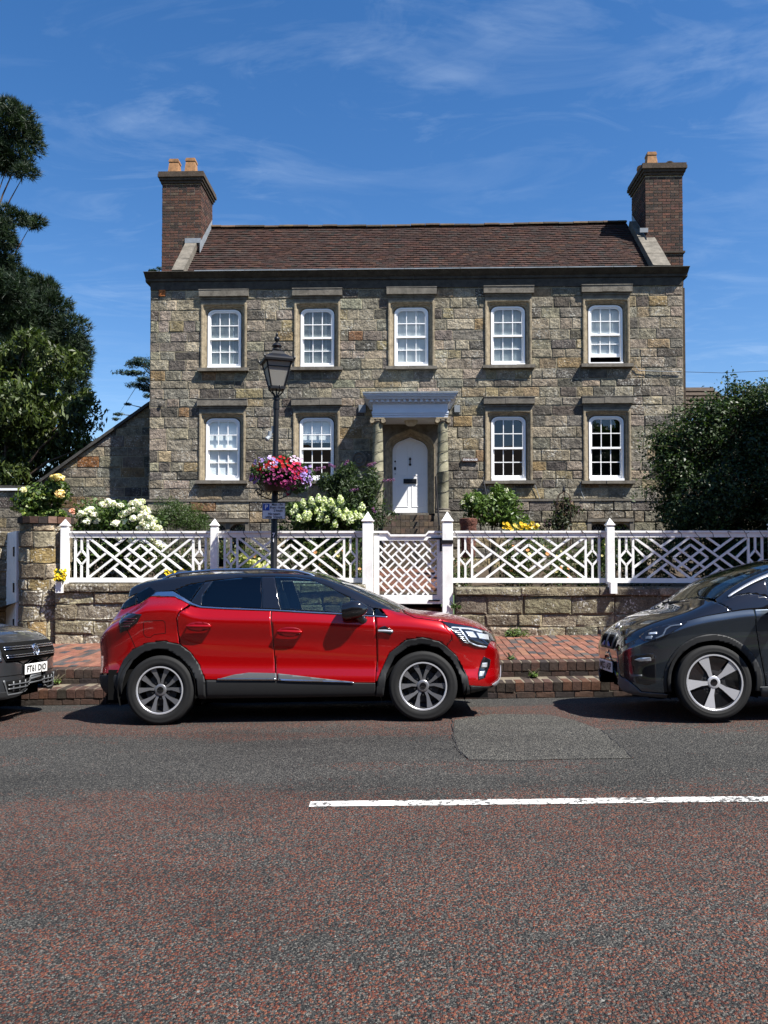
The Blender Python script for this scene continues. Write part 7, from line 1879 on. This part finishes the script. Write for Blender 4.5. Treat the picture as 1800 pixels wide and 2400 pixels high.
# ------------------------------------------------------------------ the grey electric hatchback on the right
def grey_car():
    X0, X1 = -.72, 3.335; AX = 2.57
    sh = Shell(X0, X1,
        bot=[(X0, .5), (-.68, .36), (-.5, .27), (0, .22), (2.3, .20), (2.9, .205), (3.15, .215), (3.28, .23), (3.32, .25), (X1, .31)],
        w=[(X0, .4), (-.70, .6), (-.6, .8), (-.4, .93), (0, 1), (2.4, 1), (2.65, .995), (2.85, .975), (3.0, .935), (3.10, .885), (3.19, .82), (3.25, .75), (3.295, .66), (3.32, .57), (X1, .46)],
        frac=[(.07, .835), (.28, .862), (.52, .858), (.74, .868), (.90, .872)],
        k3=[(X0, .64, .3), (-.66, .9, .5), (-.5, 1.0, .68), (0, 1.05, .80), (1.0, 1.04, .845), (2.17, 1.03, .85), (2.5, .99, .848), (2.65, .965, .842), (2.8, .925, .83), (2.95, .87, .79), (3.08, .815, .73), (3.18, .77, .66), (3.26, .72, .57), (3.31, .67, .47), (X1, .60, .36)],
        k4=[(X0, .67, .25), (-.64, 1.05, .45), (-.5, 1.35, .52), (-.2, 1.47, .56), (.5, 1.525, .60), (1.2, 1.515, .61), (1.6, 1.462, .63), (2.0, 1.345, .685), (2.3, 1.20, .74), (2.47, 1.095, .78), (2.6, 1.055, .765), (2.75, 1.008, .725), (2.95, .937, .67), (3.1, .876, .60), (3.2, .826, .53), (3.28, .77, .44), (3.315, .715, .36), (X1, .64, .26)],
        k5=[(X0, .72), (-.70, .85), (-.62, 1.15), (-.52, 1.42), (-.4, 1.50), (.2, 1.57), (.9, 1.598), (1.3, 1.582), (1.72, 1.52), (2.0, 1.452), (2.15, 1.402), (2.34, 1.318), (2.53, 1.185), (2.66, 1.095), (2.76, 1.05), (2.87, 1.022), (3.01, .975), (3.13, .92), (3.22, .862), (3.28, .80), (3.315, .735), (X1, .66)])
    T3, T4, T5 = sh.T3, sh.T4, sh.T5; K = 7.5
    def c(cx, cy):
        xm, zm = (cx - 1135) / 1020, .35 + (1247 - cy) / 1020; x, z = xm, zm
        for _ in range(4):
            lx = min(max(AX - x, X0), X1); y = sh.yz(lx, sh.t_of(lx, z))[0]; dl = .875 - y; k = 1 + dl / K
            x = -3.146 + (xm + 3.146) * k; z = 1.55 + (zm - 1.55) * k + .05 * dl
        return (AX - x, z)
    C = lambda *q: [c(*p) for p in q]
    car = empty('grey_car'); tag(car, 'dark grey electric hatchback with black bonnet parked at the right edge', 'car')
    g, blk, pla = M['grey_paint'], M['black_gloss'], M['black_plastic']
    pn = lambda name, poly, mat, **kw: sh.panel(name, poly, mat, car, **kw)
    arc = lambda cx, r, a0, a1, n=20: [(cx + r * math.cos(t), .35 + r * math.sin(t)) for t in frange(math.radians(a0), math.radians(a1), n)]
    edge = lambda xs: [(x, sh.yz(x, T3 - .03)[1]) for x in xs]
    seam = C((715, 800), (870, 910))
    pn('front_wing', seam + arc(AX, .455, 58, 187)[0:] + C((1608, 1282), (1552, 760), (1538, 560)) + edge(frange(2.18, 2.84, 14)), g, thick=0)
    pn('front_bumper', [seam[0], seam[1]] + arc(AX, .455, 56, -8, 14) + [(3.0, .2), (3.34, .2), (3.34, .7)] + edge(frange(3.33, 2.86, 14)), g, joined=True, thick=0)
    pn('wheel_arch', arc(AX, .452, -12, 192, 30) + arc(AX, .392, 192, -12, 30), pla, off=.004)
    pn('wheel_arch', arc(0, .452, -12, 192, 30) + arc(0, .392, 192, -12, 30), pla, off=.004)
    pn('door', C((1548, 560), (1562, 760), (1618, 1282)) + [(.50, .33), (.47, .5), (.42, .7), (.5, 1.03)] + edge(frange(.6, 2.15, 10)), g)
    pn('rear_body', arc(0, .455, 12, 192, 20) + [(-.73, .3), (-.73, .95), (-.6, 1.02), (-.4, 1.03)] + edge(frange(-.3, .48, 8)), g, joined=True)
    pn('sill', C((1556, 1292)) + [(.42, .325), (.40, .2)] + C((1560, 1408)), M['sill_grey'], off=.006)
    pn('bonnet', [(x, T3 + .0) for x in frange(2.36, 3.334, 40)] + [(3.334, T5), (2.67, T5), (2.56, T4 + .5), (2.47, T4)], blk, joined=True, raw=True, label='gloss black bonnet')
    pn('waistline', [(x, T3) for x in frange(-.5, 2.355, 20)] + [(2.46, T4), (2.0, T4 - .62), (-.5, T4 - .75)], blk, raw=True, label='black waist panel')
    pn('roof', [(2.47, T4 - .02)] + [(x, T4 - .12) for x in frange(2.2, -.4, 20)] + [(-.4, T5), (1.75, T5), (1.75, T4 + .12), (2.3, T4 + .12), (2.46, T4 + .1)], blk, joined=True, raw=True, label='black roof and pillars')
    pn('windscreen', [(x, T4 + .13) for x in frange(1.76, 2.46, 12)] + [(2.56, T4 + .52), (2.665, T5), (1.76, T5)], M['clear_glass'], joined=True, raw=True, thick=.004)
    pn('window', [(2.0, T4 - .6), (1.98, T4 - .14), (1.0, T4 - .14), (1.0, T4 - .7)], M['clear_glass'], raw=True, thick=.004); pn('window', [(.92, T4 - .7), (.92, T4 - .14), (-.3, T4 - .16), (-.3, T4 - .7)], M['dark_glass'], raw=True, thick=.004)
    pn('rear_screen', [(-.42, T3 + .1), (-.42, T5), (-.70, T5), (-.70, T3 + .05)], M['dark_glass'], joined=True, raw=True)
    pn('pillar', [(1.99, T4 - .62), (1.97, T4 - .12), (2.44, T4 - .02)], blk, raw=True, label='black front corner panel'); pn('pillar', [(1.0, T4 - .72), (1.0, T4 - .12), (.92, T4 - .12), (.92, T4 - .72)], blk, raw=True, label='black centre pillar')
    pn('pillar_trim', stroke([(2.36, T4 - .10), (2.2, T4 - .09), (1.9, T4 - .09), (1.5, T4 - .09), (1.0, T4 - .09)], .10), M['silver'], raw=True, off=.012)
    # lamps
    hl = pn('headlight', C((440, 800), (480, 765), (560, 725), (640, 702), (760, 680), (915, 652), (860, 695), (770, 745), (690, 800), (560, 838), (480, 842)), M['lamp_black'], off=.005)
    for i, o in enumerate(hl):
        sd = (-1, 1)[i]; sh.panel('light_guide', C(*stroke([(590, 820), (660, 790), (690, 735), (740, 705), (850, 690)], 14)), M['lens_dim'], o, off=.010, sides=(sd,)); sh.panel('reflector', C((528, 765), (606, 758), (606, 778), (528, 782)), M['lens'], o, off=.010, sides=(sd,)); sh.panel('reflector', C((500, 800), (560, 795), (550, 825), (490, 825)), M['lens_dim'], o, off=.009, sides=(sd,))
    pn('indicator', C((372, 1018), (420, 1000), (532, 997), (534, 1030), (420, 1034)), M['lens'], off=.006); pn('bumper_insert', C((340, 985), (420, 965), (560, 958), (580, 1000), (570, 1240), (480, 1262), (380, 1240)), M['lamp_black'], off=.003); pn('fog_trim', C((345, 1160), (440, 1160), (440, 1182), (345, 1182)), M['silver_grey'], off=.009)
    # nose details
    for sy in (-1, 1):
        out = [(sy * (.132 + .115 * q[0]), .722 + .082 * q[1]) for q in ((-.9, -.75), (-.75, -1), (.55, -1), (.8, -.8), (1.0, .55), (.9, .9), (.7, 1), (-.8, 1), (-.95, .85))]; inn = [(sy * .132 + (a - sy * .132) * .80, .722 + (b_ - .722) * .74) for a, b_ in out]
        sh.decal('grille_ring', out, M['silver_grey'], car, off=.022, thick=.02); sh.decal('grille_blank', inn, M['well'], car, off=.026, thick=.006)
        sh.decal('grille_accent', [inn[0], inn[1], inn[2], (inn[2][0] - sy * .03, inn[2][1] + .02), (inn[0][0] + sy * .02, inn[0][1] + .04)], M['blue_trim'], car, off=.029, thick=.004)
    sh.decal('nose_panel', [(-.42, .36), (-.36, .62), (-.25, .66), (.25, .66), (.36, .62), (.42, .36), (.3, .30), (-.3, .30)], M['black_gloss'], car, off=.003); sh.decal('lower_intake', [(-.45, .25), (-.4, .33), (.4, .33), (.45, .25)], M['well'], car, off=.006)
    pn('front_lip', [(2.98, .245), (3.2, .255), (3.34, .40), (3.34, .2), (2.98, .2)], M['silver_grey'], off=.012)
    plate(car, 'MJ23 ASP', (3.365, 0, .455), math.pi / 2)
    mb = MB(); mb.lathe([(.038, 0), (.038, .008), (.03, .012), (0, .012)], (3.225, 0, .868), 18, Matrix.Rotation(.9, 3, 'Y')); mb.build('badge', M['alloy'], car, auto=30)
    for sd in (-1, 1):
        mir = empty('mirror', (0, 0, 0), 0, car); mb = MB(); mb.sphere((1.93, sd * 1.02, 1.09), .12, 14, 9, (.8, 1.0, .72)); mb.build('cap', blk, mir, auto=60); mb = MB(); mb.tube([(1.95, sd * .80, 1.04), (1.95, sd * .95, 1.06)], .03, 8); mb.build('stalk', blk, mir)
    mb = MB(); mb.tube([(2.66, -.25, 1.10), (2.58, .25, 1.125), (2.52, .6, 1.105)], .009, 5); mb.build('wiper', pla, car); mb = MB(); mb.tube([(2.67, .0, 1.10), (2.60, .4, 1.112)], .008, 5); mb.build('wiper', pla, car)
    underbody(car, -.6, 3.12, .66, .19, .74, (0, AX), .43)
    mb = MB(); mb.b2(-.5, 2.4, -.79, .79, .25, .55); mb.build('floor', M['well'], car); mb = MB(); mb.box((2.2, 0, .95), (.5, 1.4, .14)); bevel(mb.build('dashboard', M['interior'], car), .05, 2)
    for y in (-.36, .36): seat(car, 1.2, y, .58)
    steering(car, 1.83, -.36, 1.0)
    for x, s_, rt in ((0, 1, .2), (AX, 1, 1.10), (0, -1, .6), (AX, -1, .1)): wheel(car, (x, s_ * .80, .35), .35, .262, .155, 'turbine', s_, rot=rt)
    # facing left: front axle nearest the camera at the traced place
    hub = P(1548, 1475.3, 7.5); near = hub - Vector((0, 0, .35)); roll = math.atan((road_z(0, 7.6) - road_z(0, 9.1)) / 1.5); pit = math.atan(.02)
    Rm = Matrix.Rotation(-roll, 4, 'X') @ Matrix.Rotation(-pit, 4, 'Y') @ Matrix.Rotation(math.pi, 4, 'Z'); car.rotation_euler = Rm.to_euler(); car.location = near - Rm.to_3x3() @ Vector((AX, .875, 0)); print('grey car gap', near.z - road_z(near.x, 7.6))
M['sill_grey'] = weathered('grey sill', (.06, .065, .068), .5, .1); M['lens_dim'] = base_mat('smoked lens', (.10, .12, .15), .12, .3, coat=1.0)
grey_car()

# ------------------------------------------------------------------ the dark car at the left edge
def dark_car():
    X0, X1 = -.86, 3.47; AX = 2.60
    sh = Shell(X0, X1,
        bot=[(X0, .5), (-.8, .36), (-.5, .28), (2.3, .23), (3.1, .24), (3.35, .245), (3.43, .25), (3.46, .262), (X1, .31)],
        w=[(X0, .5), (-.82, .7), (-.7, .86), (-.4, .96), (0, 1), (2.6, 1), (2.9, .985), (3.08, .955), (3.2, .905), (3.29, .84), (3.36, .76), (3.41, .66), (3.445, .53), (3.462, .40), (X1, .25)],
        frac=[(.07, .87), (.3, .895), (.55, .895), (.78, .90), (.92, .895)],
        k3=[(X0, .7, .4), (-.8, .95, .6), (-.5, 1.02, .75), (0, 1.03, .83), (2.2, 1.0, .855), (2.6, .965, .85), (2.9, .915, .83), (3.1, .865, .78), (3.22, .83, .73), (3.32, .80, .66), (3.40, .745, .56), (3.445, .68, .45), (3.462, .62, .34), (X1, .56, .2)],
        k4=[(X0, .74, .35), (-.8, 1.1, .5), (-.6, 1.45, .55), (0, 1.52, .6), (1.2, 1.51, .61), (1.7, 1.40, .65), (2.2, 1.12, .74), (2.35, 1.045, .76), (2.7, 1.005, .74), (3.0, .955, .69), (3.2, .91, .62), (3.32, .865, .54), (3.40, .80, .44), (3.445, .72, .33), (3.462, .655, .24), (X1, .59, .13)],
        k5=[(X0, .8), (-.84, .95), (-.74, 1.4), (-.6, 1.55), (0, 1.63), (.8, 1.64), (1.3, 1.6), (1.7, 1.47), (2.2, 1.2), (2.42, 1.075), (2.8, 1.035), (3.1, .985), (3.25, .94), (3.34, .895), (3.40, .845), (3.44, .775), (3.462, .70), (X1, .62)])
    T3, T4, T5 = sh.T3, sh.T4, sh.T5
    car = empty('dark_car'); tag(car, 'dark grey car whose nose shows at the left edge', 'car'); d, pla = M['dark_paint'], M['black_plastic']
    pn = lambda name, poly, mat, **kw: sh.panel(name, poly, mat, car, **kw)
    arc = lambda cx, r, a0, a1, n=20: [(cx + r * math.cos(t), .33 + r * math.sin(t)) for t in frange(math.radians(a0), math.radians(a1), n)]
    edge = lambda xs: [(x, sh.yz(x, T3 - .03)[1]) for x in xs]
    pn('front_bumper', arc(AX, .40, 70, -12, 14) + [(3.48, .2), (3.48, .8)] + edge(frange(3.469, 2.8, 14)), d, joined=True)
    pn('front_wing', arc(AX, .40, 72, 190, 16) + [(1.95, .27), (1.95, 1.0)] + edge(frange(2.0, 2.78, 8)), d)
    pn('side_panel', [(1.94, .27)] + arc(0, .40, -8, 190, 20) + [(-.87, .3), (-.87, 1.0)] + edge(frange(-.8, 1.94, 14)), d, joined=True)
    pn('bonnet', [(x, T3) for x in frange(2.34, 3.468, 30)] + [(3.468, T5), (2.43, T5), (2.36, T4)], d, joined=True, raw=True)
    pn('glasshouse', [(x, T3) for x in frange(-.8, 2.33, 14)] + [(2.35, T4), (1.7, T4), (-.6, T4)], M['dark_glass'], raw=True); pn('roof', [(1.72, T4)] + [(x, T4) for x in frange(1.6, -.84, 10)] + [(-.84, T5), (1.6, T5)], d, joined=True, raw=True); pn('windscreen', [(1.73, T4), (2.35, T4), (2.42, T5), (1.61, T5)], M['clear_glass'], joined=True, raw=True)
    D = sh.decal
    D('grille', [(-.60, .70), (-.55, .625), (.55, .625), (.60, .70), (.58, .825), (-.58, .825)], M['well'], car, off=.008, thick=.02)
    for z, w in ((.778, .56), (.755, .565), (.690, .565), (.668, .555)): D('grille_bar', [(-w, z - .006), (w, z - .006), (w, z + .006), (-w, z + .006)], M['chrome'], car, off=.022, thick=.016)
    D('lower_grille', [(-.50, .30), (-.56, .415), (-.52, .43), (.52, .43), (.56, .415), (.50, .30)], M['well'], car, off=.006)
    for z in (.345, .385): D('lower_grille_bar', [(-.52, z - .007), (.52, z - .007), (.52, z + .007), (-.52, z + .007)], M['silver_grey'], car, off=.016, thick=.012)
    for k in range(9): y = -.44 + k * .11; D('lower_grille_rib', [(y - .01, .31), (y + .01, .31), (y + .01, .42), (y - .01, .42)], M['silver_grey'], car, off=.012, thick=.008)
    D('lower_grille_frame', stroke([(-.58, .44), (-.52, .285), (.52, .285), (.58, .44)], .02), M['silver_grey'], car, off=.014, thick=.012)
    D('bumper_crease', [(-.70, .485), (.70, .485), (.70, .478), (-.70, .478)], M['well'], car, off=.002, thick=.003)
    for sy in (-1, 1): D('headlight', [(sy * .60, .63), (sy * .63, .80), (sy * .80, .845), (sy * .83, .72), (sy * .78, .65)], M['lens_dim'], car, off=.006)
    pn('front_lip', [(2.95, .27), (3.48, .33), (3.48, .2), (2.95, .2)], pla, off=.012)
    # round badge of ring, V over W
    bd = empty('badge', (3.468, 0, .725), 0, car); bd.rotation_euler = (0, -.18, 0)
    R90 = Matrix(((0, 0, 1), (1, 0, 0), (0, 1, 0))); mb = MB(); mb.lathe([(.066, -.02), (.068, .012), (.060, .018), (.055, .010), (.055, -.02)], (0, 0, 0), 28, R90); mb.build('ring', M['chrome'], bd, auto=40)
    mb = MB(); mb.lathe([(.055, .0), (0, .0)], (0, 0, 0), 24, R90, cap=False); mb.build('disc', M['lamp_black'], bd)
    mb = MB()
    for pl in ([(-.024, .048), (0, .006), (.024, .048)], [(-.046, .026), (-.020, -.046), (0, -.006), (.020, -.046), (.046, .026)]):
        for p, q in zip(pl[:-1], pl[1:]): mb.bar((.008, p[0], p[1]), (.008, q[0], q[1]), .010, .012, (1, 0, 0))
    mb.build('letters', M['chrome'], bd)
    plate(car, 'FT61 DJO', (3.488, 0, .525), math.pi / 2)
    underbody(car, -.7, 3.2, .66, .20, .75, (0, AX), .39)
    for x in (0, AX):
        for s_ in (-1, 1): wheel(car, (x, s_ * .80, .33), .33, .215, .205, 'pairs', s_)
    c0 = P(78.5, 1442.5, 8.62); roll = math.atan((road_z(0, 7.9) - road_z(0, 9.4)) / 1.5); pit = math.atan(.02); gz = road_z(c0.x - 2, 8.62)
    Rm = Matrix.Rotation(-roll, 4, 'X') @ Matrix.Rotation(-pit, 4, 'Y'); car.rotation_euler = Rm.to_euler()
    org = Rm.to_3x3() @ Vector((3.488, 0, .525)); car.location = c0 - org; print('dark car gap', car.location.z - road_z(car.location.x, car.location.y), car.location)
dark_car()

# ------------------------------------------------------------------ the terrace across the street (only mirrored in glass and paint)
def terrace():
    t = empty('opposite_terrace', (0, -8, 0)); tag(t, 'brick terrace across the street, mirrored in the windows and car paint', 'building'); O = Vector(t.location)
    b = MB(); b.b2(-30, 22, -14, -7.6, -.5, 5.6); local(b.build('wall', weathered('far brick', (.20, .10, .065), .95, .3, 2, .3, 20), t), t)
    b = MB(); b.xz([(0, 0)] * 3, 0, 0) if False else None
    b.prism([(-7.3, 5.5), (-14.3, 5.5), (-10.8, 8.6)], lambda p, q: Vector((-30.3, p, q)), lambda p, q: Vector((22.3, p, q))); local(b.build('roof', M['brick_dark'], t), t)
    for k in range(12):
        for z in (1.0, 3.6):
            b = MB(); x = -27 + k * 4.2; b.b2(x, x + 1.1, -7.62, -7.55, z, z + 1.4); local(b.build('window', M['lamp_black'], t), t)
terrace()
